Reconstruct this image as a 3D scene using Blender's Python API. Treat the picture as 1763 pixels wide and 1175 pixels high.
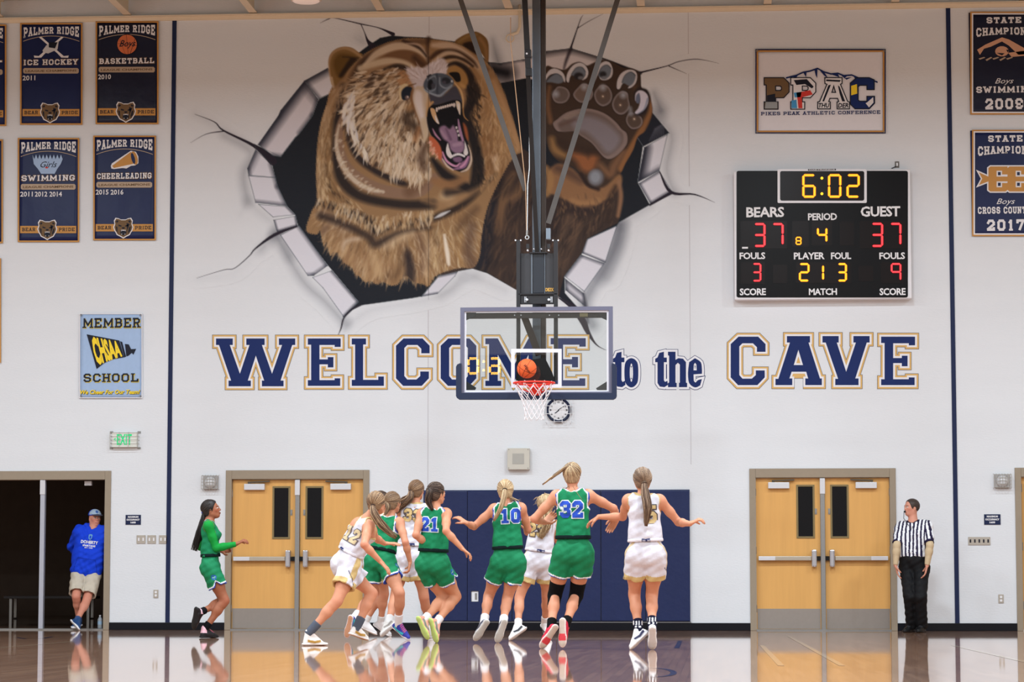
import bpy, bmesh, math, random
import numpy as np
from mathutils import Vector, Matrix
from mathutils.bvhtree import BVHTree

for o in list(bpy.data.objects):
    bpy.data.objects.remove(o)
SC = bpy.context.scene
COL = SC.collection

# ------------------------------------------------------------------ camera
FPX = 4600.0
CAM = Vector((2.13, -37.0, 0.60))
TYAW = math.atan(350.0 / FPX)
TPIT = math.atan(423.5 / FPX)
FW = Vector((-math.sin(TYAW) * math.cos(TPIT), math.cos(TYAW) * math.cos(TPIT), math.sin(TPIT)))
RT = Vector((math.cos(TYAW), math.sin(TYAW), 0.0))
UP = RT.cross(FW)
cd = bpy.data.cameras.new('camera')
cam = bpy.data.objects.new('camera', cd)
COL.objects.link(cam)
cam.matrix_world = Matrix(((RT.x, UP.x, -FW.x, CAM.x), (RT.y, UP.y, -FW.y, CAM.y), (RT.z, UP.z, -FW.z, CAM.z), (0, 0, 0, 1)))
cd.sensor_width = 36.0
cd.lens = FPX / 1763.0 * 36.0
cd.clip_end = 300
SC.camera = cam

# ------------------------------------------------------------------ world, lamps, exposure
SC.view_settings.view_transform = 'Standard'
SC.view_settings.look = 'None'
SC.view_settings.gamma = 1.0
SC.view_settings.exposure = 0.0
W = bpy.data.worlds.new('world')
SC.world = W
W.use_nodes = True
bg = W.node_tree.nodes['Background']
bg.inputs[0].default_value = (1.0, 0.925, 0.83, 1)
bg.inputs[1].default_value = 0.72

def area(name, loc, size, power, col=(.825, .93, 1.0), rot=(0, 0, 0)):
    ld = bpy.data.lights.new(name, 'AREA')
    ld.shape = 'DISK'
    ld.size = size
    ld.energy = power
    ld.color = col
    o = bpy.data.objects.new(name, ld)
    COL.objects.link(o)
    o.location = loc
    o.rotation_euler = rot
    return o
for ly, pw in ((-7.5, 360), (-13.0, 420), (-20.0, 450), (-28.0, 450)):
    for lx in (-9.0, -3.0, 3.0, 9.0):
        area('gym_light', (lx, ly, 7.75), 0.9, pw)

# ------------------------------------------------------------------ projection helpers (photo pixels -> planes)
def ray(px, py):
    return FW * FPX + RT * (px - 881.5) + UP * (587.5 - py)
def P(px, py, Y=0.0):
    d = ray(px, py)
    return CAM + d * ((Y - CAM.y) / d.y)
def G(px, py):
    d = ray(px, py)
    return CAM + d * (-CAM.z / d.z)

# ------------------------------------------------------------------ materials
def s2l(c):
    c = c / 255.0
    return c / 12.92 if c <= 0.04045 else ((c + 0.055) / 1.055) ** 2.4
def rgb(r, g, b):
    return (s2l(r), s2l(g), s2l(b), 1.0)
MATS = {}
def mat(name, col, rough=0.6, metal=0.0, noise=0.0, nscale=20.0, bump=0.0, bscale=60.0, emit=0.0, coat=0.0, stretch=None, spec=0.18, sheen=0.0):
    if name in MATS:
        return MATS[name]
    m = bpy.data.materials.new(name)
    m.use_nodes = True
    nt = m.node_tree
    b = nt.nodes['Principled BSDF']
    b.inputs['Roughness'].default_value = rough
    b.inputs['Metallic'].default_value = metal
    b.inputs['Specular IOR Level'].default_value = spec
    b.inputs['Coat Weight'].default_value = coat
    b.inputs['Coat Roughness'].default_value = 0.06
    b.inputs['Sheen Weight'].default_value = sheen
    c = rgb(*col)
    b.inputs['Base Color'].default_value = c
    tc = nt.nodes.new('ShaderNodeTexCoord')
    mp = nt.nodes.new('ShaderNodeMapping')
    nt.links.new(tc.outputs['Object'], mp.inputs['Vector'])
    if stretch:
        mp.inputs['Scale'].default_value = stretch
    n = nt.nodes.new('ShaderNodeTexNoise')
    n.inputs['Scale'].default_value = nscale
    n.inputs['Detail'].default_value = 4
    nt.links.new(mp.outputs[0], n.inputs['Vector'])
    mx = nt.nodes.new('ShaderNodeMix')
    mx.data_type = 'RGBA'
    k = max(noise, 0.03)
    mx.inputs[6].default_value = tuple(v * (1 - k) for v in c[:3]) + (1,)
    mx.inputs[7].default_value = tuple(min(1, v * (1 + k)) for v in c[:3]) + (1,)
    nt.links.new(n.outputs[0], mx.inputs[0])
    nt.links.new(mx.outputs[2], b.inputs['Base Color'])
    if bump > 0:
        n2 = nt.nodes.new('ShaderNodeTexNoise')
        n2.inputs['Scale'].default_value = bscale
        n2.inputs['Detail'].default_value = 3
        nt.links.new(mp.outputs[0], n2.inputs['Vector'])
        bp = nt.nodes.new('ShaderNodeBump')
        bp.inputs['Strength'].default_value = bump
        bp.inputs['Distance'].default_value = 0.01
        nt.links.new(n2.outputs[0], bp.inputs['Height'])
        nt.links.new(bp.outputs[0], b.inputs['Normal'])
    if emit > 0:
        b.inputs['Emission Color'].default_value = c
        b.inputs['Emission Strength'].default_value = emit
    MATS[name] = m
    return m
def attr_mat(name, rough=0.6, bump=0.0, bscale=200.0, spec=0.4, sub=0.0, sheen=0.0, noise=0.06, nscale=30.0):
    if name in MATS:
        return MATS[name]
    m = mat(name, (128, 128, 128), rough, bump=bump, bscale=bscale, spec=spec, sheen=sheen)
    nt = m.node_tree
    b = nt.nodes['Principled BSDF']
    a = nt.nodes.new('ShaderNodeAttribute')
    a.attribute_name = 'Col'
    mul = nt.nodes.new('ShaderNodeVectorMath')
    mul.operation = 'SCALE'
    n = [x for x in nt.nodes if x.type == 'TEX_NOISE'][0]
    n.inputs['Scale'].default_value = nscale
    mr = nt.nodes.new('ShaderNodeMapRange')
    mr.inputs['To Min'].default_value = 1 - noise
    mr.inputs['To Max'].default_value = 1 + noise
    nt.links.new(n.outputs[0], mr.inputs[0])
    nt.links.new(a.outputs['Color'], mul.inputs[0])
    nt.links.new(mr.outputs[0], mul.inputs['Scale'])
    nt.links.new(mul.outputs[0], b.inputs['Base Color'])
    b.inputs['Subsurface Weight'].default_value = sub
    b.inputs['Subsurface Scale'].default_value = 0.01
    return m

# ------------------------------------------------------------------ object helpers
def tag(o, label=None, cat=None, group=None, kind=None):
    if label: o['label'] = label
    if cat: o['category'] = cat
    if group: o['group'] = group
    if kind: o['kind'] = kind
    return o
def empty(name, loc, label, cat, group=None):
    o = bpy.data.objects.new(name, None)
    o.empty_display_size = 0.1
    COL.objects.link(o)
    o.location = loc
    return tag(o, label, cat, group)
def setparent(o, p):
    if p is not None:
        o.parent = p
        o.matrix_parent_inverse = Matrix.Translation(-p.location)
class MB:
    """collects world-space geometry; build() links it as ONE mesh object whose origin is its own centre"""
    def __init__(self):
        self.v = []; self.f = []; self.m = []; self.mi = 0
    def add(self, vs, fs):
        b = len(self.v)
        self.v += [tuple(p) for p in vs]
        self.f += [tuple(i + b for i in f) for f in fs]
        self.m += [self.mi] * len(fs)
        return self
    def box(self, lo, hi):
        x0, y0, z0 = lo; x1, y1, z1 = hi
        return self.add([(x0, y0, z0), (x1, y0, z0), (x1, y1, z0), (x0, y1, z0), (x0, y0, z1), (x1, y0, z1), (x1, y1, z1), (x0, y1, z1)],
                        [(0, 3, 2, 1), (4, 5, 6, 7), (0, 1, 5, 4), (1, 2, 6, 5), (2, 3, 7, 6), (3, 0, 4, 7)])
    def bar(self, a, b, w, h, upv=(0, 0, 1)):
        a = Vector(a); b = Vector(b); d = (b - a).normalized()
        s = d.cross(Vector(upv))
        if s.length < 1e-4: s = d.cross(Vector((0, 1, 0)))
        s.normalize(); u = s.cross(d)
        vs = []
        for p in (a, b):
            for i, j in ((-1, -1), (1, -1), (1, 1), (-1, 1)):
                vs.append(p + s * (i * w / 2) + u * (j * h / 2))
        return self.add(vs, [(3, 2, 1, 0), (4, 5, 6, 7), (0, 1, 5, 4), (1, 2, 6, 5), (2, 3, 7, 6), (3, 0, 4, 7)])
    def tube(self, pts, rad, n=8, closed=False, cap=True):
        pts = [Vector(p) for p in pts]
        R = rad if isinstance(rad, (list, tuple)) else [rad] * len(pts)
        N = len(pts); vs = []; fs = []
        ref = None
        for i, p in enumerate(pts):
            if closed: t = pts[(i + 1) % N] - pts[i - 1]
            else: t = pts[min(i + 1, N - 1)] - pts[max(i - 1, 0)]
            t.normalize()
            if ref is None:
                ref = t.orthogonal().normalized()
            ref = (ref - t * ref.dot(t)).normalized()
            w = t.cross(ref)
            for k in range(n):
                a = 2 * math.pi * k / n
                vs.append(p + (ref * math.cos(a) + w * math.sin(a)) * R[i])
        M = N if closed else N - 1
        for i in range(M):
            for k in range(n):
                a = i * n + k; b = i * n + (k + 1) % n
                c = ((i + 1) % N) * n + (k + 1) % n; d = ((i + 1) % N) * n + k
                fs.append((a, b, c, d))
        if cap and not closed:
            fs.append(tuple(range(n))[::-1]); fs.append(tuple((N - 1) * n + k for k in range(n)))
        return self.add(vs, fs)
    def lathe(self, c, prof, axis=(0, 0, 1), n=24):
        c = Vector(c); ax = Vector(axis).normalized(); u = ax.orthogonal().normalized(); w = ax.cross(u)
        vs = []; fs = []
        for r, h in prof:
            for k in range(n):
                a = 2 * math.pi * k / n
                vs.append(c + ax * h + (u * math.cos(a) + w * math.sin(a)) * r)
        for i in range(len(prof) - 1):
            for k in range(n):
                fs.append((i * n + k, i * n + (k + 1) % n, (i + 1) * n + (k + 1) % n, (i + 1) * n + k))
        fs.append(tuple(range(n))[::-1]); fs.append(tuple((len(prof) - 1) * n + k for k in range(n)))
        return self.add(vs, fs)
    def prism(self, poly, Y0, Y1):
        """poly: list of (X,Z) outline; extruded from Y0 (front) to Y1"""
        n = len(poly)
        vs = [(x, Y0, z) for x, z in poly] + [(x, Y1, z) for x, z in poly]
        fs = [tuple(range(n)), tuple(range(2 * n - 1, n - 1, -1))]
        fs += [(i, i + n, (i + 1) % n + n, (i + 1) % n) for i in range(n)]
        return self.add(vs, fs)
    def build(self, name, m, parent=None, smooth=False, bevel=0.0):
        vs = [Vector(p) for p in self.v]
        lo = Vector((min(p.x for p in vs), min(p.y for p in vs), min(p.z for p in vs)))
        hi = Vector((max(p.x for p in vs), max(p.y for p in vs), max(p.z for p in vs)))
        c = (lo + hi) / 2
        me = bpy.data.meshes.new(name)
        me.from_pydata([p - c for p in vs], [], self.f)
        ms = m if isinstance(m, (list, tuple)) else [m]
        for q in ms: me.materials.append(q)
        me.polygons.foreach_set('material_index', self.m)
        bm = bmesh.new(); bm.from_mesh(me)
        bmesh.ops.recalc_face_normals(bm, faces=bm.faces)
        if bevel > 0:
            bmesh.ops.bevel(bm, geom=[e for e in bm.edges if len(e.link_faces) == 2 and e.calc_face_angle(0) > 0.6], offset=bevel, segments=2, affect='EDGES', profile=0.6)
        bm.to_mesh(me); bm.free()
        if smooth:
            me.polygons.foreach_set('use_smooth', [True] * len(me.polygons))
        o = bpy.data.objects.new(name, me)
        COL.objects.link(o)
        o.location = c
        setparent(o, parent)
        if name in ('lettering', 'letter_outline', 'sport_name', 'lettering_shadow', 'caption', 'slogan', 'slogan_shadow'): o['kind'] = 'stuff'
        return o
def boxobj(name, lo, hi, m, parent=None, bevel=0.0):
    return MB().box(lo, hi).build(name, m, parent, bevel=bevel)
def pxbox(name, x0, y0, x1, y1, Yf, Yb, m, parent=None, bevel=0.0):
    """box whose front face (at depth Yf) spans the given photo rectangle"""
    a = P(x0, y1, Yf); b = P(x1, y0, Yf)
    return boxobj(name, (a.x, Yf, a.z), (b.x, Yb, b.z), m, parent, bevel)
def poly2d(loops, offset=0.0):
    """filled 2D curve -> (verts (x,z), faces); loops may contain holes"""
    cu = bpy.data.curves.new('c', 'CURVE'); cu.dimensions = '2D'; cu.fill_mode = 'BOTH'
    for lp in loops:
        sp = cu.splines.new('POLY'); sp.points.add(len(lp) - 1)
        for i, p in enumerate(lp): sp.points[i].co = (p[0], p[1], 0, 1)
        sp.use_cyclic_u = True
    cu.offset = offset
    return curve_geo(cu)
def curve_geo(cu):
    o = bpy.data.objects.new('t', cu)
    me = bpy.data.meshes.new_from_object(o)
    v = [tuple(x.co) for x in me.vertices]; f = [tuple(p.vertices) for p in me.polygons]
    bpy.data.objects.remove(o); bpy.data.curves.remove(cu); bpy.data.meshes.remove(me)
    return v, f
def text_geo(s, offset=0.0, shear=0.0, spacing=1.0, res=2):
    cu = bpy.data.curves.new('t', 'FONT'); cu.body = s; cu.offset = offset; cu.shear = shear
    cu.resolution_u = res; cu.space_character = spacing; cu.align_x = 'LEFT'
    return curve_geo(cu)
def fitgeo(v, x0, z0, x1, z1, bb=None):
    """scale 2D verts so that bbox bb (default own) fills x0..x1, z0..z1"""
    xs = [p[0] for p in v]; ys = [p[1] for p in v]
    a, b, c, d = bb or (min(xs), min(ys), max(xs), max(ys))
    return [(x0 + (p[0] - a) / (c - a) * (x1 - x0), z0 + (p[1] - b) / (d - b) * (z1 - z0)) for p in v]
SLB = {'A': ('.5,1 .1,0|.5,1 .9,0|.25,.33 .75,.33', '.1,0 .9,0 .5,1'), 'B': ('.15,0 .15,1|0,1 .7,1 .9,.85 .9,.65 .7,.52 .15,.52|.7,.52 .95,.38 .95,.15 .75,0 0,0', ''), 'C': ('.95,.76 .95,.82 .75,1 .25,1 .05,.8 .05,.2 .25,0 .75,0 .95,.18 .95,.24', ''),
 'D': ('.15,0 .15,1|0,1 .7,1 .95,.8 .95,.2 .7,0 0,0', ''), 'E': ('.15,0 .15,1|0,1 .92,1 .92,.8|.15,.5 .62,.5|0,0 .95,0 .95,.22', ''), 'F': ('.15,0 .15,1|0,1 .92,1 .92,.8|.15,.5 .62,.5', '.15,0'), 'G': ('.95,.78 .95,.82 .75,1 .25,1 .05,.8 .05,.2 .25,0 .75,0 .95,.2 .95,.42 .6,.42', ''),
 'H': ('.12,0 .12,1|.88,0 .88,1|.12,.5 .88,.5', '.12,0 .12,1 .88,0 .88,1'), 'I': ('.5,0 .5,1', '.5,0 .5,1'), 'K': ('.12,0 .12,1|.12,.4 .85,1|.4,.6 .88,0', '.12,0 .12,1 .85,1 .88,0'), 'L': ('.2,0 .2,1|0,0 .95,0 .95,.25', '.2,1'), 'M': ('.08,0 .08,1|.92,0 .92,1|.08,1 .5,.25 .92,1', '.08,0 .92,0'),
 'N': ('.12,0 .12,1|.88,0 .88,1|.12,1 .88,0', '.12,0 .12,1 .88,1'), 'O': ('.25,0 .75,0 .95,.2 .95,.8 .75,1 .25,1 .05,.8 .05,.2 .25,0', ''), 'P': ('.15,0 .15,1|0,1 .7,1 .95,.85 .95,.6 .7,.45 .15,.45', '.15,0'), 'R': ('.15,0 .15,1|0,1 .7,1 .92,.85 .92,.62 .7,.48 .15,.48|.6,.48 .88,0', '.15,0 .9,0'),
 'S': ('.92,.8 .92,.85 .75,1 .25,1 .06,.85 .06,.65 .25,.53 .75,.47 .94,.35 .94,.15 .75,0 .25,0 .06,.15 .06,.2', ''), 'T': ('.05,.78 .05,1 .95,1 .95,.78|.5,0 .5,1', '.5,0'), 'U': ('.12,1 .12,.2 .3,0 .7,0 .88,.2 .88,1', '.12,1 .88,1'), 'V': ('.1,1 .5,0 .9,1', '.1,1 .9,1'), 'W': ('.06,1 .28,0 .5,.7 .72,0 .94,1', '.06,1 .94,1'), 'Y': ('.1,1 .5,.45 .9,1|.5,0 .5,.45', '.1,1 .9,1 .5,0'),
 '0': ('.25,0 .75,0 .92,.2 .92,.8 .75,1 .25,1 .08,.8 .08,.2 .25,0', ''), '1': ('.5,0 .5,1 .25,.8', '.5,0'), '2': ('.08,.75 .25,1 .75,1 .92,.8 .92,.6 .08,.05 .08,0 .92,0 .92,.15', ''), '7': ('.08,.8 .08,1 .92,1 .4,0', ''), '9': ('.1,.15 .25,0 .75,0 .92,.2 .92,.8 .75,1 .25,1 .08,.85 .08,.6 .25,.45 .9,.45', '')}
def slab_geo(s, t=.2):
    vs = []; fs = []; x = 0
    for ch in s:
        if ch not in SLB: x += .55; continue
        w = {'I': .55, 'M': 1.15, 'W': 1.2, '1': .7}.get(ch, .88); st, sf = SLB[ch]
        segs = []
        for pl in st.split('|'):
            p = [tuple(map(float, q.split(','))) for q in pl.split()]
            segs += [(a, b, t) for a, b in zip(p[:-1], p[1:])]
        for q in sf.split():
            a, b = map(float, q.split(',')); d = .19 / w
            segs.append(((a - d, b), (a + d, b), t * .72))
        for (ax, ay), (bx, by), th in segs:
            ax, bx = [x + t / 2 + v * (w - t) for v in (ax, bx)]; ay, by = [th / 2 + v * (1 - th) for v in (ay, by)]
            dx, dy = bx - ax, by - ay; l = math.hypot(dx, dy) or 1; dx *= th / 2 / l; dy *= th / 2 / l; k = .8
            n = len(vs); vs += [(ax - dx * k - dy, ay - dy * k + dx), (bx + dx * k - dy, by + dy * k + dx), (bx + dx * k + dy, by + dy * k - dx), (ax - dx * k + dy, ay - dy * k - dx)]
            vs[n:] = [(u, min(1.0, max(0.0, v))) for u, v in vs[n:]]
            fs.append((n, n + 1, n + 2, n + 3))
        x += w + .13
    return vs, fs
def ptext(mb, s, x0, y0, x1, y1, Y, bold=0.02, shear=0.0, warp=None, spacing=1.0, res=2, slab=None):
    """lettering filling the photo rectangle at depth Y"""
    v, f = slab_geo(s, slab) if slab else text_geo(s, bold, shear, spacing, res)
    a = P(x0, y1, Y); b = P(x1, y0, Y)
    if warp:
        u = fitgeo(v, -1, 0, 1, 1)
        q = [(a.x + (p[0] + 1) / 2 * (b.x - a.x), a.z + warp(p[0], p[1]) * (b.z - a.z)) for p in u]
    else:
        q = fitgeo(v, a.x, a.z, b.x, b.z)
    mb.add([(p[0], Y - (.00015 * (i // 4 % 6) if slab else 0), p[1]) for i, p in enumerate(q)], f)
    return mb
def ppoly(mb, pts, Y, holes=(), offset=0.0):
    """filled polygon from photo points at depth Y"""
    loops = [[(P(x, y, Y).x, P(x, y, Y).z) for x, y in lp] for lp in [pts] + list(holes)]
    v, f = poly2d(loops, offset)
    mb.add([(p[0], Y, p[1]) for p in v], f)
    return mb
def ellipse(cx, cy, rx, ry, n=24, rot=0.0, a0=0, a1=360):
    o = []
    for k in range(n):
        t = math.radians(a0 + (a1 - a0) * k / n)
        x = rx * math.cos(t); y = ry * math.sin(t)
        o.append((cx + x * math.cos(rot) - y * math.sin(rot), cy + x * math.sin(rot) + y * math.cos(rot)))
    return o
def smoothpts(pts, n=6, closed=True):
    N = len(pts); out = []
    rng = range(N) if closed else range(N - 1)
    for i in rng:
        if closed: p = [pts[(i + k - 1) % N] for k in range(4)]
        else: p = [pts[min(max(i + k - 1, 0), N - 1)] for k in range(4)]
        for j in range(n):
            t = j / n
            q = []
            for d in range(len(pts[0])):
                a, b, c, e = (p[k][d] for k in range(4))
                q.append(0.5 * ((2 * b) + (c - a) * t + (2 * a - 5 * b + 4 * c - e) * t * t + (3 * b - a - 3 * c + e) * t ** 3))
            out.append(tuple(q))
    if not closed: out.append(tuple(pts[-1]))
    return out
# ================================================================== the room
WARM = (1, 1, 1)
WALLC = (218, 221, 226)
def wall_nodes(m):
    """rolled white paint on block: shared by bare wall and by the mural's unpainted margin"""
    nt = m.node_tree; b = nt.nodes['Principled BSDF']
    g = nt.nodes.new('ShaderNodeNewGeometry')
    n1 = nt.nodes.new('ShaderNodeTexNoise'); n1.inputs['Scale'].default_value = 0.7; n1.inputs['Detail'].default_value = 6
    mp = nt.nodes.new('ShaderNodeMapping'); mp.inputs['Scale'].default_value = (0.6, 1, 4.0)
    nt.links.new(g.outputs['Position'], mp.inputs[0]); nt.links.new(mp.outputs[0], n1.inputs['Vector'])
    mx = nt.nodes.new('ShaderNodeMix'); mx.data_type = 'RGBA'
    c = rgb(*WALLC)
    mx.inputs[6].default_value = tuple(v * 0.955 for v in c[:3]) + (1,)
    mx.inputs[7].default_value = tuple(min(1, v * 1.035) for v in c[:3]) + (1,)
    nt.links.new(n1.outputs[0], mx.inputs[0])
    # fine block courses in low relief
    br = nt.nodes.new('ShaderNodeTexNoise'); br.inputs['Scale'].default_value = 22
    mp2 = nt.nodes.new('ShaderNodeMapping'); mp2.inputs['Scale'].default_value = (1, 1, 2.4)
    nt.links.new(g.outputs['Position'], mp2.inputs[0]); nt.links.new(mp2.outputs[0], br.inputs['Vector'])
    bp = nt.nodes.new('ShaderNodeBump'); bp.inputs['Strength'].default_value = 0.25; bp.inputs['Distance'].default_value = 0.01
    nt.links.new(br.outputs[0], bp.inputs['Height']); nt.links.new(bp.outputs[0], b.inputs['Normal'])
    return mx.outputs[2]
M_WALL = mat('wall_paint', WALLC, 0.75)
M_WALL.node_tree.links.new(wall_nodes(M_WALL), M_WALL.node_tree.nodes['Principled BSDF'].inputs['Base Color'])
M_NAVY = mat('navy_paint', (28, 38, 72), 0.5, noise=.08)
M_BLACK = mat('black_rubber', (16, 17, 20), 0.35)
M_FRAME = mat('door_frame_paint', (150, 137, 120), 0.45, noise=.05)
M_CEIL = mat('ceiling_deck_paint', (166, 158, 140), 0.8, noise=.08, nscale=3)
M_BEAM = mat('beam_paint', (222, 208, 186), 0.7)
M_STEEL = mat('brushed_steel', (140, 138, 136), 0.42, metal=0.65, noise=.08, stretch=(1, 1, 12))
M_STEEL_L = mat('light_steel', (205, 205, 210), 0.4, metal=0.3)
M_WHITE = mat('white_print', (228, 228, 232), 0.55)
M_GOLD = mat('gold_print', (205, 158, 80), 0.5)
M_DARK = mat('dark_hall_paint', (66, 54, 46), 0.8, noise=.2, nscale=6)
M_GLASSDK = mat('dark_glass', (18, 18, 22), 0.08)

# floor: varnished maple, stained apron, with a clear mirror-like coat
def floor_mat():
    m = mat('court_floor_varnish', (118, 84, 62), 0.35)
    nt = m.node_tree; b = nt.nodes['Principled BSDF']
    g = nt.nodes.new('ShaderNodeNewGeometry')
    br = nt.nodes.new('ShaderNodeTexBrick')
    mp = nt.nodes.new('ShaderNodeMapping'); mp.inputs['Rotation'].default_value = (0, 0, math.radians(90))
    nt.links.new(g.outputs['Position'], mp.inputs[0]); nt.links.new(mp.outputs[0], br.inputs['Vector'])
    br.inputs['Scale'].default_value = 1.0
    br.inputs['Brick Width'].default_value = 1.1; br.inputs['Row Height'].default_value = 0.057; br.inputs['Mortar Size'].default_value = 0.0012
    br.inputs['Color1'].default_value = rgb(188, 142, 114); br.inputs['Color2'].default_value = rgb(160, 116, 92); br.inputs['Mortar'].default_value = rgb(84, 60, 48)
    nt.links.new(br.outputs[0], b.inputs['Base Color'])
    b.inputs['Coat Weight'].default_value = 1.0
    b.inputs['Coat Roughness'].default_value = 0.035
    b.inputs['Coat IOR'].default_value = 1.5
    b.inputs['Roughness'].default_value = 0.5
    n = nt.nodes.new('ShaderNodeTexNoise'); n.inputs['Scale'].default_value = 1.6; n.inputs['Detail'].default_value = 5
    mp2 = nt.nodes.new('ShaderNodeMapping'); mp2.inputs['Scale'].default_value = (0.8, 0.35, 1)
    nt.links.new(g.outputs['Position'], mp2.inputs[0]); nt.links.new(mp2.outputs[0], n.inputs['Vector'])
    bp = nt.nodes.new('ShaderNodeBump'); bp.inputs['Strength'].default_value = 0.12; bp.inputs['Distance'].default_value = 0.004
    nt.links.new(n.outputs[0], bp.inputs['Height'])
    nt.links.new(bp.outputs[0], b.inputs['Coat Normal'])
    return m
fl = boxobj('floor', (-16, -42, -0.12), (16, 6.5, 0.0), floor_mat())
tag(fl, 'glossy varnished brown wooden court floor mirroring the white wall', kind='structure')

# wall with door openings
WX0, WX1, WT = -16.0, 16.0, 0.30
ZTOP = P(881, 24).z
def xat(px, py=940): return P(px, py, 0).x
D1 = (-14.0, xat(190)); D2 = (xat(388), xat(635.5)); D3 = (xat(1291), xat(1543.5)); D4 = (xat(1749), xat(1749) + 2.05)
ZH = P(1417, 807).z
ops = [D1, D2, D3, D4]
wb = MB()
x = WX0
for a, b in ops:
    wb.box((x, 0, 0), (a, WT, ZH)); x = b
wb.box((x, 0, 0), (WX1, WT, ZH))
wb.box((WX0, 0, ZH), (WX1, WT, ZTOP + 0.6))
wl = wb.build('wall_back', M_WALL)
tag(wl, 'tall white painted gym end wall behind the hoop', kind='structure')
# vertical block joints
k = 0
for px in (737, 1189):
    k += 1
    a = P(px, 690)
    o = boxobj('trim_%d' % k, (a.x - .006, -.002, P(px, 800).z if px == 1189 else P(px, 845).z), (a.x + .006, 0.0, ZTOP), mat('joint_sealant', (196, 195, 200), .7))
    tag(o, 'thin vertical control joint in the white wall', kind='structure')
for (xa, xb) in ((303.5, 285.5), (1633.5, 1647)):
    k += 1
    top = P(xa, 36); bot = P(xb, 1070)
    c = (top.x + bot.x) / 2
    o = boxobj('trim_%d' % k, (c - .03, -.012, .1), (c + .03, 0.0, ZTOP - .02), M_NAVY)
    tag(o, 'navy vertical stripe running up the white wall', kind='structure')
# baseboards
segs = [(D1[1], D2[0]), (D2[1], D3[0]), (D3[1], D4[0])]
for i, (a, b) in enumerate(segs):
    o = boxobj('baseboard_back' if i == 0 else 'baseboard_back_%d' % (i + 1), (a + .0, -.02, 0), (b, 0, .105), mat('black_base', (14, 16, 24), .3), bevel=.004)
    tag(o, 'black rubber baseboard along the foot of the white wall', kind='structure')
# top angle, deck, purlins
k += 1
o = MB().box((WX0, -.03, ZTOP - .02), (WX1, 0, ZTOP + .03)).box((WX0, -.10, ZTOP + .03), (WX1, 0, ZTOP + .045)).build('trim_%d' % k, M_BEAM)
tag(o, 'painted steel angle where the wall meets the roof deck', kind='structure')
dk = MB()
dk.box((WX0, -42, ZTOP + .34), (WX1, .3, ZTOP + .40))
o = dk.build('ceiling', M_CEIL)
tag(o, 'grey-tan corrugated metal roof deck', kind='structure')
rb = MB()
for i in range(20):
    y = -.14 - i * .20
    rb.box((WX0, y - .06, ZTOP + .30), (WX1, y + .06, ZTOP + .345))
ro = rb.build('deck_rib', M_CEIL)
setparent(ro, o)
for i, px in enumerate((-8, 213, 431, 652, 874, 1103, 1322, 1543, 1765)):
    a = P(px, 18, -.3)
    k += 1
    t = MB().box((a.x - .055, -9, ZTOP + .06), (a.x + .055, -.05, ZTOP + .075)).box((a.x - .012, -9, ZTOP + .07), (a.x + .012, -.05, ZTOP + .30)).box((a.x - .055, -9, ZTOP + .285), (a.x + .055, -.05, ZTOP + .30)).build('trim_%d' % k, M_BEAM)
    tag(t, 'tan painted roof purlin running out from the wall', kind='structure')
# conduit tee on wall near the top and its ring (at photo 878,68)
a = P(880, 66, -.05)
pr = empty('ceiling_pipe', (a.x, a.y, a.z), 'small tan conduit elbow with ring hanging under the roof right of the bear ear', 'pipe')
q = P(895, 20, -.05)
MB().tube([P(895, 8, -.05), P(895, 46, -.05), P(891, 56, -.05), P(880, 60, -.05)], .022, 10).build('pipe', M_BEAM, pr, True)
c0 = P(878, 66, -.05)
MB().tube([c0 + Vector((math.cos(t) * .055, 0, math.sin(t) * .055)) for t in [i * math.pi / 10 for i in range(20)]], .009, 6, closed=True).build('ring', M_BEAM, pr, True)

# dark hallway behind the open left doorway
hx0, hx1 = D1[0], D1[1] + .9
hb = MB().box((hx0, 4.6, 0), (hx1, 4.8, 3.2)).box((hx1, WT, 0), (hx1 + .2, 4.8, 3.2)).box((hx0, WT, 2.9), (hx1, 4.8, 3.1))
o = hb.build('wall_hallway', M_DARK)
tag(o, 'unlit hallway walls seen through the open doorway', kind='structure')

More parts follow.
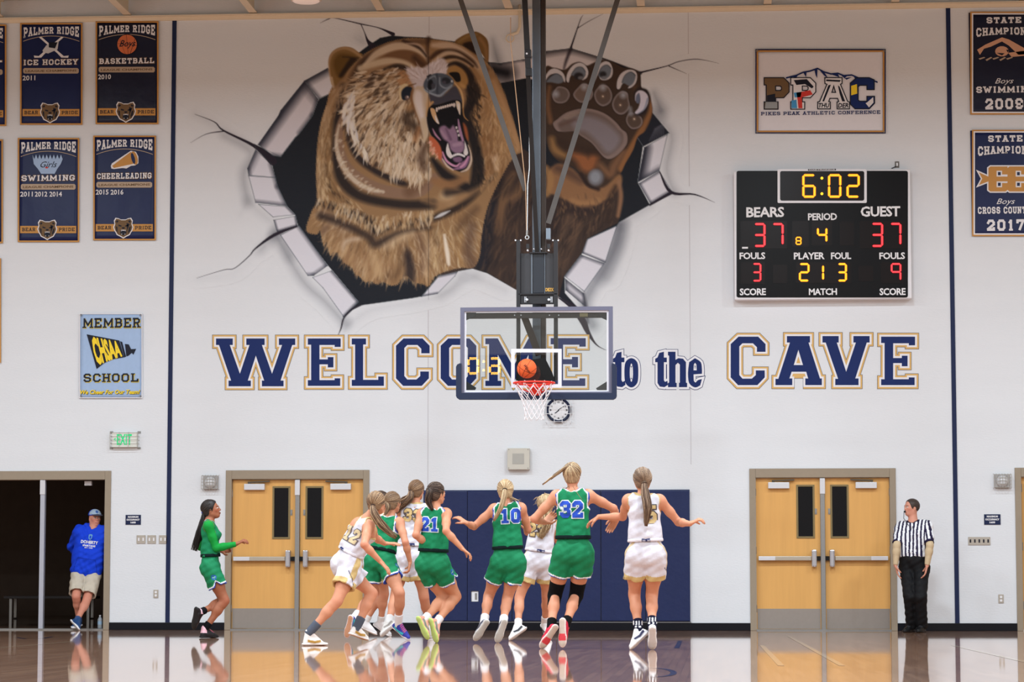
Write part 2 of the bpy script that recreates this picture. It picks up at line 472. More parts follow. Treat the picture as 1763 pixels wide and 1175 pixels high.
# ---- doors
M_WOOD = mat('maple_veneer', (216, 164, 96), 0.38, noise=.10, nscale=3, stretch=(6, 6, .35), coat=.15)
M_KICK = mat('kick_plate_steel', (150, 142, 136), 0.38, metal=.5, noise=.05)
M_LITE = mat('vision_frame', (128, 112, 78), .5)
def door_set(idx, X0, X1, label, closed=True, left_open_end=False):
    fr = .105
    root = empty('door_%d' % idx, ((X0 + X1) / 2, .05, 0), label, None)
    root['kind'] = 'structure'
    f = MB()
    if not left_open_end:
        f.box((X0, -.025, 0), (X0 + .085, .2, ZH - .0))
    f.box((X1 - .085, -.025, 0), (X1, .2, ZH)).box((X0 + (0 if left_open_end else .085), -.025, ZH - .125), (X1 - .085, .2, ZH))
    f.build('door_frame', M_FRAME, root, bevel=.006)
    return root
def door_leaf(root, xa, xb, z1, hinge_left, idx):
    Y0 = .05
    m = MB().box((xa, Y0, .02), (xb, Y0 + .045, z1))
    leaf = m.build('door_leaf', M_WOOD, root, bevel=.003)
    boxobj('kick_plate', (xa + .01, Y0 - .004, .025), (xb - .01, Y0, .30), M_KICK, leaf)
    s = 1 if hinge_left else -1       # free edge at xb when hinge_left
    fe = xb if hinge_left else xa
    w0 = fe - s * .30; w1 = fe - s * .10
    a, b = min(w0, w1), max(w0, w1)
    za, zb = P(1400, 924).z, P(1400, 838).z
    wf = MB().box((a - .025, Y0 - .012, za - .025), (b + .025, Y0, za)).box((a - .025, Y0 - .012, zb), (b + .025, Y0, zb + .025)).box((a - .025, Y0 - .012, za), (a, Y0, zb)).box((b, Y0 - .012, za), (b + .025, Y0, zb)).build('window_frame', M_LITE, leaf)
    boxobj('pane', (a, Y0 - .006, za), (b, Y0 - .001, zb), M_GLASSDK, leaf)
    # closer
    ce = xa if hinge_left else xb
    zc = z1 - .10
    c0 = ce + s * .17; c1 = ce + s * .46
    cl = boxobj('door_closer', (min(c0, c1), Y0 - .07, zc - .045), (max(c0, c1), Y0, zc + .04), M_STEEL_L, leaf, bevel=.006)
    MB().bar((ce + s * .22, Y0 - .05, zc + .06), (ce + s * .53, Y0 - .05, zc + .075), .02, .02).lathe((ce + s * .24, Y0 - .045, zc + .04), [(.018, 0), (.018, .03)], n=10).build('closer_arm', mat('dark_bronze', (88, 80, 70), .4, metal=.5), leaf)
    # panic bar
    zb_ = P(1400, 962).z
    bx0, bx1 = ce + s * .03, fe - s * .13
    MB().box((min(bx0, bx1), Y0 - .085, zb_ - .03), (max(bx0, bx1), Y0 - .03, zb_ + .03)).build('push_bar', mat('bar_steel', (176, 166, 152), .35, metal=.35), leaf, bevel=.008)
    e1 = ce + s * .26
    MB().box((min(bx0, e1), Y0 - .09, zb_ - .028), (max(bx0, e1), Y0 - .03, zb_ + .028)).build('bar_end_cap', M_STEEL_L, leaf, bevel=.006)
    h0, h1 = fe - s * .055, fe - s * .125
    MB().box((min(h0, h1), Y0 - .11, zb_ - .12), (max(h0, h1), Y0, zb_ + .12)).build('latch_housing', mat('chrome_housing', (190, 190, 198), .22, metal=.75), leaf, bevel=.02)
    MB().box((min(fe - s * .05, fe - s * .001), Y0 - .045, zb_ - .03), (max(fe - s * .05, fe - s * .001), Y0, zb_ + .03)).build('latch_bolt', M_BLACK, leaf)
    zk = P(1400, 881).z
    c = fe - s * .058
    MB().box((c - .014, Y0 - .008, zk - .04), (c + .014, Y0, zk + .04)).lathe((c, Y0 - .008, zk - .015), [(.011, 0), (.011, -.012)], axis=(0, 1, 0), n=10).build('lock_plate', M_STEEL, leaf)
    # hinges
    for hz in (.3, 1.1, 1.9):
        MB().lathe((ce - s * .004, Y0 - .008, hz), [(.009, -.05), (.009, .05)], n=8).build('hinge', M_STEEL, leaf)
for idx, (X0, X1), lab in ((2, D2, 'closed pair of maple double doors under the words at left of the hoop, behind the crowd of players'), (3, D3, 'closed pair of maple double doors beside the referee, to the right of the navy wall pads')):
    r = door_set(idx, X0, X1, lab)
    xm = (X0 + X1) / 2
    z1 = ZH - .13
    MB().box((xm - .03, -.01, 0), (xm + .03, .12, z1)).build('center_mullion', M_STEEL, r, bevel=.004)
    boxobj('mullion_cap', (xm - .035, -.02, z1 - .34 if False else z1 - .22), (xm + .035, -.009, z1 - .01), M_STEEL_L, r, bevel=.003)
    door_leaf(r, X0 + .088, xm - .033, z1, True, 0)
    door_leaf(r, xm + .033, X1 - .088, z1, False, 1)
    boxobj('threshold', (X0 + .085, -.03, 0), (X1 - .085, .12, .018), M_STEEL, r)
r = door_set(1, D1[0], D1[1], 'open doorway at the left with dark hallway and steel centre post', left_open_end=True)
xm = xat(72, 940)
MB().box((xm - .032, -.005, 0), (xm + .032, .08, ZH - .12)).build('center_post', mat('post_steel', (176, 178, 190), .4, metal=.3), r, bevel=.004)
boxobj('post_cap', (xm - .037, -.014, ZH - .33), (xm + .037, -.004, ZH - .13), M_STEEL_L, r, bevel=.003)
boxobj('threshold', (D1[0], -.03, 0), (D1[1] - .085, .16, .018), M_STEEL, r)
xe = D1[1] - .09
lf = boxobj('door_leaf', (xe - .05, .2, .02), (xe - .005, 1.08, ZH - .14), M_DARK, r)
boxobj('door_closer', (xe - .32, .12, ZH - .2), (xe - .22, .2, ZH - .14), M_STEEL_L, r)
for bx_ in (-9.6, -8.0):
    bn = empty('hall_bench', (bx_, 3.4, 0), 'dim bench against the far hallway wall, %s of two seen through the doorway' % ('left' if bx_ < -9 else 'right'), 'bench', 'hallway benches')
    boxobj('seat', (bx_ - .7, 3.2, .42), (bx_ + .7, 3.6, .46), mat('bench_dark', (50, 46, 48), .4), bn, bevel=.006)
    for lx in (-.6, .6):
        MB().box((bx_ + lx - .02, 3.24, 0), (bx_ + lx + .02, 3.28, .42)).box((bx_ + lx - .02, 3.52, 0), (bx_ + lx + .02, 3.56, .42)).box((bx_ + lx - .02, 3.28, .1), (bx_ + lx + .02, 3.52, .13)).build('leg', M_STEEL, bn)
r4 = door_set(4, D4[0], D4[1], 'edge of a wooden door at the far right of the wall')
leaf = boxobj('door_leaf', (D4[0] + .088, .05, .02), (D4[1] - .088, .095, ZH - .13), M_WOOD, r4)
for hz in (.35, 1.15, 1.95):
    MB().lathe((D4[0] + .09, .04, hz), [(.012, -.055), (.012, .055)], n=8).build('hinge', M_STEEL, leaf)
boxobj('pane', (D4[0] + .13, .04, .9), (D4[0] + .8, .05, 2.0), M_GLASSDK, leaf)
# ================================================================== painted wall mural (pigment stored per vertex on a thin painted skin)
MS = 1.35
MX0, MX1, MY0, MY1 = 322.0, 1246.0, 20.0, 604.0
MW = int((MX1 - MX0) / MS) + 1; MH = int((MY1 - MY0) / MS) + 1
GX, GY = np.meshgrid(MX0 + np.arange(MW) * MS, MY0 + np.arange(MH) * MS)
CV = np.zeros((MH, MW, 3), np.float32); CV[:] = WALLC
AL = np.zeros((MH, MW), np.float32)
rnd = random.Random(7)
def _box(x0, y0, x1, y1):
    i0 = max(0, int((x0 - MX0) / MS)); i1 = min(MW, int((x1 - MX0) / MS) + 2)
    j0 = max(0, int((y0 - MY0) / MS)); j1 = min(MH, int((y1 - MY0) / MS) + 2)
    return j0, j1, i0, i1
def comp(sl, m, col, add=True):
    m = m[..., None]
    CV[sl] = CV[sl] * (1 - m) + np.array(col, np.float32) * m
    if add: AL[sl] = np.maximum(AL[sl], m[..., 0]) if False else AL[sl] + (1 - AL[sl]) * m[..., 0]
def polymask(pts, x, y):
    ins = np.zeros(x.shape, bool); d = np.full(x.shape, 1e9, np.float32)
    n = len(pts)
    for i in range(n):
        ax, ay = pts[i]; bx, by = pts[(i + 1) % n]
        if ay != by:
            c = ((ay > y) != (by > y)) & (x < (bx - ax) * (y - ay) / (by - ay) + ax)
            ins ^= c
        ex, ey = bx - ax, by - ay
        L = ex * ex + ey * ey + 1e-9
        t = np.clip(((x - ax) * ex + (y - ay) * ey) / L, 0, 1)
        d = np.minimum(d, (x - ax - t * ex) ** 2 + (y - ay - t * ey) ** 2)
    d = np.sqrt(d)
    return np.where(ins, d, -d)
def fill(pts, col, f=1.2, a=1.0, sm=True, clip=None, wob=0.0):
    if sm: pts = smoothpts(pts, 5)
    xs = [p[0] for p in pts]; ys = [p[1] for p in pts]
    j0, j1, i0, i1 = _box(min(xs) - f, min(ys) - f, max(xs) + f, max(ys) + f)
    sl = (slice(j0, j1), slice(i0, i1))
    d = polymask(pts, GX[sl], GY[sl])
    if wob: d = d + wob * np.sin(GX[sl] * 1.3 + GY[sl] * .7) * np.sin(GY[sl] * 1.1 - GX[sl] * .4)
    m = np.clip(d / (2 * f) + .5, 0, 1) * a
    if clip is not None: m = m * clip[sl]
    comp(sl, m.astype(np.float32), col)
def stroke(pts, w, col, f=.8, a=1.0, clip=None, sm=True):
    """w: (start,end) or list of half-widths"""
    if not isinstance(w, (list, tuple)): w = [w, w]
    n0 = len(pts)
    ws = [w[int(i)] * (1 - (i - int(i))) + w[min(int(i) + 1, len(w) - 1)] * (i - int(i)) for i in [k * (len(w) - 1) / max(1, n0 - 1) for k in range(n0)]]
    p3 = [(p[0], p[1], ww) for p, ww in zip(pts, ws)]
    if sm and n0 > 2: p3 = smoothpts(p3, 5, closed=False)
    mw = max(ws) + f
    xs = [p[0] for p in p3]; ys = [p[1] for p in p3]
    j0, j1, i0, i1 = _box(min(xs) - mw, min(ys) - mw, max(xs) + mw, max(ys) + mw)
    if j1 <= j0 or i1 <= i0: return
    sl = (slice(j0, j1), slice(i0, i1))
    x = GX[sl]; y = GY[sl]; best = np.full(x.shape, -1e9, np.float32)
    for p, q in zip(p3[:-1], p3[1:]):
        ex, ey = q[0] - p[0], q[1] - p[1]
        L = ex * ex + ey * ey + 1e-9
        t = np.clip(((x - p[0]) * ex + (y - p[1]) * ey) / L, 0, 1)
        d = np.sqrt((x - p[0] - t * ex) ** 2 + (y - p[1] - t * ey) ** 2)
        best = np.maximum(best, p[2] + t * (q[2] - p[2]) - d)
    m = np.clip(best / (2 * f) + .5, 0, 1) * a
    if clip is not None: m = m * clip[sl]
    comp(sl, m.astype(np.float32), col)
def maskof(pts, f=1.5, sm=True):
    if sm: pts = smoothpts(pts, 5)
    return np.clip(polymask(pts, GX, GY) / (2 * f) + .5, 0, 1).astype(np.float32)
def fur(poly, n, cols, L, w, dirf, a=.8, f=.8, clip=None, curl=.25):
    xs = [p[0] for p in poly]; ys = [p[1] for p in poly]
    P_ = np.array([(rnd.uniform(min(xs), max(xs)), rnd.uniform(min(ys), max(ys))) for _ in range(n * 4)])
    ins = polymask(poly, P_[:, 0], P_[:, 1]) > 0
    P_ = P_[ins][:n]
    for (x, y) in P_:
        dx, dy = dirf(x, y)
        l = math.hypot(dx, dy) + 1e-6; dx /= l; dy /= l
        an = rnd.gauss(0, curl); dx, dy = dx * math.cos(an) - dy * math.sin(an), dx * math.sin(an) + dy * math.cos(an)
        ll = rnd.uniform(.5, 1.2) * L
        c = cols[rnd.randrange(len(cols))]
        k = rnd.gauss(0, .25)
        mid = (x + dx * ll * .5 - dy * ll * k * .3, y + dy * ll * .5 + dx * ll * k * .3)
        ww = w * rnd.uniform(.6, 1.3)
        stroke([(x, y), mid, (x + dx * ll, y + dy * ll)], [ww * .5, ww, .15], c, f, a * rnd.uniform(.5, 1), clip, sm=False)
BK = (30, 34, 42)
# --- airbrushed grey halo where the "broken" wall lifts
for pts, w, a in (([(336, 197), (385, 225), (440, 262), (418, 300), (432, 350), (470, 385), (475, 400)], 9, .35),
                  ([(385, 235), (430, 262), (420, 300), (425, 345)], 7, .45), ([(425, 350), (412, 372)], [7, 1], .35),
                  ([(475, 405), (520, 482), (560, 520), (590, 553)], 10, .6), ([(450, 430), (480, 400), (500, 440)], 9, .4),
                  ([(340, 481), (404, 470), (440, 438), (470, 412)], 6, .25), ([(600, 560), (640, 534), (720, 520), (770, 505), (792, 480)], 7, .35),
                  ([(598, 560), (592, 575)], 6, .3), ([(612, 66), (640, 82)], 8, .35), ([(618, 42), (624, 70)], 4, .3),
                  ([(848, 68), (853, 90), (858, 108)], [4, 9, 10], .8), ([(1126, 160), (1138, 190)], [6, 13], .75), ([(1122, 195), (1156, 232), (1148, 290), (1160, 330)], 8, .6),
                  ([(1066, 388), (1060, 420), (1040, 460), (1008, 520), (1020, 560)], 14, .7), ([(1070, 400), (1056, 450), (1045, 475)], 16, .45),
                  ([(1120, 356), (1070, 386)], 6, .5), ([(1165, 333), (1200, 340)], 5, .3), ([(800, 470), (870, 500)], 8, .35), ([(1160, 116), (1200, 106)], 5, .3), ([(995, 55), (990, 75)], 5, .25),
                  ([(820, 475), (790, 490), (760, 508)], 9, .3)):
    stroke(pts, w, (60, 64, 78), f=11, a=min(1, a * .95))
# --- black opening
HOLE = [(622, 87), (633, 79), (654, 65), (674, 61), (699, 63), (729, 64), (756, 68), (800, 73), (842, 107), (861, 109), (902, 102), (940, 88), (983, 83), (1032, 98), (1056, 106), (1103, 126), (1104, 150), (1122, 193), (1152, 229),
        (1107, 253), (1098, 314), (1119, 353), (1066, 383), (1062, 389), (1011, 413), (1002, 437), (972, 476), (973, 505), (1008, 545), (985, 528), (961, 511), (888, 499), (839, 471), (814, 463), (790, 467), (756, 475), (726, 511), (709, 514), (624, 526), (607, 534), (592, 548), (590, 545),
        (617, 520), (571, 465), (564, 457), (513, 389), (508, 370), (494, 355), (477, 320), (468, 283), (440, 254), (438, 248), (483, 270), (508, 237), (516, 229), (538, 199), (547, 174), (550, 170), (569, 161), (590, 110)]
fill(HOLE, BK, .8, sm=False)
# --- broken slab faces
def slab(pts, base=(214, 214, 224), dark=(40, 42, 54), e=(0, 1, 2, 3), soft=6, da=.95, line=True, shade=None):
    mk = maskof(pts, .7, sm=False)
    fill(pts, base, .7, sm=False)
    for i in e:
        p = pts[i]; q = pts[(i + 1) % len(pts)]
        stroke([p, q], 1.5, dark, f=soft, a=da, clip=mk)
    if shade: 
        for (p, q, w, a) in shade: stroke([p, q], w, dark, f=8, a=a, clip=mk)
    if line:
        for i in range(len(pts)):
            stroke([pts[i], pts[(i + 1) % len(pts)]], .7, (62, 72, 84), f=.7, a=.6)
slab([(564, 117), (524, 139), (549, 170), (571, 160), (576, 130)], e=(0, 1), shade=[((566, 118), (522, 142), 6, .85)])
slab([(524, 139), (483, 190), (479, 199), (444, 249), (470, 268), (483, 270), (508, 237), (516, 229), (538, 199), (548, 171)], base=(208, 204, 212), e=(0, 1, 2, 9, 8, 7, 4), shade=[((524, 141), (446, 248), 9, .85), ((520, 145), (546, 176), 4, .5)])
slab([(440, 258), (426, 290), (428, 302), (474, 306), (467, 283)], e=(0, 1, 3), shade=[((438, 262), (424, 292), 7, .6)])
slab([(428, 303), (440, 349), (494, 355), (478, 321), (474, 306)], e=(2, 3, 1))
slab([(445, 352), (470, 374), (508, 370), (494, 356)], e=(2,), soft=3)
slab([(471, 379), (477, 399), (512, 389), (509, 372)], e=(0, 1, 2), soft=3)
slab([(483, 405), (530, 475), (540, 475), (564, 458), (515, 389)], e=(3, 2, 1))
slab([(538, 478), (556, 496), (592, 546), (617, 520), (571, 466)], e=(3, 2), soft=4)
slab([(726, 511), (753, 506), (783, 476), (788, 468), (756, 475)], e=(0, 3), soft=3)
slab([(1009, 413), (1002, 436), (1042, 452), (1062, 389)], e=(0, 1), soft=3)
slab([(1001, 439), (972, 476), (1006, 502), (1040, 454)], e=(3, 0), soft=5)
slab([(973, 480), (974, 500), (1003, 524), (1008, 527), (1005, 506)], base=(190, 190, 200), dark=(36, 38, 48), e=(0, 1, 4), soft=5, da=.95)
slab([(1149, 232), (1109, 254), (1098, 314), (1135, 294)], e=(1, 2), shade=[((1111, 255), (1101, 312), 8, .95), ((1105, 310), (1135, 292), 3, .5)])
slab([(1100, 316), (1120, 351), (1156, 329), (1135, 295)], e=(0, 1, 3), soft=4)
fill([(1122, 194), (1152, 229), (1109, 251), (1096, 235)], (34, 37, 48), 1, sm=False)
for k in range(7):
    stroke([(1118 + k * 4, 243 - k), (1128 + k * 2.4, 222 - k * 1.5)], [.5, 1.2], (150, 150, 165), f=1.6, a=.35)
stroke([(1096, 235), (1108, 253)], .6, (120, 125, 135), .7, .7)
# strip across the top
mk = maskof([(842, 107), (861, 109), (902, 102), (940, 88), (983, 83), (1032, 98), (1103, 126), (1104, 170), (940, 170), (940, 132), (904, 135), (861, 143)], .8, sm=False)
slab([(842, 107), (861, 109), (902, 102), (940, 88), (983, 83), (1032, 98), (1046, 104), (1036, 130), (940, 140), (904, 135), (861, 143)], base=(206, 200, 204), e=(0, 1, 2, 3, 4, 5), line=False, soft=4)
stroke([(848, 120), (872, 126)], 14, (30, 30, 36), f=12, a=1, clip=mk)
stroke([(940, 92), (983, 87), (1030, 100)], 4, (60, 58, 62), f=6, a=.8, clip=mk)
slab([(1063, 115), (1062, 135), (1085, 122)], base=(190, 186, 190), line=False, e=(0, 2), soft=5)
stroke([(983, 83), (975, 104), (971, 118)], [2.5, 2, 1], (38, 32, 40), f=2.5, a=.9)
stroke([(1032, 98), (1103, 126)], [1, 3], (28, 26, 34), f=1.5)
# --- cracks
CR = (40, 34, 46)
for pts, w in (([(551, 40), (565, 33), (576, 31), (620, 41), (652, 48), (677, 59)], [.4, 1.2, 1, 1.3, 1.2, 3.5]), ([(622, 43), (628, 57), (633, 70), (641, 80)], [1, 1, 2.5, 6]),
               ([(336, 197), (369, 210), (385, 225), (437, 251), (470, 278)], [.4, 1.0, 1.6, 3, 7]), ([(328, 246), (355, 231), (385, 226)], [.4, .9, 1.2]),
               ([(339, 479), (385, 465), (404, 462), (429, 441), (440, 428), (472, 405), (511, 390)], [.4, .8, .9, 1.2, 1.6, 3, 1.5]), ([(580, 582), (587, 566), (592, 548), (606, 533), (622, 525)], [.4, 1.3, 1.6, 2, 1]),
               ([(983, 82), (994, 49), (1000, 32), (1004, 26)], [2, 1.2, 1, .5]), ([(994, 49), (1013, 37), (1038, 24)], [1, .9, .5]),
               ([(1102, 125), (1147, 114), (1169, 106), (1201, 102), (1237, 109)], [2, 1.2, 1, .9, .4]), ([(1152, 114), (1182, 127)], [1, .4]),
               ([(1136, 296), (1155, 331), (1196, 335), (1231, 349)], [1, 2.6, 1.5, .4]), ([(1119, 353), (1156, 332)], [2, 3]),
               ([(961, 513), (985, 528), (1003, 552), (1012, 572), (1027, 594), (1045, 604)], [1, 5, 6, 4, 1.5, .5])):
    stroke(pts, w, CR, .7)
stroke([(1005, 506), (1008, 530), (1012, 556)], [2, 4, 2], (60, 62, 72), 2.5, .8)
for i, e in ((0, 1), (1, 2), (2, 3)):
    pass
for a, b in zip(HOLE[:-1], HOLE[1:]):
    stroke([a, b], .5, (70, 86, 92), .6, .45)

# ================= the bear
TAN = (150, 118, 84); BRN = (112, 84, 62); DK = (46, 38, 36); LT = (208, 188, 162); MID = (134, 104, 76)
# far shoulder, arm and body in shade
BODY = [(880, 262), (900, 256), (945, 285), (1000, 300), (1060, 300), (1068, 315), (1072, 335), (1070, 362), (1064, 384), (1011, 411), (1001, 437), (971, 476), (962, 512), (888, 499), (839, 470), (812, 462), (760, 474), (740, 440), (760, 360)]
fill(BODY, (62, 50, 46), 1.0, sm=False)
bm_ = maskof(BODY, 1, sm=False)
for pts, w, c, a in (([(884, 300), (868, 330), (858, 370), (852, 400)], [4, 6, 5, 2], (118, 90, 66), .8), ([(905, 300), (890, 335), (868, 350), (862, 395), (858, 405)], [3, 7, 5, 3, 1], (126, 96, 70), .8),
                     ([(835, 320), (812, 380), (806, 440), (812, 460)], [8, 9, 8, 6], (122, 96, 78), .75), ([(985, 370), (960, 420), (965, 470)], [6, 8, 5], (92, 74, 62), .7),
                     ([(840, 290), (862, 310), (850, 345)], [4, 5, 3], (40, 34, 36), .8), ([(846, 350), (836, 390), (830, 440), (828, 470)], [9, 14, 14, 10], (36, 36, 44), .9),
                     ([(1000, 390), (985, 420), (972, 460)], [5, 6, 3], (104, 82, 66), .5), ([(945, 350), (950, 400), (940, 470)], [14, 14, 12], (50, 42, 42), .7)):
    stroke(pts, w, c, 5, a, clip=bm_)
fur([(960, 360), (1060, 330), (1060, 380), (1000, 410), (965, 470), (940, 440)], 120, [(120, 92, 72), (40, 34, 34), (96, 76, 62)], 26, 1.6, lambda x, y: (-.45, 1), .45, 1.2, bm_)
fur([(840, 290), (930, 300), (900, 480), (830, 460)], 160, [(104, 80, 62), (36, 32, 36), (84, 66, 56)], 30, 2, lambda x, y: (-.35, 1), .45, 1.5, bm_)
# chest and mane silhouettes
MANE = [(572, 150), (562, 180), (552, 212), (546, 253), (544, 300), (545, 345), (536, 365), (527, 397), (545, 404), (551, 398), (557, 424), (562, 418), (568, 440), (576, 434), (584, 440), (592, 452), (600, 458), (606, 462), (612, 474), (618, 476), (628, 486), (638, 484), (648, 490), (660, 486), (672, 492), (685, 490), (692, 480), (701, 476), (712, 486),
        (728, 490), (739, 493), (752, 474), (790, 462), (815, 460), (826, 440), (830, 400), (842, 350), (866, 300), (886, 268), (898, 261), (891, 231), (877, 185), (863, 147), (840, 109), (800, 80), (756, 69), (700, 66), (650, 80), (612, 106)]
fill(MANE, TAN, 1.2, sm=True, wob=1.2)
mm = maskof(MANE, 1.5)
mm2 = maskof([(x, y) if y < 380 else (x, y + 6) for x, y in MANE], 2.0)
# chest shapes
for pts, w, c, f, a in (
    ([(548, 350), (590, 362), (640, 385), (648, 400), (680, 388), (740, 378), (800, 350), (850, 300)], [7, 7, 9, 6, 5, 6, 6, 4], (52, 42, 38), 4, .95),
    ([(552, 365), (580, 380), (600, 395)], [6, 10, 6], (128, 104, 86), 6, .7), ([(570, 385), (590, 400), (600, 395)], [3, 7, 4], (184, 160, 134), 6, .6),
    ([(590, 425), (598, 412), (615, 410)], [2, 3, 3], (196, 172, 148), 3, .6), ([(660, 420), (672, 410), (705, 400)], [8, 9, 6], (178, 150, 116), 7, .6),
    ([(635, 430), (645, 450), (655, 470)], [8, 9, 8], (186, 156, 116), 7, .6), ([(668, 470), (690, 455), (700, 440)], [8, 8, 5], (104, 78, 56), 7, .6),
    ([(700, 430), (704, 460), (702, 490)], [4, 9, 10], (56, 44, 42), 5, .8), ([(722, 410), (730, 440), (726, 470)], [9, 8, 8], (120, 92, 72), 6, .7),
    ([(752, 400), (748, 440), (746, 460)], [6, 6, 5], (192, 164, 124), 4, .7), ([(765, 405), (770, 435), (772, 455)], [2, 3.5, 2], (226, 214, 196), 2.2, .8),
    ([(775, 400), (800, 410), (800, 450)], [6, 12, 8], (166, 132, 90), 7, .7), ([(812, 390), (806, 430), (815, 458)], [6, 8, 7], (118, 92, 74), 6, .8),
    ([(740, 376), (748, 350), (770, 345), (800, 330)], [3, 6, 9, 6], (176, 146, 110), 6, .55), ([(748, 376), (760, 370), (775, 363)], [.6, 3, .6], (214, 216, 220), 1.3, .9),
    ([(766, 338), (775, 343)], [8, 9], (210, 186, 150), 6, .7)):
    stroke(pts, w, c, f, a, clip=mm)
def down(x, y): return ((x - 690) * .004, 1)
fur([(545, 355), (600, 375), (645, 400), (700, 395), (740, 385), (760, 465), (700, 480), (620, 475), (560, 420)], 420, [(196, 168, 132), (170, 138, 100), (120, 90, 64), (98, 74, 56), (208, 186, 156)], 24, 1.5, lambda x, y: ((x - 650) * .006 - .15, 1), .5, 1.3, mm2, .22)
fur([(560, 400), (600, 440), (640, 470), (700, 470), (735, 480), (735, 460), (690, 440), (620, 430), (580, 395)], 160, [(176, 142, 104), (150, 116, 84), (190, 160, 124)], 30, 2.0, lambda x, y: ((x - 690) * .003 - .1, 1), .7, 1.0, None, .15)
fur([(745, 385), (800, 350), (825, 380), (810, 455), (770, 460), (745, 450)], 200, [(206, 180, 140), (176, 140, 96), (130, 98, 66), (220, 204, 178)], 26, 1.4, lambda x, y: ((x - 765) * .012 + .1, 1), .5, 1.1, mm, .25)
for pts, w, c, f, a in (([(552, 372), (590, 385), (635, 408), (648, 420), (690, 400), (740, 392)], [6, 6, 7, 7, 4, 3], (50, 40, 38), 5, .8),
                        ([(575, 400), (600, 410), (630, 440), (640, 470)], [3, 8, 7, 6], (140, 106, 74), 7, .45), ([(590, 430), (596, 416), (618, 412)], [2, 4, 3], (206, 186, 164), 3.5, .6),
                        ([(652, 470), (646, 448), (640, 436)], [7, 6, 3], (196, 166, 126), 6, .55), ([(665, 425), (684, 414), (710, 402)], [5, 7, 5], (206, 182, 150), 6, .5),
                        ([(676, 478), (690, 460), (694, 440)], [7, 8, 5], (104, 78, 56), 7, .6), ([(702, 440), (706, 466), (704, 492)], [5, 8, 9], (46, 38, 40), 5, .85),
                        ([(562, 392), (556, 400)], [5, 4], (112, 88, 74), 5, .7), ([(728, 400), (736, 420), (732, 470)], [4, 4, 5], (206, 184, 156), 5, .4),
                        ([(812, 390), (806, 430), (812, 458)], [8, 9, 8], (104, 80, 64), 7, .75), ([(765, 405), (770, 435), (773, 456)], [1.5, 3.5, 2], (232, 222, 206), 2, .85),
                        ([(785, 400), (800, 380), (820, 360)], [4, 8, 6], (92, 70, 54), 6, .6), ([(748, 392), (752, 420)], [3, 4], (96, 70, 48), 4, .4)):
    stroke(pts, w, c, f, a, clip=mm)
# lower ruff band
fur([(548, 330), (600, 350), (650, 372), (720, 362), (745, 355), (745, 382), (700, 385), (655, 392), (610, 378), (570, 360), (548, 352)], 260, [(200, 174, 136), (182, 150, 110), (216, 198, 172), (140, 108, 76)], 16, 1.9, lambda x, y: (-.1 + (x - 650) * .002, 1), .7, 1.0, mm, .18)
# outer mane band, left edge
for pts, w, c, f, a in (([(562, 185), (553, 240), (550, 300), (552, 345)], [3, 4, 4, 4], (196, 172, 140), 3, .55), ([(574, 185), (566, 240), (560, 290), (566, 330)], [4, 6, 6, 4], (128, 98, 66), 5, .6),
                        ([(592, 150), (584, 190), (578, 240), (578, 280), (592, 315), (625, 340), (690, 352), (745, 352)], [6, 8, 6, 6, 9, 8, 8, 8], (48, 40, 38), 4.5, 1.0),
                        ([(560, 285), (566, 315), (578, 335), (600, 350)], [2, 5, 5, 3], (70, 52, 38), 4, .8), ([(565, 150), (575, 145), (590, 130)], [3, 5, 4], (110, 84, 60), 4, .7)):
    stroke(pts, w, c, f, a, clip=mm)
fur([(548, 230), (566, 190), (572, 250), (572, 300), (590, 335), (640, 360), (560, 345), (546, 330)], 200, [(196, 170, 132), (168, 134, 94), (138, 106, 72)], 15, 1.6, lambda x, y: (-.2, 1) if y < 300 else (.5, 1), .55, 1.0, mm, .2)
# inner collar
stroke([(594, 192), (584, 225), (586, 262), (602, 295), (640, 322), (690, 333), (725, 328), (748, 305)], [4, 7, 8, 10, 11, 9, 10, 7], (140, 112, 92), 2.0, 1.0)
stroke([(584, 215), (579, 250), (590, 285), (612, 312), (640, 327), (660, 330)], [1, 3, 4, 4, 3.5, 2], (206, 192, 172), 1.8, .9)
fur([(578, 225), (590, 240), (600, 285), (640, 318), (665, 332), (630, 326), (595, 300), (578, 262)], 120, [(216, 204, 186), (180, 154, 126)], 9, 1.6, lambda x, y: (-.8, .7), .6, .8, None, .3)
stroke([(600, 205), (603, 240), (618, 272), (650, 296), (685, 312), (700, 318)], [5, 6, 6, 6, 6, 4], (50, 42, 42), 3.5, 1.0)
stroke([(705, 330), (720, 312), (725, 296)], [10, 12, 6], (112, 84, 64), 6, .8)
# skull base, forehead
fur([(840, 200), (875, 220), (888, 262), (850, 300), (836, 280)], 70, [(214, 182, 144), (120, 86, 56), (190, 152, 108)], 24, 2.2, lambda x, y: (-.1, 1), .55, 1.4, mm, .2)
fur([(550, 200), (572, 190), (566, 330), (548, 340)], 60, [(206, 182, 148), (110, 84, 58)], 26, 1.8, lambda x, y: (-.08, 1), .5, 1.4, mm, .12)
HEADP = [(624, 104), (602, 140), (590, 175), (596, 215), (612, 255), (640, 285), (690, 308), (724, 318), (744, 300), (740, 262), (733, 220), (730, 180), (742, 100), (700, 72), (650, 84)]
fill(HEADP, (150, 121, 92), 3)
stroke([(596, 168), (606, 130), (632, 98), (668, 78), (720, 72), (758, 76), (800, 92), (838, 120)], [4, 5, 5, 5, 5, 5, 5, 4], (104, 80, 60), 3, .9, mm)
stroke([(606, 150), (622, 112), (652, 90)], [4, 6, 4], (66, 50, 40), 4, .8)
stroke([(628, 112), (650, 92), (682, 80), (712, 84), (732, 96), (736, 106)], [3, 6, 7, 5, 3.5, 1], (204, 184, 160), 2.4, .95)
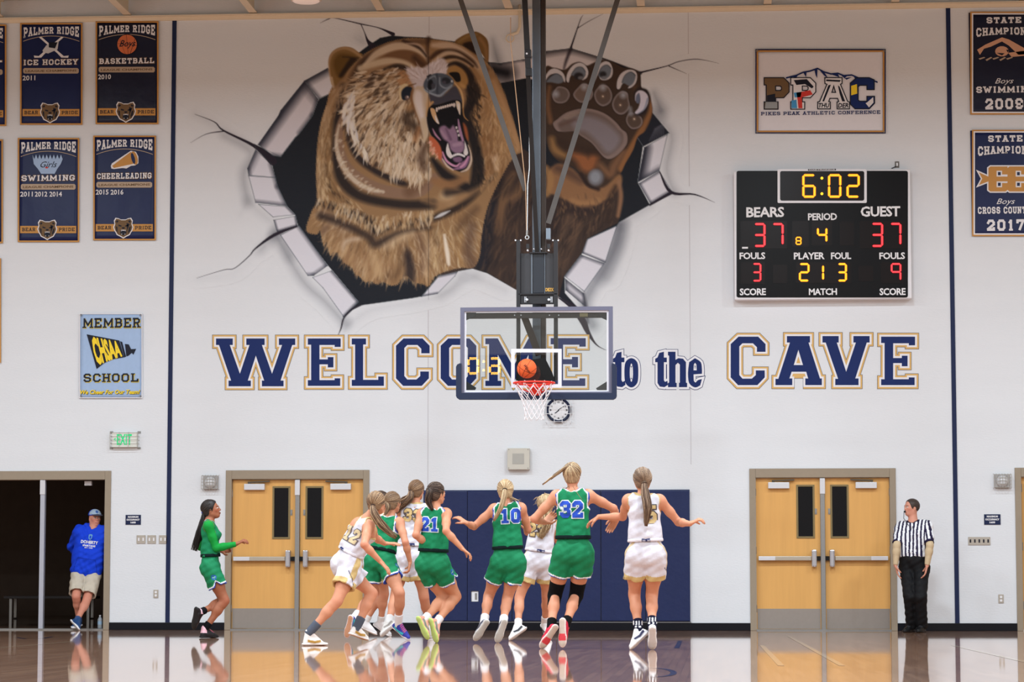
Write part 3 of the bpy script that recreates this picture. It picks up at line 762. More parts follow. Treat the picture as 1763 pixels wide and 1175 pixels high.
fill([(645, 106), (672, 90), (700, 86), (722, 94), (736, 112), (728, 116), (712, 113), (690, 104), (660, 106)], (120, 88, 62), 2.2)
stroke([(714, 100), (728, 112)], [5, 5], (62, 44, 34), 4, .7)
stroke([(694, 70), (722, 82), (734, 96)], [2, 3, 2], (56, 42, 38), 2, .9); stroke([(700, 75), (722, 78), (738, 98)], [1, 2, 1], (196, 172, 150), 1.6, .8)
stroke([(620, 118), (660, 106), (690, 106), (708, 114), (716, 124)], [5, 6, 4, 4, 2], (206, 188, 162), 2.6, .9)
stroke([(662, 118), (682, 114), (700, 118), (708, 124)], [1, 4, 4, 1], (52, 42, 38), 2.2, .9)
stroke([(738, 66), (738, 90), (738, 112)], [5, 4, 3], (70, 50, 38), 3, .9); stroke([(744, 72), (738, 96)], [2, 1], (190, 166, 142), 1.5, .4)
# right forehead
RF = [(742, 70), (790, 78), (826, 104), (850, 150), (868, 200), (882, 260), (872, 276), (840, 310), (826, 330), (818, 240), (808, 150), (780, 112), (744, 112)]
fill(RF, (150, 118, 84), 3, clip=mm)
stroke([(746, 78), (775, 80), (805, 96), (826, 118), (838, 140)], [4, 7, 6, 5, 3], (196, 172, 148), 2.8, .95)
stroke([(742, 100), (756, 90), (785, 88), (812, 104), (822, 116)], [3, 4, 3, 3, 1], (72, 52, 40), 2.4, .95)
stroke([(750, 104), (768, 92), (790, 95), (812, 112)], [3, 4, 3, 2], (198, 176, 152), 2.2, .9)
stroke([(756, 104), (775, 98), (798, 103), (814, 114)], [1.5, 3, 3, 2], (58, 44, 36), 1.8, .95)
stroke([(762, 108), (785, 104), (806, 114)], [2, 3, 2], (192, 166, 136), 2, .8)
stroke([(768, 114), (785, 109), (802, 122), (815, 145), (818, 160)], [2, 3.5, 7, 7, 4], (44, 36, 34), 2.6, 1)
stroke([(826, 122), (846, 160), (862, 210), (874, 255)], [4, 7, 8, 8], (176, 142, 100), 6, .7, mm)
stroke([(850, 140), (866, 178), (884, 225), (892, 255)], [4, 5, 6, 5], (190, 152, 112), 4, .7, mm)
stroke([(836, 240), (846, 275), (836, 300)], [8, 9, 8], (120, 84, 54), 7, .6, mm); stroke([(852, 272), (856, 290)], [4, 3], (228, 206, 182), 4, .8, mm)
fur([(815, 120), (845, 150), (885, 235), (890, 262), (855, 300), (835, 320), (822, 230), (812, 170)], 330, [(196, 160, 116), (164, 124, 82), (136, 100, 64), (212, 180, 142)], 17, 1.4, lambda x, y: (-.12 + (840 - x) * -.003, 1), .5, 1.1, mm, .3)
# dark mask running down the right of the mouth
stroke([(806, 150), (812, 172), (802, 200), (810, 225), (820, 262), (822, 300), (812, 325), (790, 315), (765, 300), (745, 275)], [5, 8, 8, 9, 9, 11, 9, 8, 8, 4], (38, 34, 36), 4.0, 1)
stroke([(812, 140), (822, 158), (812, 182)], [4, 6, 3], (46, 40, 38), 3, .9)
fur([(800, 140), (824, 150), (826, 240), (832, 310), (815, 325), (812, 240)], 130, [(30, 28, 30), (52, 42, 38)], 15, 1.5, lambda x, y: (.3, 1), .8, .9, None, .3)
stroke([(748, 312), (775, 318), (800, 308)], [6, 8, 6], (150, 112, 78), 4, .9); stroke([(795, 330), (770, 332)], [4, 7], (46, 38, 38), 5, .8)
stroke([(728, 345), (760, 352), (800, 338), (838, 318)], [3, 6, 6, 4], (156, 122, 88), 5, .7)
# cheek fur strokes radiating away from the muzzle
CK = [(622, 122), (600, 160), (592, 178), (598, 215), (612, 248), (640, 276), (690, 302), (724, 312), (742, 292), (736, 262), (728, 225), (718, 190), (708, 140), (690, 116)]
def rad(x, y):
    dx, dy = x - 735, y - 130
    return (dx * .9 - .0 * dy, dy * .9 + 22 + (40 if y > 190 else 0))
fill([(640, 120), (615, 160), (610, 200), (630, 240), (670, 270), (700, 240), (715, 180), (700, 140)], (160, 132, 102), 10, .6)
fur(CK, 300, [(66, 50, 42), (90, 68, 52), (52, 42, 40)], 17, 2.4, rad, .75, 1.2, None, .22)
fur(CK, 620, [(222, 206, 182), (206, 186, 158), (188, 162, 130), (226, 214, 196)], 17, 1.9, rad, .85, .8, None, .22)
fur(CK, 170, [(232, 218, 198), (218, 200, 174), (200, 176, 146)], 25, 2.9, rad, .8, 1.0, None, .16)
fur(CK, 90, [(70, 54, 44), (92, 70, 54)], 20, 1.6, rad, .7, 1.0, None, .16)
fur([(594, 170), (612, 150), (610, 200), (616, 240), (640, 270), (625, 262), (604, 225), (594, 200)], 90, [(226, 220, 214), (212, 208, 210), (230, 222, 206)], 20, 2.4, lambda x, y: (-.45, 1) if y < 200 else (.1, 1), .9, .8, None, .15)
fur([(650, 255), (700, 240), (735, 250), (742, 290), (724, 310), (680, 300)], 170, [(228, 214, 194), (212, 192, 166), (190, 164, 134)], 20, 1.8, lambda x, y: (-.12, 1), .8, .8, None, .15)
for x, y, r in ((640, 136, 5), (654, 134, 4), (636, 146, 6), (664, 160, 4), (648, 162, 4)):
    fill(ellipse(x, y, r * 1.6, r * .7, 10, -.5), (62, 48, 40), 2.2, .8)
fur([(690, 118), (712, 130), (716, 150), (700, 150), (688, 140)], 50, [(176, 130, 92), (190, 150, 110)], 12, 2, lambda x, y: (-1, .35), .7, 1)
# brown patches near eye and jaw
stroke([(712, 190), (700, 205), (722, 225)], [6, 9, 6], (70, 56, 46), 6, .85); stroke([(716, 178), (705, 186)], [6, 6], (180, 138, 92), 5, .7)
stroke([(722, 222), (716, 240)], [5, 5], (174, 126, 86), 4, .7); stroke([(732, 252), (726, 272), (730, 290)], [6, 8, 6], (96, 74, 60), 5, .8)
# white bridge
fill([(700, 122), (712, 116), (724, 118), (734, 114), (744, 108), (752, 104), (760, 100), (768, 106), (770, 122), (764, 130), (750, 130), (736, 138), (728, 150), (718, 160), (712, 150), (706, 136)], (206, 198, 204), 2.5)
fur([(702, 120), (735, 118), (752, 106), (768, 112), (766, 128), (735, 134), (715, 146)], 150, [(228, 222, 230), (212, 206, 214), (190, 176, 178)], 12, 1.3, lambda x, y: (x - 738, y - 150), .8, .8, None, .2)
fill([(716, 150), (710, 170), (714, 190), (722, 210), (728, 235), (729, 246), (734, 240), (739, 225), (736, 200), (736, 188), (742, 178), (750, 176), (744, 166), (736, 158), (728, 150)], (200, 182, 162), 1.5)
fill([(716, 156), (713, 172), (718, 190), (726, 208), (730, 200), (728, 180), (726, 160)], (228, 220, 220), 3, .9)
stroke([(740, 168), (738, 182)], [3, 4], (196, 150, 98), 3, .8); stroke([(728, 206), (733, 228), (730, 242)], [3, 3, 2], (208, 190, 160), 2.5, .8)
stroke([(710, 150), (708, 168), (714, 190), (722, 212)], [1, 2, 1.4, 1], (128, 90, 60), 1.4, .8)
# eyes
stroke([(690, 170), (690, 154), (697, 147), (705, 149)], [2, 3, 3, 2], (216, 198, 160), 1.2, 1)
fill([(692, 156), (700, 149), (709, 151), (707, 160), (704, 170), (694, 172), (691, 165)], (34, 42, 56), 1)
fill(ellipse(701, 168, 3.6, 3.6, 12), (120, 104, 104), 1.2); fill(ellipse(702, 167, 1.4, 1.4, 8), (216, 208, 204), .8)
stroke([(704, 148), (716, 144)], [2, .5], (110, 78, 52), 1.2, .9)
fill([(770, 122), (780, 114), (792, 116), (802, 126), (806, 140), (800, 150), (790, 150), (782, 138)], (166, 128, 78), 2)
fill([(773, 126), (784, 124), (791, 127), (793, 139), (786, 141), (780, 134)], (26, 24, 26), .9)
stroke([(794, 146), (800, 150)], [3, 3], (190, 150, 96), 2, .8)
# chin under nose, lips, mouth
fill([(740, 160), (760, 166), (782, 148), (792, 162), (797, 176), (792, 182), (765, 178), (748, 184), (740, 172)], (70, 70, 82), 2)
fill([(735, 196), (742, 182), (755, 180), (785, 172), (796, 180), (798, 210), (803, 236), (810, 262), (811, 284), (804, 294), (793, 296), (778, 290), (765, 280), (760, 262), (754, 246), (742, 232), (736, 215)], (22, 22, 28), 1)
stroke([(782, 142), (793, 156), (797, 172), (797, 186)], [1, 1.8, 1.5, 1], (204, 168, 120), .9); stroke([(797, 186), (799, 200), (806, 208)], [.8, 1, .6], (176, 132, 82), .8)
stroke([(745, 176), (736, 186), (734, 200)], [2, 1.5, 1.2], (196, 156, 110), 1, .9)
fill([(756, 222), (765, 216), (774, 222), (781, 216), (788, 232), (789, 242), (797, 243), (800, 252), (796, 262), (785, 264), (776, 258), (772, 246), (762, 238)], (146, 118, 146), 2)
stroke([(768, 222), (776, 240)], [1.5, 2], (96, 72, 98), 2, .7); stroke([(782, 250), (792, 248)], [3, 3], (176, 148, 172), 2, .8); stroke([(760, 226), (768, 238)], [2, 2], (176, 146, 168), 1.6, .7)
stroke([(789, 206), (792, 225), (797, 242)], [1, 2.6, 2], (168, 132, 166), .9); stroke([(745, 222), (750, 232), (758, 241)], [.8, 1.8, 1.2], (178, 132, 160), .9)
for x, y in ((786, 220), (788, 226), (790, 233)): fill(ellipse(x, y, 1.8, 2.4, 8), (214, 208, 212), .7)
fill([(760, 262), (763, 274), (770, 283), (780, 290), (790, 286), (794, 280), (800, 276), (808, 268), (808, 276), (802, 288), (792, 292), (778, 292), (766, 284), (759, 272)], (140, 104, 138), 1)
stroke([(762, 262), (768, 276), (778, 284), (786, 286), (792, 281)], [1.2, 2, 2, 1.8, 1], (206, 150, 186), .9); stroke([(793, 288), (800, 282), (806, 270)], [1.5, 2, 1.2], (200, 146, 180), .9)
fill([(780, 272), (792, 270), (796, 276), (790, 280), (782, 278)], (124, 94, 126), 1.5)
W1 = (226, 222, 224); CRM = (222, 206, 184)
fill([(741, 187), (748, 188), (752, 200), (756, 213), (750, 210), (744, 200)], (214, 176, 132), .7); fill([(749, 198), (752, 203), (756, 213), (751, 210)], W1, .7)
fill([(785, 174), (792, 177), (793, 190), (792, 198), (789, 192), (786, 184)], CRM, .7); stroke([(789, 180), (791, 196)], [1.4, .5], W1, .6)
for i in range(9):
    t = i / 8; fill(ellipse(752 + 30 * t, 187.5 - 8 * t + (1.5 if i in (0, 8) else 0), 2.1, 2.6 if i not in (0, 8) else 4, 8), (220, 210, 206), .6)
fill([(771, 246), (768, 256), (769, 266), (775, 273), (779, 270), (776, 262), (773, 254)], W1, .8); fill([(800, 243), (804, 254), (806, 264), (802, 268), (798, 264), (800, 254)], W1, .8)
for i in range(8):
    t = i / 7; fill(ellipse(779 + 20 * t, 269 - 3.2 * math.sin(t * 3.14), 2, 2.2, 8), (226, 224, 230), .6)
stroke([(762, 274), (770, 286), (780, 293)], [1, 1.6, 1], (208, 190, 168), .9); stroke([(794, 296), (805, 291), (811, 277), (810, 262), (806, 250)], [1, 2.2, 2, 1.2, .7], (204, 184, 166), .9)
fill([(738, 238), (744, 236), (752, 243), (759, 254), (761, 268), (758, 276), (750, 266), (744, 254)], (196, 104, 72), 1.6)
fur([(738, 240), (746, 246), (752, 260), (758, 275), (750, 268), (742, 256)], 34, [(230, 190, 170), (222, 160, 136)], 6, 1.6, lambda x, y: (-.7, .8), .8, .8)
fill([(797, 212), (803, 218), (806, 230), (806, 242), (801, 234)], (168, 92, 58), 1.8, .9)
# nose
fill([(729, 147), (733, 136), (742, 129), (752, 126), (764, 127), (775, 132), (781, 140), (779, 149), (770, 156), (761, 166), (748, 164), (735, 159)], (84, 94, 110), 1.2)
stroke([(730, 154), (740, 160), (756, 165), (766, 158), (778, 148)], [1, 1.6, 2, 1.6, 1], (160, 174, 190), 1.1, .8)
stroke([(736, 138), (748, 131), (752, 140), (750, 152), (742, 157), (735, 152)], [.8, 1.2, 1.2, 1.2, 1.2, .8], (146, 160, 176), 1.1, .8)
fill(ellipse(741, 146, 4.5, 9, 14, .1), (26, 30, 38), 1.3); fill(ellipse(746, 148, 3.5, 5, 12), (70, 72, 84), 1.4)
stroke([(757, 134), (758, 146), (768, 152), (778, 146)], [.9, 1.3, 1.4, .8], (150, 164, 182), 1.1, .8); fill(ellipse(768, 139, 7.5, 5.5, 14, .2), (44, 48, 58), 1.6); fill(ellipse(765, 142, 3, 3, 10), (76, 74, 90), 1.4)
stroke([(752, 128), (753, 160)], [1.5, 2], (54, 60, 74), 1.6, .7); fill(ellipse(778, 140, 1.6, 2, 8), (206, 214, 224), .9)
stroke([(736, 132), (741, 129)], 1.3, (26, 30, 38), 1)
# ears
fill([(573, 148), (568, 128), (565, 108), (568, 94), (578, 84), (592, 80), (606, 82), (618, 90), (624, 95), (608, 108), (594, 124), (584, 140)], (128, 98, 58), 1.2)
fill([(580, 130), (574, 110), (580, 96), (592, 92), (612, 98), (606, 110), (594, 124), (588, 134)], (100, 74, 34), 3)
fill([(584, 130), (596, 110), (602, 100), (590, 98), (612, 99), (616, 100), (604, 114), (590, 132)], (46, 34, 26), 2.4)
stroke([(572, 145), (567, 122), (567, 104), (574, 90), (590, 83), (606, 86), (622, 98)], [1.2, 1.6, 2, 2.4, 2.4, 3, 2], (176, 144, 108), 1.6, .75)
stroke([(574, 150), (571, 134)], [2, 2], (206, 186, 160), 1.2, .6)
fill([(783, 73), (794, 62), (808, 56), (820, 54), (832, 60), (840, 70), (842, 86), (840, 108), (828, 92), (812, 82)], (118, 88, 50), 1.2)
fill([(797, 76), (812, 72), (818, 84), (824, 96), (808, 86)], (40, 26, 20), 2); stroke([(826, 66), (836, 82), (838, 104)], [3, 3, 2], (150, 112, 72), 2, .7)
stroke([(790, 72), (806, 62), (820, 60)], [2, 3, 2], (144, 114, 70), 2, .7)
# ruff highlight along the left back of the head
stroke([(600, 142), (580, 160), (566, 190), (560, 230)], [2, 3, 3, 2], (180, 152, 120), 3, .6); fur([(575, 150), (600, 140), (590, 170), (575, 200), (562, 200)], 60, [(150, 118, 86), (176, 148, 116)], 14, 1.6, lambda x, y: (-.3, 1), .5, 1)

# ================= raised paw
PAW = [(938, 120), (954, 117), (972, 120), (985, 110), (998, 107), (1010, 113), (1022, 108), (1036, 103), (1054, 106), (1072, 116), (1090, 118), (1102, 128), (1104, 150), (1114, 155), (1121, 172), (1123, 196), (1112, 224), (1098, 236), (1090, 258), (1077, 281), (1065, 303), (1040, 320), (1015, 322), (1002, 304), (987, 288), (965, 280), (951, 267), (942, 247), (938, 200)]
fill(PAW, (66, 52, 44), 1.2)
pm = maskof(PAW, 1.2)
stroke([(946, 150), (943, 180), (948, 210)], [3, 4, 4], (126, 92, 66), 3, .8, pm)
stroke([(1118, 168), (1120, 192), (1104, 226), (1086, 262), (1072, 290)], [3, 4, 6, 8, 8], (150, 104, 66), 3, .9, pm)
stroke([(950, 240), (956, 258), (972, 268)], [5, 7, 5], (160, 122, 78), 5, .8, pm); stroke([(1076, 128), (1092, 150)], [4, 4], (104, 76, 56), 4, .6, pm)
stroke([(986, 262), (1000, 272), (1012, 285), (1022, 272)], [7, 10, 12, 8], (156, 98, 62), 6, .9, pm); stroke([(965, 245), (985, 255), (1030, 262)], [6, 8, 6], (58, 44, 38), 5, .8, pm)
stroke([(1034, 285), (1050, 300), (1058, 285), (1072, 262)], [5, 7, 7, 6], (136, 100, 74), 5, .8, pm)
# forearm / wrist
fill([(943, 300), (960, 282), (985, 290), (1000, 306), (1014, 322), (1040, 322), (1066, 300), (1070, 316), (1050, 340), (1020, 356), (1000, 358), (975, 345), (955, 336), (944, 330)], (140, 104, 74), 2.5)
stroke([(960, 290), (980, 298), (1000, 312)], [7, 8, 5], (84, 64, 56), 6, .8); stroke([(985, 345), (1005, 352), (1030, 346)], [3, 5, 4], (164, 124, 86), 4, .8)
stroke([(940, 290), (948, 310), (942, 335)], [5, 6, 5], (160, 122, 80), 3, .8)
stroke([(1060, 322), (1050, 345), (1046, 380)], [3, 5, 6], (58, 46, 42), 4, .9); stroke([(1066, 312), (1069, 340), (1064, 372)], [3, 4, 3], (146, 110, 84), 2.5, .9)
stroke([(1000, 300), (1012, 318), (1030, 326)], [2.5, 3, 3], (44, 34, 34), 2.5, .9); stroke([(950, 345), (985, 362), (1020, 362)], [6, 7, 6], (52, 42, 42), 5, .9)
fur([(950, 335), (1060, 330), (1050, 355), (1000, 368), (955, 356)], 60, [(150, 114, 80), (96, 74, 60)], 12, 1.4, lambda x, y: (.1, 1), .5, 1)
# pads
def pad(pts, c=(104, 92, 88), e=(150, 140, 142), hi=None):
    fill([(x, y) for x, y in pts], (34, 28, 28), 3, .8)
    fill(pts, e, 1)
    cx = sum(p[0] for p in pts) / len(pts); cy = sum(p[1] for p in pts) / len(pts)
    fill([(cx + (x - cx) * .88, cy + (y - cy) * .88) for x, y in pts], c, 2)
    if hi: fill(ellipse(hi[0], hi[1], 5, 5, 12), (176, 184, 198), 4, .8)
pad([(951, 164), (958, 151), (966, 149), (976, 153), (981, 163), (976, 174), (966, 178), (955, 175)], hi=(957, 162))
pad([(987, 162), (996, 150), (1004, 144), (1014, 147), (1021, 160), (1016, 172), (1002, 177), (992, 172)], c=(110, 94, 86), hi=(1006, 150))
pad([(1023, 162), (1030, 150), (1038, 146), (1048, 150), (1054, 164), (1050, 177), (1038, 183), (1027, 176)], c=(96, 82, 76), hi=(1038, 151))
pad([(1054, 178), (1060, 165), (1070, 157), (1080, 160), (1082, 170), (1084, 184), (1076, 195), (1066, 197), (1057, 190)], c=(92, 78, 72), hi=(1073, 164))
pad([(1078, 204), (1084, 194), (1094, 196), (1104, 202), (1106, 212), (1100, 220), (1088, 222), (1080, 214)], c=(88, 74, 66))
stroke([(1085, 186), (1086, 196)], [3, 4], (140, 142, 150), 2.5, .8)
for x, y in ((1038, 166), (1068, 181), (1092, 205)):
    fill(ellipse(x, y, 3.6, 3.6, 12), (116, 98, 88), 1.2); fill(ellipse(x, y, 1.3, 1.3, 8), (222, 206, 186), .7)
BP = [(952, 213), (960, 205), (970, 197), (980, 192), (1000, 187), (1020, 188), (1042, 196), (1060, 210), (1070, 222), (1079, 230), (1080, 245), (1074, 256), (1062, 268), (1050, 274), (1040, 271), (1030, 260), (1018, 246), (1000, 234), (990, 226), (978, 226), (960, 226)]
pad(BP, c=(112, 98, 94), e=(136, 120, 116))
fill([(985, 205), (1010, 200), (1036, 208), (1058, 224), (1068, 240), (1058, 258), (1044, 262), (1030, 246), (1010, 228), (990, 222)], (134, 128, 136), 5, .9)
stroke([(966, 215), (990, 206)], [3, 3], (100, 80, 74), 3, .8)
fill([(970, 202), (984, 194), (1004, 192), (990, 200), (976, 206)], (150, 134, 126), 2, .7)
fill(ellipse(1026, 306, 14, 15, 16), (100, 96, 100), 2.5); fill(ellipse(1025, 305, 10, 11, 16), (140, 146, 156), 4)
# claws
def claw(outer, inner, tip=None):
    fill(outer, (30, 26, 32), 2.2, .9); fill(outer, (204, 202, 208), .8); fill(inner, (112, 122, 136), 1.2)
    stroke(inner[:4], [.8, .8], (54, 60, 72), 1, .6)
claw([(938, 133), (946, 121), (956, 118), (968, 124), (973, 134), (972, 142), (966, 132), (956, 127), (946, 130), (938, 140)], [(940, 141), (948, 132), (958, 127), (967, 132), (970, 140), (962, 144), (950, 142)])
claw([(975, 138), (977, 126), (986, 113), (998, 108), (1008, 113), (1013, 124), (1010, 134), (1002, 138), (1008, 128), (1000, 118), (990, 122), (982, 132), (979, 142)], [(984, 128), (992, 117), (1002, 116), (1008, 124), (1005, 134), (996, 136), (988, 131)])
fill(ellipse(996, 131, 8, 6, 12), (40, 38, 44), 2); fill(ellipse(1000, 134, 5, 3, 10), (110, 112, 120), 1.5)
claw([(1021, 144), (1024, 128), (1030, 114), (1040, 106), (1050, 108), (1055, 120), (1053, 132), (1044, 138), (1034, 137), (1030, 128), (1026, 136)], [(1030, 128), (1036, 116), (1045, 112), (1052, 118), (1050, 130), (1042, 136), (1034, 134)])
fill(ellipse(1038, 128, 6, 5, 12), (44, 44, 50), 2); fill(ellipse(1040, 134, 5, 3, 10), (120, 126, 136), 1.5)
claw([(1062, 152), (1063, 138), (1070, 126), (1082, 120), (1093, 122), (1097, 130), (1095, 142), (1088, 150), (1081, 152), (1085, 145), (1080, 140), (1072, 144), (1067, 153)], [(1071, 142), (1076, 130), (1086, 124), (1094, 130), (1091, 142), (1084, 148), (1076, 144)])
fill([(1093, 172), (1092, 160), (1098, 152), (1106, 150), (1116, 156), (1120, 168), (1116, 184), (1110, 196), (1098, 200), (1092, 195), (1100, 188), (1104, 174)], (40, 34, 38), 2.5, .9)
fill([(1094, 174), (1094, 162), (1100, 156), (1108, 157), (1115, 164), (1116, 176), (1110, 188), (1098, 196), (1093, 194), (1099, 186), (1102, 174), (1100, 164)], (208, 206, 222), 1)
fill([(1095, 176), (1095, 166), (1100, 160), (1102, 168), (1100, 178)], (104, 112, 136), 1.2); stroke([(1115, 170), (1109, 188), (1098, 196)], [1.4, 1.2, .8], (128, 140, 166), 1, .8)
# joint of the wall shows through the paint
stroke([(738, 64), (738, 516)], .5, (26, 26, 30), .6, .45, sm=False)

# --- the painted skin
def build_mural():
    act = AL > 0.012
    # corners -> cells
    cell = act[:-1, :-1] | act[1:, :-1] | act[:-1, 1:] | act[1:, 1:]
    # world coords by intersecting pixel rays with the wall
    Yp = -.003
    D = np.array(FW)[None, None] * FPX + np.array(RT)[None, None] * (GX - 881.5)[..., None] + np.array(UP)[None, None] * (587.5 - GY)[..., None]
    t = (Yp - CAM.y) / D[..., 1]
    Wd = np.array(CAM)[None, None] + D * t[..., None]
    idx = np.full(act.shape, -1, np.int64)
    used = np.zeros(act.shape, bool)
    used[:-1, :-1] |= cell; used[1:, :-1] |= cell; used[:-1, 1:] |= cell; used[1:, 1:] |= cell
    idx[used] = np.arange(used.sum())
    v = Wd[used]; c = v.mean(0)
    j, i = np.nonzero(cell)
    f = np.stack([idx[j, i], idx[j + 1, i], idx[j + 1, i + 1], idx[j, i + 1]], 1)
    me = bpy.data.meshes.new('bear_mural')
    me.vertices.add(len(v)); me.vertices.foreach_set('co', (v - c).astype(np.float32).ravel())
    me.loops.add(len(f) * 4); me.loops.foreach_set('vertex_index', f.astype(np.int32).ravel())
    me.polygons.add(len(f)); me.polygons.foreach_set('loop_start', np.arange(0, len(f) * 4, 4, dtype=np.int32))
    me.update(calc_edges=True)
    s = CV[used] / 255.0
    lin = np.where(s <= .04045, s / 12.92, ((s + .055) / 1.055) ** 2.4)
    colr = np.concatenate([lin, AL[used][:, None]], 1).astype(np.float32)
    ca = me.color_attributes.new('Col', 'FLOAT_COLOR', 'POINT')
    ca.data.foreach_set('color', colr.ravel())
    m = mat('mural_paint', WALLC, 0.7)
    nt = m.node_tree; b = nt.nodes['Principled BSDF']
    base = wall_nodes(m)
    a = nt.nodes.new('ShaderNodeAttribute'); a.attribute_name = 'Col'
    mx = nt.nodes.new('ShaderNodeMix'); mx.data_type = 'RGBA'
    nt.links.new(a.outputs['Alpha'], mx.inputs[0]); nt.links.new(base, mx.inputs[6]); nt.links.new(a.outputs['Color'], mx.inputs[7])
    nt.links.new(mx.outputs[2], b.inputs['Base Color'])
    me.materials.append(m)
    o = bpy.data.objects.new('bear_mural', me); COL.objects.link(o); o.location = c
    tag(o, 'huge painted mural of a roaring brown bear with raised paw breaking through the white wall', 'mural')
build_mural()
# ================================================================== painted words
M_LNAVY = mat('letter_navy', (18, 38, 94), 0.55, noise=.12, nscale=4)
M_LGOLD = mat('letter_gold', (212, 172, 108), 0.55, noise=.12, nscale=2)
M_LWHITE = mat('letter_white', (226, 226, 232), 0.55)
M_LEDGE = mat('letter_edge', (62, 64, 84), 0.55)
def gl(pts, sx, sy, s, dx=0): return [(sx + (x) / s + dx, sy + y / s) for x, y in pts]
A_ = lambda pts: gl(pts, 340, 550, 3.833)
B_ = lambda pts: gl(pts, 1040, 550, 3.04)
GW = [(122, 127), (233, 127), (233, 170), (213, 170), (280, 360), (343, 170), (322, 170), (322, 127), (443, 127), (443, 170), (425, 170), (492, 360), (558, 170), (537, 170), (537, 127), (645, 127), (645, 170), (625, 170), (548, 405), (568, 405), (568, 443), (425, 443), (425, 405), (440, 405), (385, 240), (332, 405), (352, 405), (352, 443), (205, 443), (205, 405), (222, 405), (142, 170), (122, 170)]
GE = [(728, 127), (945, 127), (945, 183), (905, 183), (905, 170), (805, 170), (805, 265), (860, 265), (860, 250), (897, 250), (897, 318), (860, 318), (860, 298), (805, 298), (805, 402), (905, 402), (905, 390), (942, 390), (942, 440), (728, 440), (728, 402), (750, 402), (750, 168), (728, 168)]
GL_ = [(1018, 127), (1112, 127), (1112, 167), (1093, 167), (1093, 400), (1193, 400), (1193, 378), (1230, 378), (1230, 440), (1018, 440), (1018, 400), (1040, 400), (1040, 167), (1018, 167)]
GC = [(1360, 127), (1485, 127), (1532, 175), (1532, 225), (1477, 225), (1477, 195), (1452, 170), (1385, 170), (1365, 190), (1365, 375), (1385, 398), (1445, 398), (1470, 375), (1470, 345), (1527, 345), (1527, 390), (1480, 440), (1357, 440), (1310, 390), (1310, 175)]
Oo = [(1655, 127), (1795, 127), (1840, 175), (1840, 390), (1793, 440), (1653, 440), (1605, 390), (1605, 175)]
Oh = [(1680, 170), (1766, 170), (1784, 190), (1784, 375), (1766, 398), (1680, 398), (1661, 375), (1661, 190)]
GM = [(835.6, 583), (857, 583), (883.5, 632), (910, 583), (931, 583), (931, 593), (925, 593), (925, 656), (931, 656), (931, 665), (904, 665), (904, 656), (910, 656), (910, 611), (884, 660), (857, 611), (857, 656), (863, 656), (863, 665), (835.6, 665), (835.6, 656), (842, 656), (842, 593), (835.6, 593)]
GA = [(957, 88), (1078, 88), (1078, 122), (1070, 122), (1130, 310), (1140, 310), (1140, 345), (1053, 345), (1053, 310), (1068, 310), (1058, 275), (982, 275), (970, 310), (985, 310), (985, 345), (897, 345), (897, 312), (912, 312), (973, 122), (957, 122)]
GA2 = [(957, 88), (1078, 88), (1078, 122), (1070, 122), (1130, 310), (1140, 310), (1140, 345), (1062, 345), (1062, 290), (976, 290), (976, 345), (897, 345), (897, 312), (912, 312), (973, 122), (957, 122)]
GAh = [(1017, 160), (993, 240), (1041, 240)]
GV = [(1143, 88), (1228, 88), (1228, 122), (1218, 122), (1267, 275), (1318, 122), (1305, 122), (1305, 88), (1390, 88), (1390, 122), (1375, 122), (1315, 310), (1332, 310), (1332, 345), (1210, 345), (1210, 312), (1225, 312), (1160, 122), (1143, 122)]
def scaleto(pts, x0, x1, y0, y1):
    a = min(p[0] for p in pts); b = max(p[0] for p in pts); c = min(p[1] for p in pts); d = max(p[1] for p in pts)
    return [(x0 + (p[0] - a) / (b - a) * (x1 - x0), y0 + (p[1] - c) / (d - c) * (y1 - y0)) for p in pts]
LCNT = [0]
def painted_letter(loops, root, layers, nohole=()):
    LCNT[0] += 1
    """one letter: flat coats of paint, each a hair proud of the one under it"""
    mb = MB(); ms = []
    for i, (off, m) in enumerate(layers):
        mb.mi = i; ms.append(m)
        Y = -.004 - .0015 * i - .0004 * (LCNT[0] % 3)
        ppoly(mb, B_(GA2) if i in nohole else loops[0], Y, () if i in nohole else loops[1:], off)
    return mb.build('letter', ms, root)
LAY = [(.054, M_LEDGE), (.049, M_LGOLD), (.026, M_LWHITE), (0.0, M_LNAVY)]
r = empty('painted_word', tuple(P(695, 665)), 'large navy and gold painted word WELCOME on the wall below the bear', 'lettering')
for lp in ([A_(GW)], [A_(GE)], [A_(GL_)], [A_(GC)], [A_(Oo), A_(Oh)], [GM], [scaleto(GE, 948, 1008.5, 582.5, 665)]):
    painted_letter(lp, r, LAY)
r = empty('painted_word', tuple(P(1417, 665)), 'large navy and gold painted word CAVE under the scoreboard', 'lettering')
for lp in ([scaleto(GC, 1258, 1318, 580, 663.5)], [B_(GA), B_(GAh)], [B_(GV)], [scaleto(GE, 1517, 1575.5, 580, 663.5)]):
    painted_letter(lp, r, LAY, (0, 1) if len(lp) > 1 else ())
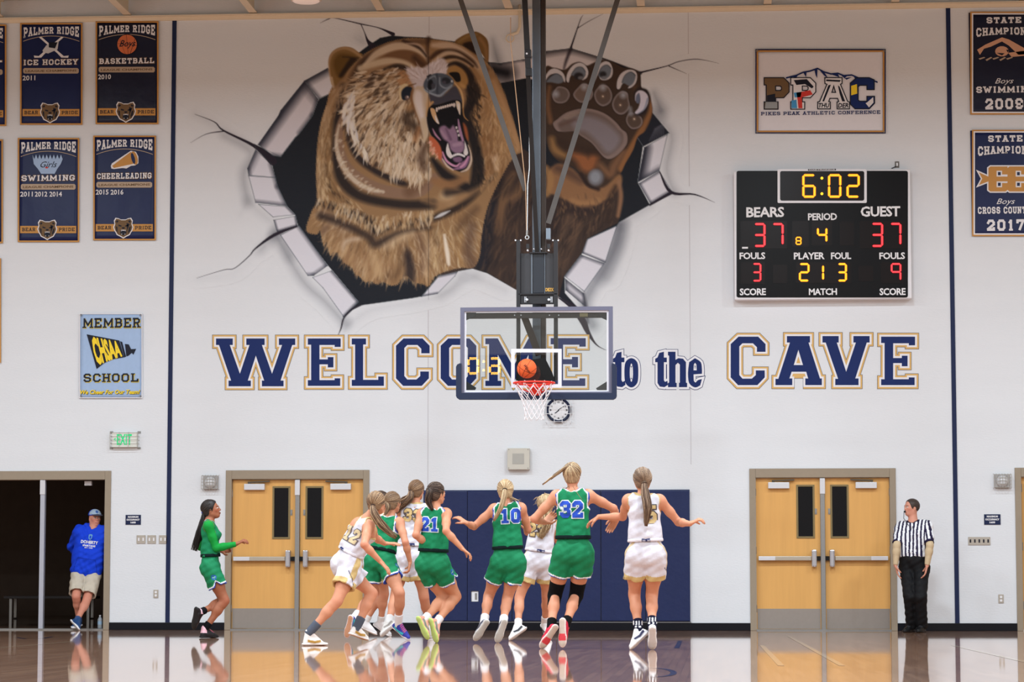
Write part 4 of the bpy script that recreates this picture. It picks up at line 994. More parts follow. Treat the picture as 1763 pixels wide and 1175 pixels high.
# small lower case words
t_ = [(1272, 612), (1276, 604), (1290, 604), (1290, 614)]
def low(x, k):
    """fat condensed lower-case letters, photo px; x = left edge"""
    if k == 't': return [[(x + 1, 618), (x + 5, 616), (x + 8, 608), (x + 16, 606), (x + 16, 616), (x + 21, 616), (x + 21, 624), (x + 16, 624), (x + 16, 655), (x + 18, 658), (x + 22, 656), (x + 23, 663), (x + 17, 667), (x + 9, 666), (x + 5, 660), (x + 5, 624), (x + 1, 624)]]
    if k == 'h': return [[(x, 606), (x + 13, 606), (x + 13, 620), (x + 18, 617), (x + 26, 618), (x + 31, 624), (x + 31, 659), (x + 33, 660), (x + 33, 667), (x + 19, 667), (x + 19, 660), (x + 20.5, 659), (x + 20.5, 628), (x + 17, 625), (x + 13, 629), (x + 13, 659), (x + 15, 660), (x + 15, 667), (x, 667), (x, 660), (x + 2, 659), (x + 2, 613), (x, 612)]]
    if k == 'o': return [smoothpts([(x + 12, 617), (x + 22, 624), (x + 24, 642), (x + 22, 660), (x + 12, 667.5), (x + 2, 660), (x, 642), (x + 2, 624)], 4), smoothpts([(x + 12, 626), (x + 14.5, 634), (x + 14.5, 650), (x + 12, 658), (x + 9.5, 650), (x + 9.5, 634)], 3)]
    if k == 'e': return [smoothpts([(x + 12, 617), (x + 22, 624), (x + 24, 636), (x + 24, 644)], 3, False) + [(x + 9.5, 645)] + smoothpts([(x + 10, 656), (x + 13, 659), (x + 17, 655), (x + 24, 653)], 3, False) + smoothpts([(x + 21, 664), (x + 12, 667.5), (x + 2, 660), (x, 642), (x + 2, 624)], 3, False), [(x + 9.5, 638), (x + 15, 638), (x + 14.5, 628), (x + 12, 625), (x + 10, 628)]]
LAY2 = [(.036, M_LNAVY), (.029, M_LWHITE), (0.0, M_LNAVY)]
r = empty('painted_word', tuple(P(1080, 667)), 'small blue painted word "to" just right of the backboard', 'lettering')
for x, k in ((1054, 't'), (1075, 'o')): painted_letter(low(x, k), r, LAY2)
r = empty('painted_word', tuple(P(1170, 667)), 'small blue painted word "the" left of the word CAVE', 'lettering')
for x, k in ((1127, 't'), (1150, 'h'), (1184.5, 'e')): painted_letter(low(x, k), r, LAY2)

# ================================================================== banners
M_BNAVY = mat('banner_vinyl_navy', (20, 30, 74), 0.38, noise=.15, nscale=3, bump=.5, bscale=4, spec=.22)
M_BNAVYD = mat('banner_vinyl_dark', (16, 20, 46), 0.33, noise=.2, nscale=3, bump=.9, bscale=4, spec=.3)
M_BGOLD = mat('banner_gold', (190, 138, 74), 0.5)
M_BWHITE = mat('banner_white', (224, 222, 226), 0.5)
M_BTAN = mat('banner_tan', (178, 158, 138), 0.5)
M_BBLUE = mat('banner_blue', (158, 182, 216), 0.45, noise=.06, bump=.3, bscale=5)
M_BROWN = mat('print_brown', (112, 88, 62), 0.6)
M_INK = mat('print_ink', (24, 26, 40), 0.5)
M_ORNG = mat('print_orange', (206, 112, 72), 0.5)
M_YEL = mat('print_yellow', (240, 208, 50), 0.5)
M_SKIN = mat('print_peach', (206, 158, 130), 0.5)
M_RED = mat('print_red', (206, 60, 54), 0.5)
M_CYAN = mat('print_cyan', (70, 150, 205), 0.5)
def sheet(root, x0, y0, x1, y1, m, name='sheet', Y=-.02, th=.006, wav=.004, seed=0):
    """hanging vinyl sheet with slight waves; corners in photo px as a rectangle"""
    a = P(x0, y1, Y); b = P(x1, y0, Y); nx, nz = 14, 20
    rr = random.Random(seed); ph = rr.random() * 6
    vs = []
    def dy(u, v): return -abs(wav * (math.sin(u * 7 + ph + v * 3) * .6 + math.sin(v * 9 + ph * 2 - u * 4) * .4)) * (1 if 0 < v < 1 else .3)
    for j in range(nz + 1):
        for i in range(nx + 1):
            u, v = i / nx, j / nz
            vs.append((a.x + (b.x - a.x) * u, Y + dy(u, v) * .8, a.z + (b.z - a.z) * v))
    n = len(vs)
    vs += [(p[0], p[1] + th, p[2]) for p in vs]
    fs = [(j * (nx + 1) + i, j * (nx + 1) + i + 1, (j + 1) * (nx + 1) + i + 1, (j + 1) * (nx + 1) + i) for j in range(nz) for i in range(nx)]
    fs += [tuple(q + n for q in f)[::-1] for f in fs]
    def e(i, j): return j * (nx + 1) + i
    for i in range(nx): fs += [(e(i, 0), e(i, 0) + n, e(i + 1, 0) + n, e(i + 1, 0)), (e(i, nz), e(i + 1, nz), e(i + 1, nz) + n, e(i, nz) + n)]
    for j in range(nz): fs += [(e(0, j), e(0, j + 1), e(0, j + 1) + n, e(0, j) + n), (e(nx, j), e(nx, j) + n, e(nx, j + 1) + n, e(nx, j + 1))]
    return MB().add(vs, fs).build(name, m, root, smooth=True)
PY = -.030
def rr_(x0, y0, x1, y1): return [(x0, y0), (x1, y0), (x1, y1), (x0, y1)]
def rim(root, x0, y0, x1, y1, w, m, Y=PY):
    mb = MB(); ppoly(mb, rr_(x0, y0, x1, y1), Y, [rr_(x0 + w, y0 + w, x1 - w, y1 - w)])
    return mb.build('border', m, root)
def grommets(root, x0, y0, x1, y1):
    mb = MB()
    for x, y in ((x0 + 3, y0 + 3), (x1 - 3, y0 + 3), (x0 + 3, y1 - 3), (x1 - 3, y1 - 3)):
        p = P(x, y, PY)
        mb.tube([p + Vector((math.cos(t) * .012, -.002, math.sin(t) * .012)) for t in [i * math.pi / 5 for i in range(10)]], .004, 5, closed=True)
    mb.build('grommets', M_STEEL, root)
def arch(d=.30):
    return lambda u, v: v * (1 - 0) - (1 - v) * d * u * u + 0 if True else v
def bear_head(root, cx, cy, s):
    Hd = [(-16, -11), (-13, -16), (-8, -15), (-4, -13), (4, -13), (8, -15), (13, -16), (16, -11), (15, -6), (17, 0), (15, 6), (13, 9), (11, 13), (5, 16), (0, 19), (-5, 16), (-11, 13), (-13, 9), (-15, 6), (-17, 0), (-15, -6)]
    def q(k, dx=0, dy=0): return [(cx + x * s * k, cy + y * s * k + dy) for x, y in Hd]
    mb = MB(); ppoly(mb, q(1.0), PY - .002); mb.build('bear_outline', M_BWHITE, root)
    mb = MB(); ppoly(mb, q(.9), PY - .0035)
    h = mb.build('bear_head', M_BROWN, root)
    mb = MB()
    for pts in ([(-5, 5), (5, 5), (6, 11), (3, 15), (-3, 15), (-6, 11)], [(-9, -5), (-3, -3), (-4, -1), (-9, -2)], [(9, -5), (3, -3), (4, -1), (9, -2)], [(-3, 0), (3, 0), (2, 3), (-2, 3)], [(-14, -11), (-11, -13), (-9, -11), (-12, -8)], [(14, -11), (11, -13), (9, -11), (12, -8)],
                [(-14, -2), (-11, 0), (-11, 8), (-9, 12), (-13, 7)], [(14, -2), (11, 0), (9, 8), (9, 12), (13, 7)], [(6, -8), (12, -6), (8, 4), (7, 10)]):
        ppoly(mb, [(cx + x * s * .9, cy + y * s * .9) for x, y in pts], PY - .005)
    mb.build('bear_shading', M_INK, root)
    mb = MB()
    for pts in ([(-4.5, 5), (-3, 5), (-3.6, 8.5)], [(4.5, 5), (3, 5), (3.6, 8.5)], [(-3.6, 14), (-2.4, 14), (-3, 11)], [(3.6, 14), (2.4, 14), (3, 11)], [(-2.6, 5), (2.6, 5), (2.4, 6.4), (-2.4, 6.4)]):
        ppoly(mb, [(cx + x * s * .9, cy + y * s * .9) for x, y in pts], PY - .0065)
    mb.build('bear_teeth', M_BWHITE, root)
def league(x0, y0, x1, y1, sport, years, emblem, label, dark=False, seed=0, sw=1.0):
    w = x1 - x0; h = y1 - y0
    c = P((x0 + x1) / 2, y1, PY)
    root = empty('hanging_banner', tuple(c), label, 'banner', 'sport banners on the white wall')
    sheet(root, x0, y0, x1, y1, M_BNAVYD if dark else M_BNAVY, seed=seed)
    rim(root, x0, y0, x1, y1, 2.6, M_BGOLD)
    X = lambda u: x0 + u * w; Y_ = lambda v: y0 + v * h
    def txt(s, u0, v0, u1, v1, m, bold=.03, nm='lettering', back=None, **k):
        if back:
            mb = MB(); ptext(mb, s, X(u0 - .012), Y_(v0 - .006), X(u1 + .012), Y_(v1 + .006), PY - .001, bold + .05, **dict(k, slab=.26)); mb.build('letter_outline', back, root)
        mb = MB(); ptext(mb, s, X(u0), Y_(v0), X(u1), Y_(v1), PY - .002, bold, **k)
        o_ = mb.build(nm, m, root)
        if nm == 'year': o_['kind'] = 'stuff'
        return o_
    # arched school name: the letters grow taller towards the sides
    txt('PALMER RIDGE', .055, .035, .945, .108, M_BWHITE, .045, warp=lambda u, v: v - (1 - v) * (.02 + .62 * u * u), slab=.22)
    mb = MB(); arc = [(X(.05 + .9 * i / 12), Y_(.125 + .052 * ((i - 6) / 6) ** 2)) for i in range(13)]
    ppoly(mb, arc + [(x, y + 1.1) for x, y in reversed(arc)], PY - .0015); mb.build('arch_line', M_BTAN, root)
    txt(sport, .06, .355, .93, .415, M_BWHITE, .06, 'sport_name', back=M_BROWN, slab=.2)
    mb = MB(); ppoly(mb, [(X(u), Y_(v)) for u, v in ((.05, .455), (.07, .443), (.92, .443), (.94, .455), (.94, .485), (.92, .497), (.07, .497), (.05, .485))], PY - .001); mb.build('title_bar', M_BTAN, root)
    txt('LEAGUE CHAMPIONS', .085, .456, .905, .484, M_BROWN, .03)
    ux = .04
    for yr in years.split():
        txt(yr, ux, .515, ux + .205, .565, M_BWHITE, .02, 'year'); ux += .237
    mb = MB(); ppoly(mb, rr_(X(.04), Y_(.845), X(.95), Y_(.915)), PY - .001); mb.build('motto_bar', M_BGOLD, root)
    txt('BEAR', .07, .862, .29, .897, M_INK, .04, slab=.18); txt('PRIDE', .665, .862, .925, .897, M_INK, .04, slab=.18)
    bear_head(root, X(.48), Y_(.875), w / 100 * .95)
    emblem(root, X, Y_, w)
def em_hockey(root, X, Y, w):
    mb = MB()
    for s in (1, -1):
        ppoly(mb, [(X(.5 - s * .20), Y(.14)), (X(.5 - s * .16), Y(.135)), (X(.5 + s * .20), Y(.325)), (X(.5 + s * .28), Y(.32)), (X(.5 + s * .27), Y(.342)), (X(.5 + s * .16), Y(.34)), (X(.5 + s * .10), Y(.30))], PY - .002)
    mb.build('crossed_sticks', M_BWHITE, root)
    mb = MB(); ppoly(mb, [(X(.36), Y(.27)), (X(.42), Y(.22)), (X(.62), Y(.18)), (X(.6), Y(.26)), (X(.45), Y(.30)), (X(.37), Y(.29))], PY - .003); mb.build('ice_skate', M_STEEL_L, root)
    mb = MB(); ppoly(mb, [(X(.46), Y(.19)), (X(.60), Y(.19)), (X(.56), Y(.25)), (X(.46), Y(.24))], PY - .004); mb.build('skate_boot', M_INK, root)
def em_ball(root, X, Y, w):
    cx, cy, r = X(.5), Y(.225), w * .155
    mb = MB(); ppoly(mb, ellipse(cx, cy, r * 1.07, r * 1.07, 28), PY - .002); mb.build('ball_edge', M_INK, root)
    mb = MB(); ppoly(mb, ellipse(cx, cy, r, r, 28), PY - .003); mb.build('printed_ball', M_ORNG, root)
    mb = MB()
    for (a, b) in (((-1, -.1), (1, .1)), ((-.1, -1), (.1, 1)), ((-.8, -.6), (-.2, .98)), ((.8, -.6), (.3, .95))):
        ppoly(mb, [(cx + a[0] * r, cy + a[1] * r), (cx + b[0] * r, cy + b[1] * r), (cx + b[0] * r + .6, cy + b[1] * r + .6), (cx + a[0] * r + .6, cy + a[1] * r + .6)], PY - .004)
    mb.build('ball_seam', M_INK, root)
    mb = MB(); ptext(mb, 'Boys', cx - r * .8, cy - r * .45, cx + r * .9, cy + r * .45, PY - .005, .01, shear=.4); mb.build('script_word', M_INK, root)
def em_splash(root, X, Y, w):
    pts = []
    for i in range(19):
        t = i / 18; u = .24 + .52 * t; v = .17 - .0 + (.035 if i % 2 else -.01)
        pts.append((X(u), Y(v)))
    pts += [(X(.70), Y(.25)), (X(.64), Y(.30)), (X(.60), Y(.345)), (X(.38), Y(.345)), (X(.33), Y(.30)), (X(.26), Y(.25))]
    mb = MB(); ppoly(mb, pts, PY - .002); mb.build('water_splash', M_BBLUE, root)
    mb = MB(); ptext(mb, 'Girls', X(.37), Y(.225), X(.64), Y(.285), PY - .004, .0, shear=.4); mb.build('script_word', M_INK, root)
    mb = MB(); ppoly(mb, ellipse(X(.47), Y(.285), 2.6, 1.6, 12), PY - .003); mb.build('swim_cap', M_RED, root)
def em_mega(root, X, Y, w):
    mb = MB(); ppoly(mb, [(X(.28), Y(.29)), (X(.30), Y(.265)), (X(.60), Y(.145)), (X(.68), Y(.155)), (X(.72), Y(.20)), (X(.72), Y(.265)), (X(.67), Y(.285)), (X(.60), Y(.29)), (X(.53), Y(.315)), (X(.47), Y(.31)), (X(.33), Y(.32)), (X(.29), Y(.315))], PY - .002); mb.build('megaphone_edge', M_BWHITE, root)
    mb = MB(); ppoly(mb, [(X(.30), Y(.29)), (X(.60), Y(.155)), (X(.64), Y(.27)), (X(.33), Y(.31))], PY - .003); ppoly(mb, ellipse(X(.655), Y(.215), w * .05, w * .11, 20, -.25), PY - .0035); mb.build('megaphone', M_BGOLD, root)
    mb = MB(); ppoly(mb, ellipse(X(.635), Y(.218), w * .028, w * .09, 18, -.25), PY - .005); mb.build('megaphone_mouth', M_BNAVY, root)
league(34.5, 39.5, 142, 215, 'ICE HOCKEY', '2011', em_hockey, 'navy ICE HOCKEY banner with crossed sticks, top row left of the stripe', seed=1)
league(164.5, 36.5, 273, 214, 'BASKETBALL', '2010', em_ball, 'navy BASKETBALL banner with an orange ball, beside the left stripe', dark=True, seed=2)
league(30.5, 237.5, 136.5, 417, 'SWIMMING', '2011 2012 2014', em_splash, 'navy SWIMMING banner with a water splash, under the hockey banner', seed=3)
league(160.5, 233.5, 268.5, 414, 'CHEERLEADING', '2015 2016', em_mega, 'navy CHEERLEADING banner with a gold megaphone', seed=4)
def em_none(root, X, Y, w): pass
league(-98, 42, 11, 217, 'WRESTLING' if False else 'GOLF', '2008 2010    2017', em_none, 'banner of which only the right edge shows at the top left corner', seed=5)
league(-103, 240, 5, 419, 'TENNIS' if False else 'GOLF', '2009 2012', em_none, 'banner whose gold right edge shows left of the swimming banner', seed=6)
league(-110, 445, 1.8, 625, 'GOLF', '2012', em_none, 'banner barely showing a gold edge below the others at the left frame edge', seed=7)

# right-hand state champion banners
def state(x0, y0, x1, y1, label, sport, year, emblem, dark, seed):
    root = empty('hanging_banner', tuple(P((x0 + x1) / 2, y1, PY)), label, 'banner', 'sport banners on the white wall')
    sheet(root, x0, y0, x1, y1, M_BNAVYD if dark else M_BNAVY, seed=seed)
    rim(root, x0, y0, x1, y1, 2.6, M_BGOLD); rim(root, x0 + 2.6, y0 + 2.6, x1 - 2.6, y1 - 2.6, 2.4, M_BWHITE)
    w = x1 - x0; h = y1 - y0
    X = lambda u: x0 + u * w; Y_ = lambda v: y0 + v * h
    for s, u0, v0, u1, v1, bd, wp in (('STATE', .235, .05, .74, .115, .05, None), ('CHAMPIONS', .085, .15, .90, .225, .05, lambda u, v: v - (1 - v) * .35 * u * u), (sport, .085, .72, .93, .79, .06, None), (year, .215, .84, .77, .95, .06, None)):
        mb = MB(); ptext(mb, s, X(u0), Y_(v0), X(u1), Y_(v1), PY - .002, bd, warp=wp, slab=.23); mb.build('lettering', M_BWHITE, root)
    mb = MB(); ptext(mb, 'Boys', X(.36), Y_(.645), X(.63), Y_(.715), PY - .003, 0, shear=.4); mb.build('script_word', M_BWHITE, root)
    emblem(root, X, Y_, w)
def em_swimmer(root, X, Y, w):
    mb = MB()
    ppoly(mb, [(X(.10), Y(.37)), (X(.22), Y(.32)), (X(.46), Y(.25)), (X(.56), Y(.27)), (X(.80), Y(.36)), (X(.86), Y(.41)), (X(.70), Y(.42)), (X(.56), Y(.33)), (X(.46), Y(.29)), (X(.30), Y(.34)), (X(.20), Y(.36)), (X(.14), Y(.42))], PY - .002)
    ppoly(mb, ellipse(X(.46), Y(.385), w * .10, w * .075, 14), PY - .002); ppoly(mb, [(X(.55), Y(.40)), (X(.9), Y(.37)), (X(.95), Y(.42)), (X(.6), Y(.44))], PY - .002)
    mb.build('swimmer', M_SKIN, root)
    mb = MB()
    for k in range(5): ppoly(mb, [(X(.12 + .1 * k), Y(.455 + .012 * (k % 2))), (X(.2 + .1 * k), Y(.44)), (X(.22 + .1 * k), Y(.447)), (X(.14 + .1 * k), Y(.467 + .012 * (k % 2)))], PY - .003)
    mb.build('water_lines', M_BTAN, root)
    mb = MB(); ppoly(mb, [(X(.52), Y(.37)), (X(.56), Y(.37)), (X(.55), Y(.40))], PY - .004); ppoly(mb, [(X(.38), Y(.40)), (X(.50), Y(.405)), (X(.46), Y(.425))], PY - .004); mb.build('swimmer_shade', M_INK, root)
def em_cc(root, X, Y, w):
    def Cpoly(u):
        return [(X(u), Y(.36)), (X(u + .03), Y(.345)), (X(u + .28), Y(.345)), (X(u + .28), Y(.42)), (X(u + .20), Y(.42)), (X(u + .20), Y(.385)), (X(u + .12), Y(.385)), (X(u + .12), Y(.54)), (X(u + .20), Y(.54)), (X(u + .20), Y(.50)), (X(u + .28), Y(.50)), (X(u + .28), Y(.565)), (X(u + .25), Y(.58)), (X(u + .03), Y(.58)), (X(u), Y(.565))]
    arrow = [(X(.10), Y(.40)), (X(.24), Y(.44)), (X(.86), Y(.44)), (X(.86), Y(.40)), (X(.95), Y(.46)), (X(.86), Y(.52)), (X(.86), Y(.485)), (X(.24), Y(.485)), (X(.10), Y(.52)), (X(.15), Y(.46))]
    for off, m, nm, y in ((.018, M_BWHITE, 'monogram_edge', 0), (0, M_BGOLD, 'monogram', .0015)):
        mb = MB()
        for q_, lp in enumerate((Cpoly(.24), Cpoly(.52), arrow)): ppoly(mb, lp, PY - .002 - y - .0003 * q_, (), off)
        mb.build(nm, m, root)
state(1670.5, 20, 1789, 197.5, 'black-navy state champions SWIMMING 2009 banner at the top right', 'SWIMMING', '2009', em_swimmer, True, 11)
state(1673.5, 223.5, 1791, 407, 'navy CROSS COUNTRY 2017 state champions banner with gold double C', 'CROSS COUNTRY', '2017', em_cc, False, 12)

# conference banner
root = empty('conference_banner', tuple(P(1412, 230, PY)), 'white Pikes Peak conference banner with mountain drawing above the scoreboard', 'banner')
sheet(root, 1300.5, 84.5, 1525, 230, mat('banner_cream', (222, 220, 226), .5, bump=.2, bscale=3), seed=21, wav=.003)
rim(root, 1300.5, 84.5, 1525, 230, 2.2, M_BNAVY); rim(root, 1302.7, 86.7, 1522.8, 227.8, 2.8, M_BGOLD, PY - .0005)
Q = lambda zx, zy: (1240 + zx / 3.357, 60 + zy / 3.357)
mb = MB()
top = [(380, 245), (440, 230), (480, 212), (520, 205), (562, 190), (600, 210), (640, 222), (680, 218), (715, 232), (760, 228), (800, 245), (860, 250), (910, 270)]
ppoly(mb, [Q(x, y) for x, y in top] + [Q(x, y + 9) for x, y in reversed(top)], PY - .002)
for tri in ([(545, 205), (562, 196), (560, 250), (552, 235)], [(575, 205), (600, 215), (620, 245), (640, 262), (600, 235)], [(480, 218), (500, 212), (496, 245)], [(640, 228), (680, 226), (690, 246)], [(700, 236), (740, 232), (720, 250), (760, 245), (730, 260)], [(420, 238), (450, 232), (430, 262)], [(770, 236), (800, 248), (780, 256)]):
    ppoly(mb, [Q(*p) for p in tri], PY - .0025)
mb.build('mountain', M_LNAVY, root)
PP = [(0, 0), (110, 0), (140, 30), (140, 80), (110, 112), (62, 112), (62, 140), (76, 140), (76, 178), (0, 178), (0, 140), (12, 140), (12, 38), (0, 38)]
PPh = [(62, 44), (92, 44), (100, 52), (100, 66), (92, 74), (62, 74)]
def lett(loops, fillm, nm):
    mb = MB(); ppoly(mb, loops[0], PY - .004, loops[1:], .012); mb.build('letter_edge', M_INK, root)
    mb = MB(); ppoly(mb, loops[0], PY - .0055, loops[1:], -.002); mb.build(nm, fillm, root)
lett([[Q(x + 256, y + 250) for x, y in PP], [Q(x + 256, y + 250) for x, y in PPh]], M_BROWN, 'letter_p')
lett([[Q(x + 410, y + 250) for x, y in PP], [Q(x + 410, y + 250) for x, y in PPh]], M_BWHITE, 'letter_p')
Ap = [(607, 250), (702, 250), (702, 280), (692, 285), (735, 388), (745, 390), (745, 426), (678, 426), (678, 390), (688, 388), (680, 365), (632, 365), (624, 388), (634, 390), (634, 426), (566, 426), (566, 390), (576, 388), (620, 285), (607, 280)]
lett([[Q(*p) for p in Ap], [Q(656, 290), Q(642, 335), Q(670, 335)]], M_BWHITE, 'letter_a')
Cp = [(790, 250), (860, 250), (888, 262), (888, 315), (850, 315), (850, 290), (805, 290), (795, 300), (795, 378), (805, 386), (850, 386), (850, 358), (890, 358), (890, 395), (860, 426), (780, 426), (754, 400), (754, 280)]
lett([[Q(*p) for p in Cp]], M_LNAVY, 'letter_c')
# colours inside the letters
for poly, m, nm in (([(262, 388), (330, 388), (330, 426), (258, 426)], M_STEEL, 'letter_fill'), ([(270, 350), (318, 340), (318, 388), (270, 388)], M_INK, 'letter_fill'), ([(300, 256), (372, 256), (390, 285), (380, 300), (360, 290), (330, 290)], M_BROWN, 'letter_fill'),
                    ([(425, 335), (470, 330), (465, 360), (430, 362)], M_CYAN, 'letter_fill'), ([(412, 380), (440, 375), (445, 425), (412, 425)], M_CYAN, 'letter_fill'), ([(440, 335), (520, 320), (535, 345), (472, 362), (475, 425), (452, 425), (448, 380)], M_RED, 'letter_fill'),
                    ([(425, 262), (500, 256), (540, 300), (530, 310), (490, 285), (440, 290)], M_INK, 'letter_fill'), ([(612, 258), (698, 262), (690, 272), (612, 268)], M_INK, 'letter_fill'), ([(625, 292), (640, 288), (600, 385), (590, 385)], M_INK, 'letter_fill'), ([(680, 292), (690, 300), (722, 385), (705, 385), (690, 340)], M_INK, 'letter_fill'),
                    ([(757, 295), (790, 285), (792, 340), (757, 350)], M_YEL, 'letter_fill'), ([(840, 395), (850, 390), (884, 360), (886, 392), (860, 420)], M_BWHITE, 'letter_fill')):
    mb = MB(); ppoly(mb, [Q(*p) for p in poly], PY - .007); mb.build(nm, m, root)
for s, x0, x1 in (('THU', 568, 632), ('DER', 680, 742)):
    mb = MB(); ptext(mb, s, *Q(x0, 394), *Q(x1, 422), PY - .0085, .03, shear=.2); mb.build('small_lettering', M_INK, root)
mb = MB(); ptext(mb, 'PIKES PEAK ATHLETIC CONFERENCE', *Q(235, 437), *Q(925, 466), PY - .003, .045, slab=.18); mb.build('lettering', M_LNAVY, root)
grommets(root, 1300.5, 84.5, 1525, 230)

# member school banner
root = empty('member_school_banner', tuple(P(190, 686, PY)), 'light blue MEMBER SCHOOL banner hanging above the exit sign', 'banner')
sheet(root, 136.5, 540, 245, 686, M_BBLUE, seed=31, wav=.006)
rim(root, 136.5, 540, 245, 686, 1.4, M_BWHITE)
R_ = lambda zx, zy: (zx / 3.917, 530 + zy / 3.917)
for s, x0, y0, x1, y1 in (('MEMBER', 556, 68, 950, 138), ('SCHOOL', 562, 443, 935, 503)):
    for m, o_, d, nm in ((M_YEL, .05, .001, 'lettering_shadow'), (M_INK, .035, .0025, 'lettering')):
        mb = MB(); k = 3 if m is M_YEL else 0
        ptext(mb, s, *R_(x0 + k, y0 + k), *R_(x1 + k, y1 + k), PY - d, o_, slab=.19); mb.build(nm, m, root)
for m, k, d, nm in ((M_INK, 2.5, .001, 'slogan_shadow'), (M_YEL, 0, .0025, 'slogan')):
    mb = MB(); ptext(mb, 'We Cheer For Our Team!', *R_(540 + k, 553 + k), *R_(945 + k, 585 + k), PY - d, .03, shear=.25); mb.build(nm, m, root)
mb = MB(); ppoly(mb, [R_(*p) for p in [(585, 180), (805, 222), (836, 335), (760, 348), (700, 375), (652, 414)]], PY - .001); ppoly(mb, [R_(*p) for p in [(810, 226), (824, 232), (850, 330), (838, 336)]], PY - .001)
ppoly(mb, [R_(*p) for p in [(842, 245), (868, 248), (884, 280), (918, 278), (900, 318), (888, 305), (866, 325), (852, 328)]], PY - .001); mb.build('megaphone', M_INK, root)
v, f = text_geo('CHSAA', .05)
u = fitgeo(v, 0, 0, 1, 1)
def warpc(s, t):
    xt = 606 + (800 - 606) * s; yt = 192 + (228 - 192) * s; xb = 655 + (826 - 655) * s; yb = 400 + (330 - 400) * s ** .8
    return R_(xb + (xt - xb) * t, yb + (yt - yb) * t)
vs = []
for p in u:
    q = P(*warpc(p[0], p[1]), PY - .003); vs.append(tuple(q))
MB().add(vs, f).build('emblem_lettering', M_YEL, root)
grommets(root, 136.5, 540, 245, 686)

# ================================================================== scoreboard
M_SBK = mat('scoreboard_black', (16, 14, 16), 0.35, noise=.1, spec=.1)
M_SPAN = mat('digit_window', (24, 17, 17), 0.3, spec=.1)
M_AMB = mat('amber_led', (255, 196, 40), 0.4, emit=1.25)
M_AMBG = mat('amber_glow_led', (255, 150, 20), 0.4, emit=.55)
M_REDL = mat('red_led', (255, 84, 92), 0.4, emit=1.2)
M_REDG = mat('red_glow_led', (225, 20, 30), 0.4, emit=.5)
SEG = {'0': 'abcdef', '1': 'bc', '2': 'abged', '3': 'abgcd', '4': 'fgbc', '5': 'afgcd', '6': 'afgedc', '7': 'abc', '8': 'abcdefg', '9': 'abfgc', 'B': 'abcdefg', 'i': 'bc'}
def seg_digit(x0, y0, x1, y1, ch, Y, root, m, mg, tk, mapf=None):
    """seven-segment digit built of separate LED dots on glowing bars"""
    f = mapf or (lambda x, y: P(x, y, Y))
    k = tk * .55
    xm0, xm1 = x0 + k, x1 - k; ya, yb, yc = y0 + k, (y0 + y1) / 2, y1 - k
    g = k * .9
    L = {'a': ((xm0 + g, ya), (xm1 - g, ya)), 'd': ((xm0 + g, yc), (xm1 - g, yc)), 'g': ((xm0 + g, yb), (xm1 - g, yb)),
         'f': ((xm0, ya + g), (xm0, yb - g)), 'b': ((xm1, ya + g), (xm1, yb - g)), 'e': ((xm0, yb + g), (xm0, yc - g)), 'c': ((xm1, yb + g), (xm1, yc - g))}
    gb = MB(); db = MB()
    for s in SEG[ch]:
        (ax, ay), (bx, by) = L[s]
        dx, dy = bx - ax, by - ay; l = math.hypot(dx, dy); dx /= l; dy /= l
        nx, ny = -dy * tk / 2, dx * tk / 2; t = tk / 2
        hexa = [(ax - dx * t, ay - dy * t), (ax + nx, ay + ny), (bx + nx, by + ny), (bx + dx * t, by + dy * t), (bx - nx, by - ny), (ax - nx, ay - ny)]
        for b, sc, yo, Mx in ((gb, 1.0, 0, 0),):
            vs = [tuple(f(*p)) for p in hexa]; vs = [(p[0], p[1] - yo, p[2]) for p in vs]
            n0 = len(vs); vs2 = [(p[0], p[1] + .004, p[2]) for p in vs]
            b.add(vs + vs2, [tuple(range(6))] + [(i, i + 6, (i + 1) % 6 + 6, (i + 1) % 6) for i in range(6)])
        nd = max(3, int(round(l / (tk * .42))) + 1)
        for i in range(nd):
            q = f(ax + (bx - ax) * i / (nd - 1), ay + (by - ay) * i / (nd - 1))
            e = f(ax + tk * .36, ay) - f(ax, ay)
            rr = e.length
            db.add([(q.x + math.cos(j * math.pi / 3) * rr * (1 if abs(dx) < .5 else .45), q.y - .003, q.z + math.sin(j * math.pi / 3) * rr * (1 if abs(dy) < .5 else .45)) for j in range(6)], [(0, 1, 2, 3, 4, 5)])
    gb.build('digit', mg, root)
    db.build('led_dots', m, root)['kind'] = 'stuff'
SBY = -.20
sb = empty('scoreboard', tuple(P(1417, 517, SBY)), 'large black scoreboard reading 6:02 with red and amber numbers', 'scoreboard')
S = lambda zx, zy: (1240 + zx / 4.519, 270 + zy / 4.519)
a = P(*S(112, 1115), SBY); b = P(*S(1478, 95), SBY)
MB().box((a.x, SBY, a.z), (b.x, -.0, b.z)).build('cabinet', mat('cabinet_white', (226, 226, 232), .35), sb, bevel=.02)
a = P(*S(127, 1096), SBY - .006); b = P(*S(1460, 110), SBY - .006)
def rpoly(x0, y0, x1, y1, r=9, n=4):
    o = []
    for cx, cy, a0 in ((x1 - r, y0 + r, -90), (x1 - r, y1 - r, 0), (x0 + r, y1 - r, 90), (x0 + r, y0 + r, 180)):
        for i in range(n + 1):
            t = math.radians(a0 + 90 * i / n); o.append((cx + r * math.cos(t), cy + r * math.sin(t)))
    return o
def slab3(name, x0, y0, x1, y1, r, Yf, Yb, m, root, mp=S):
    pts = [mp(*p) for p in rpoly(x0, y0, x1, y1, r)]
    w = [P(x, y, Yf) for x, y in pts]
    return MB().prism([(p.x, p.z) for p in w], Yf, Yb).build(name, m, root)
slab3('face_panel', 127, 110, 1460, 1096, 16, SBY - .008, SBY - .001, M_SBK, sb)
slab3('clock_surround', 446, 97, 1140, 360, 10, SBY - .014, SBY - .007, mat('cabinet_white', (226, 226, 232), .35), sb)
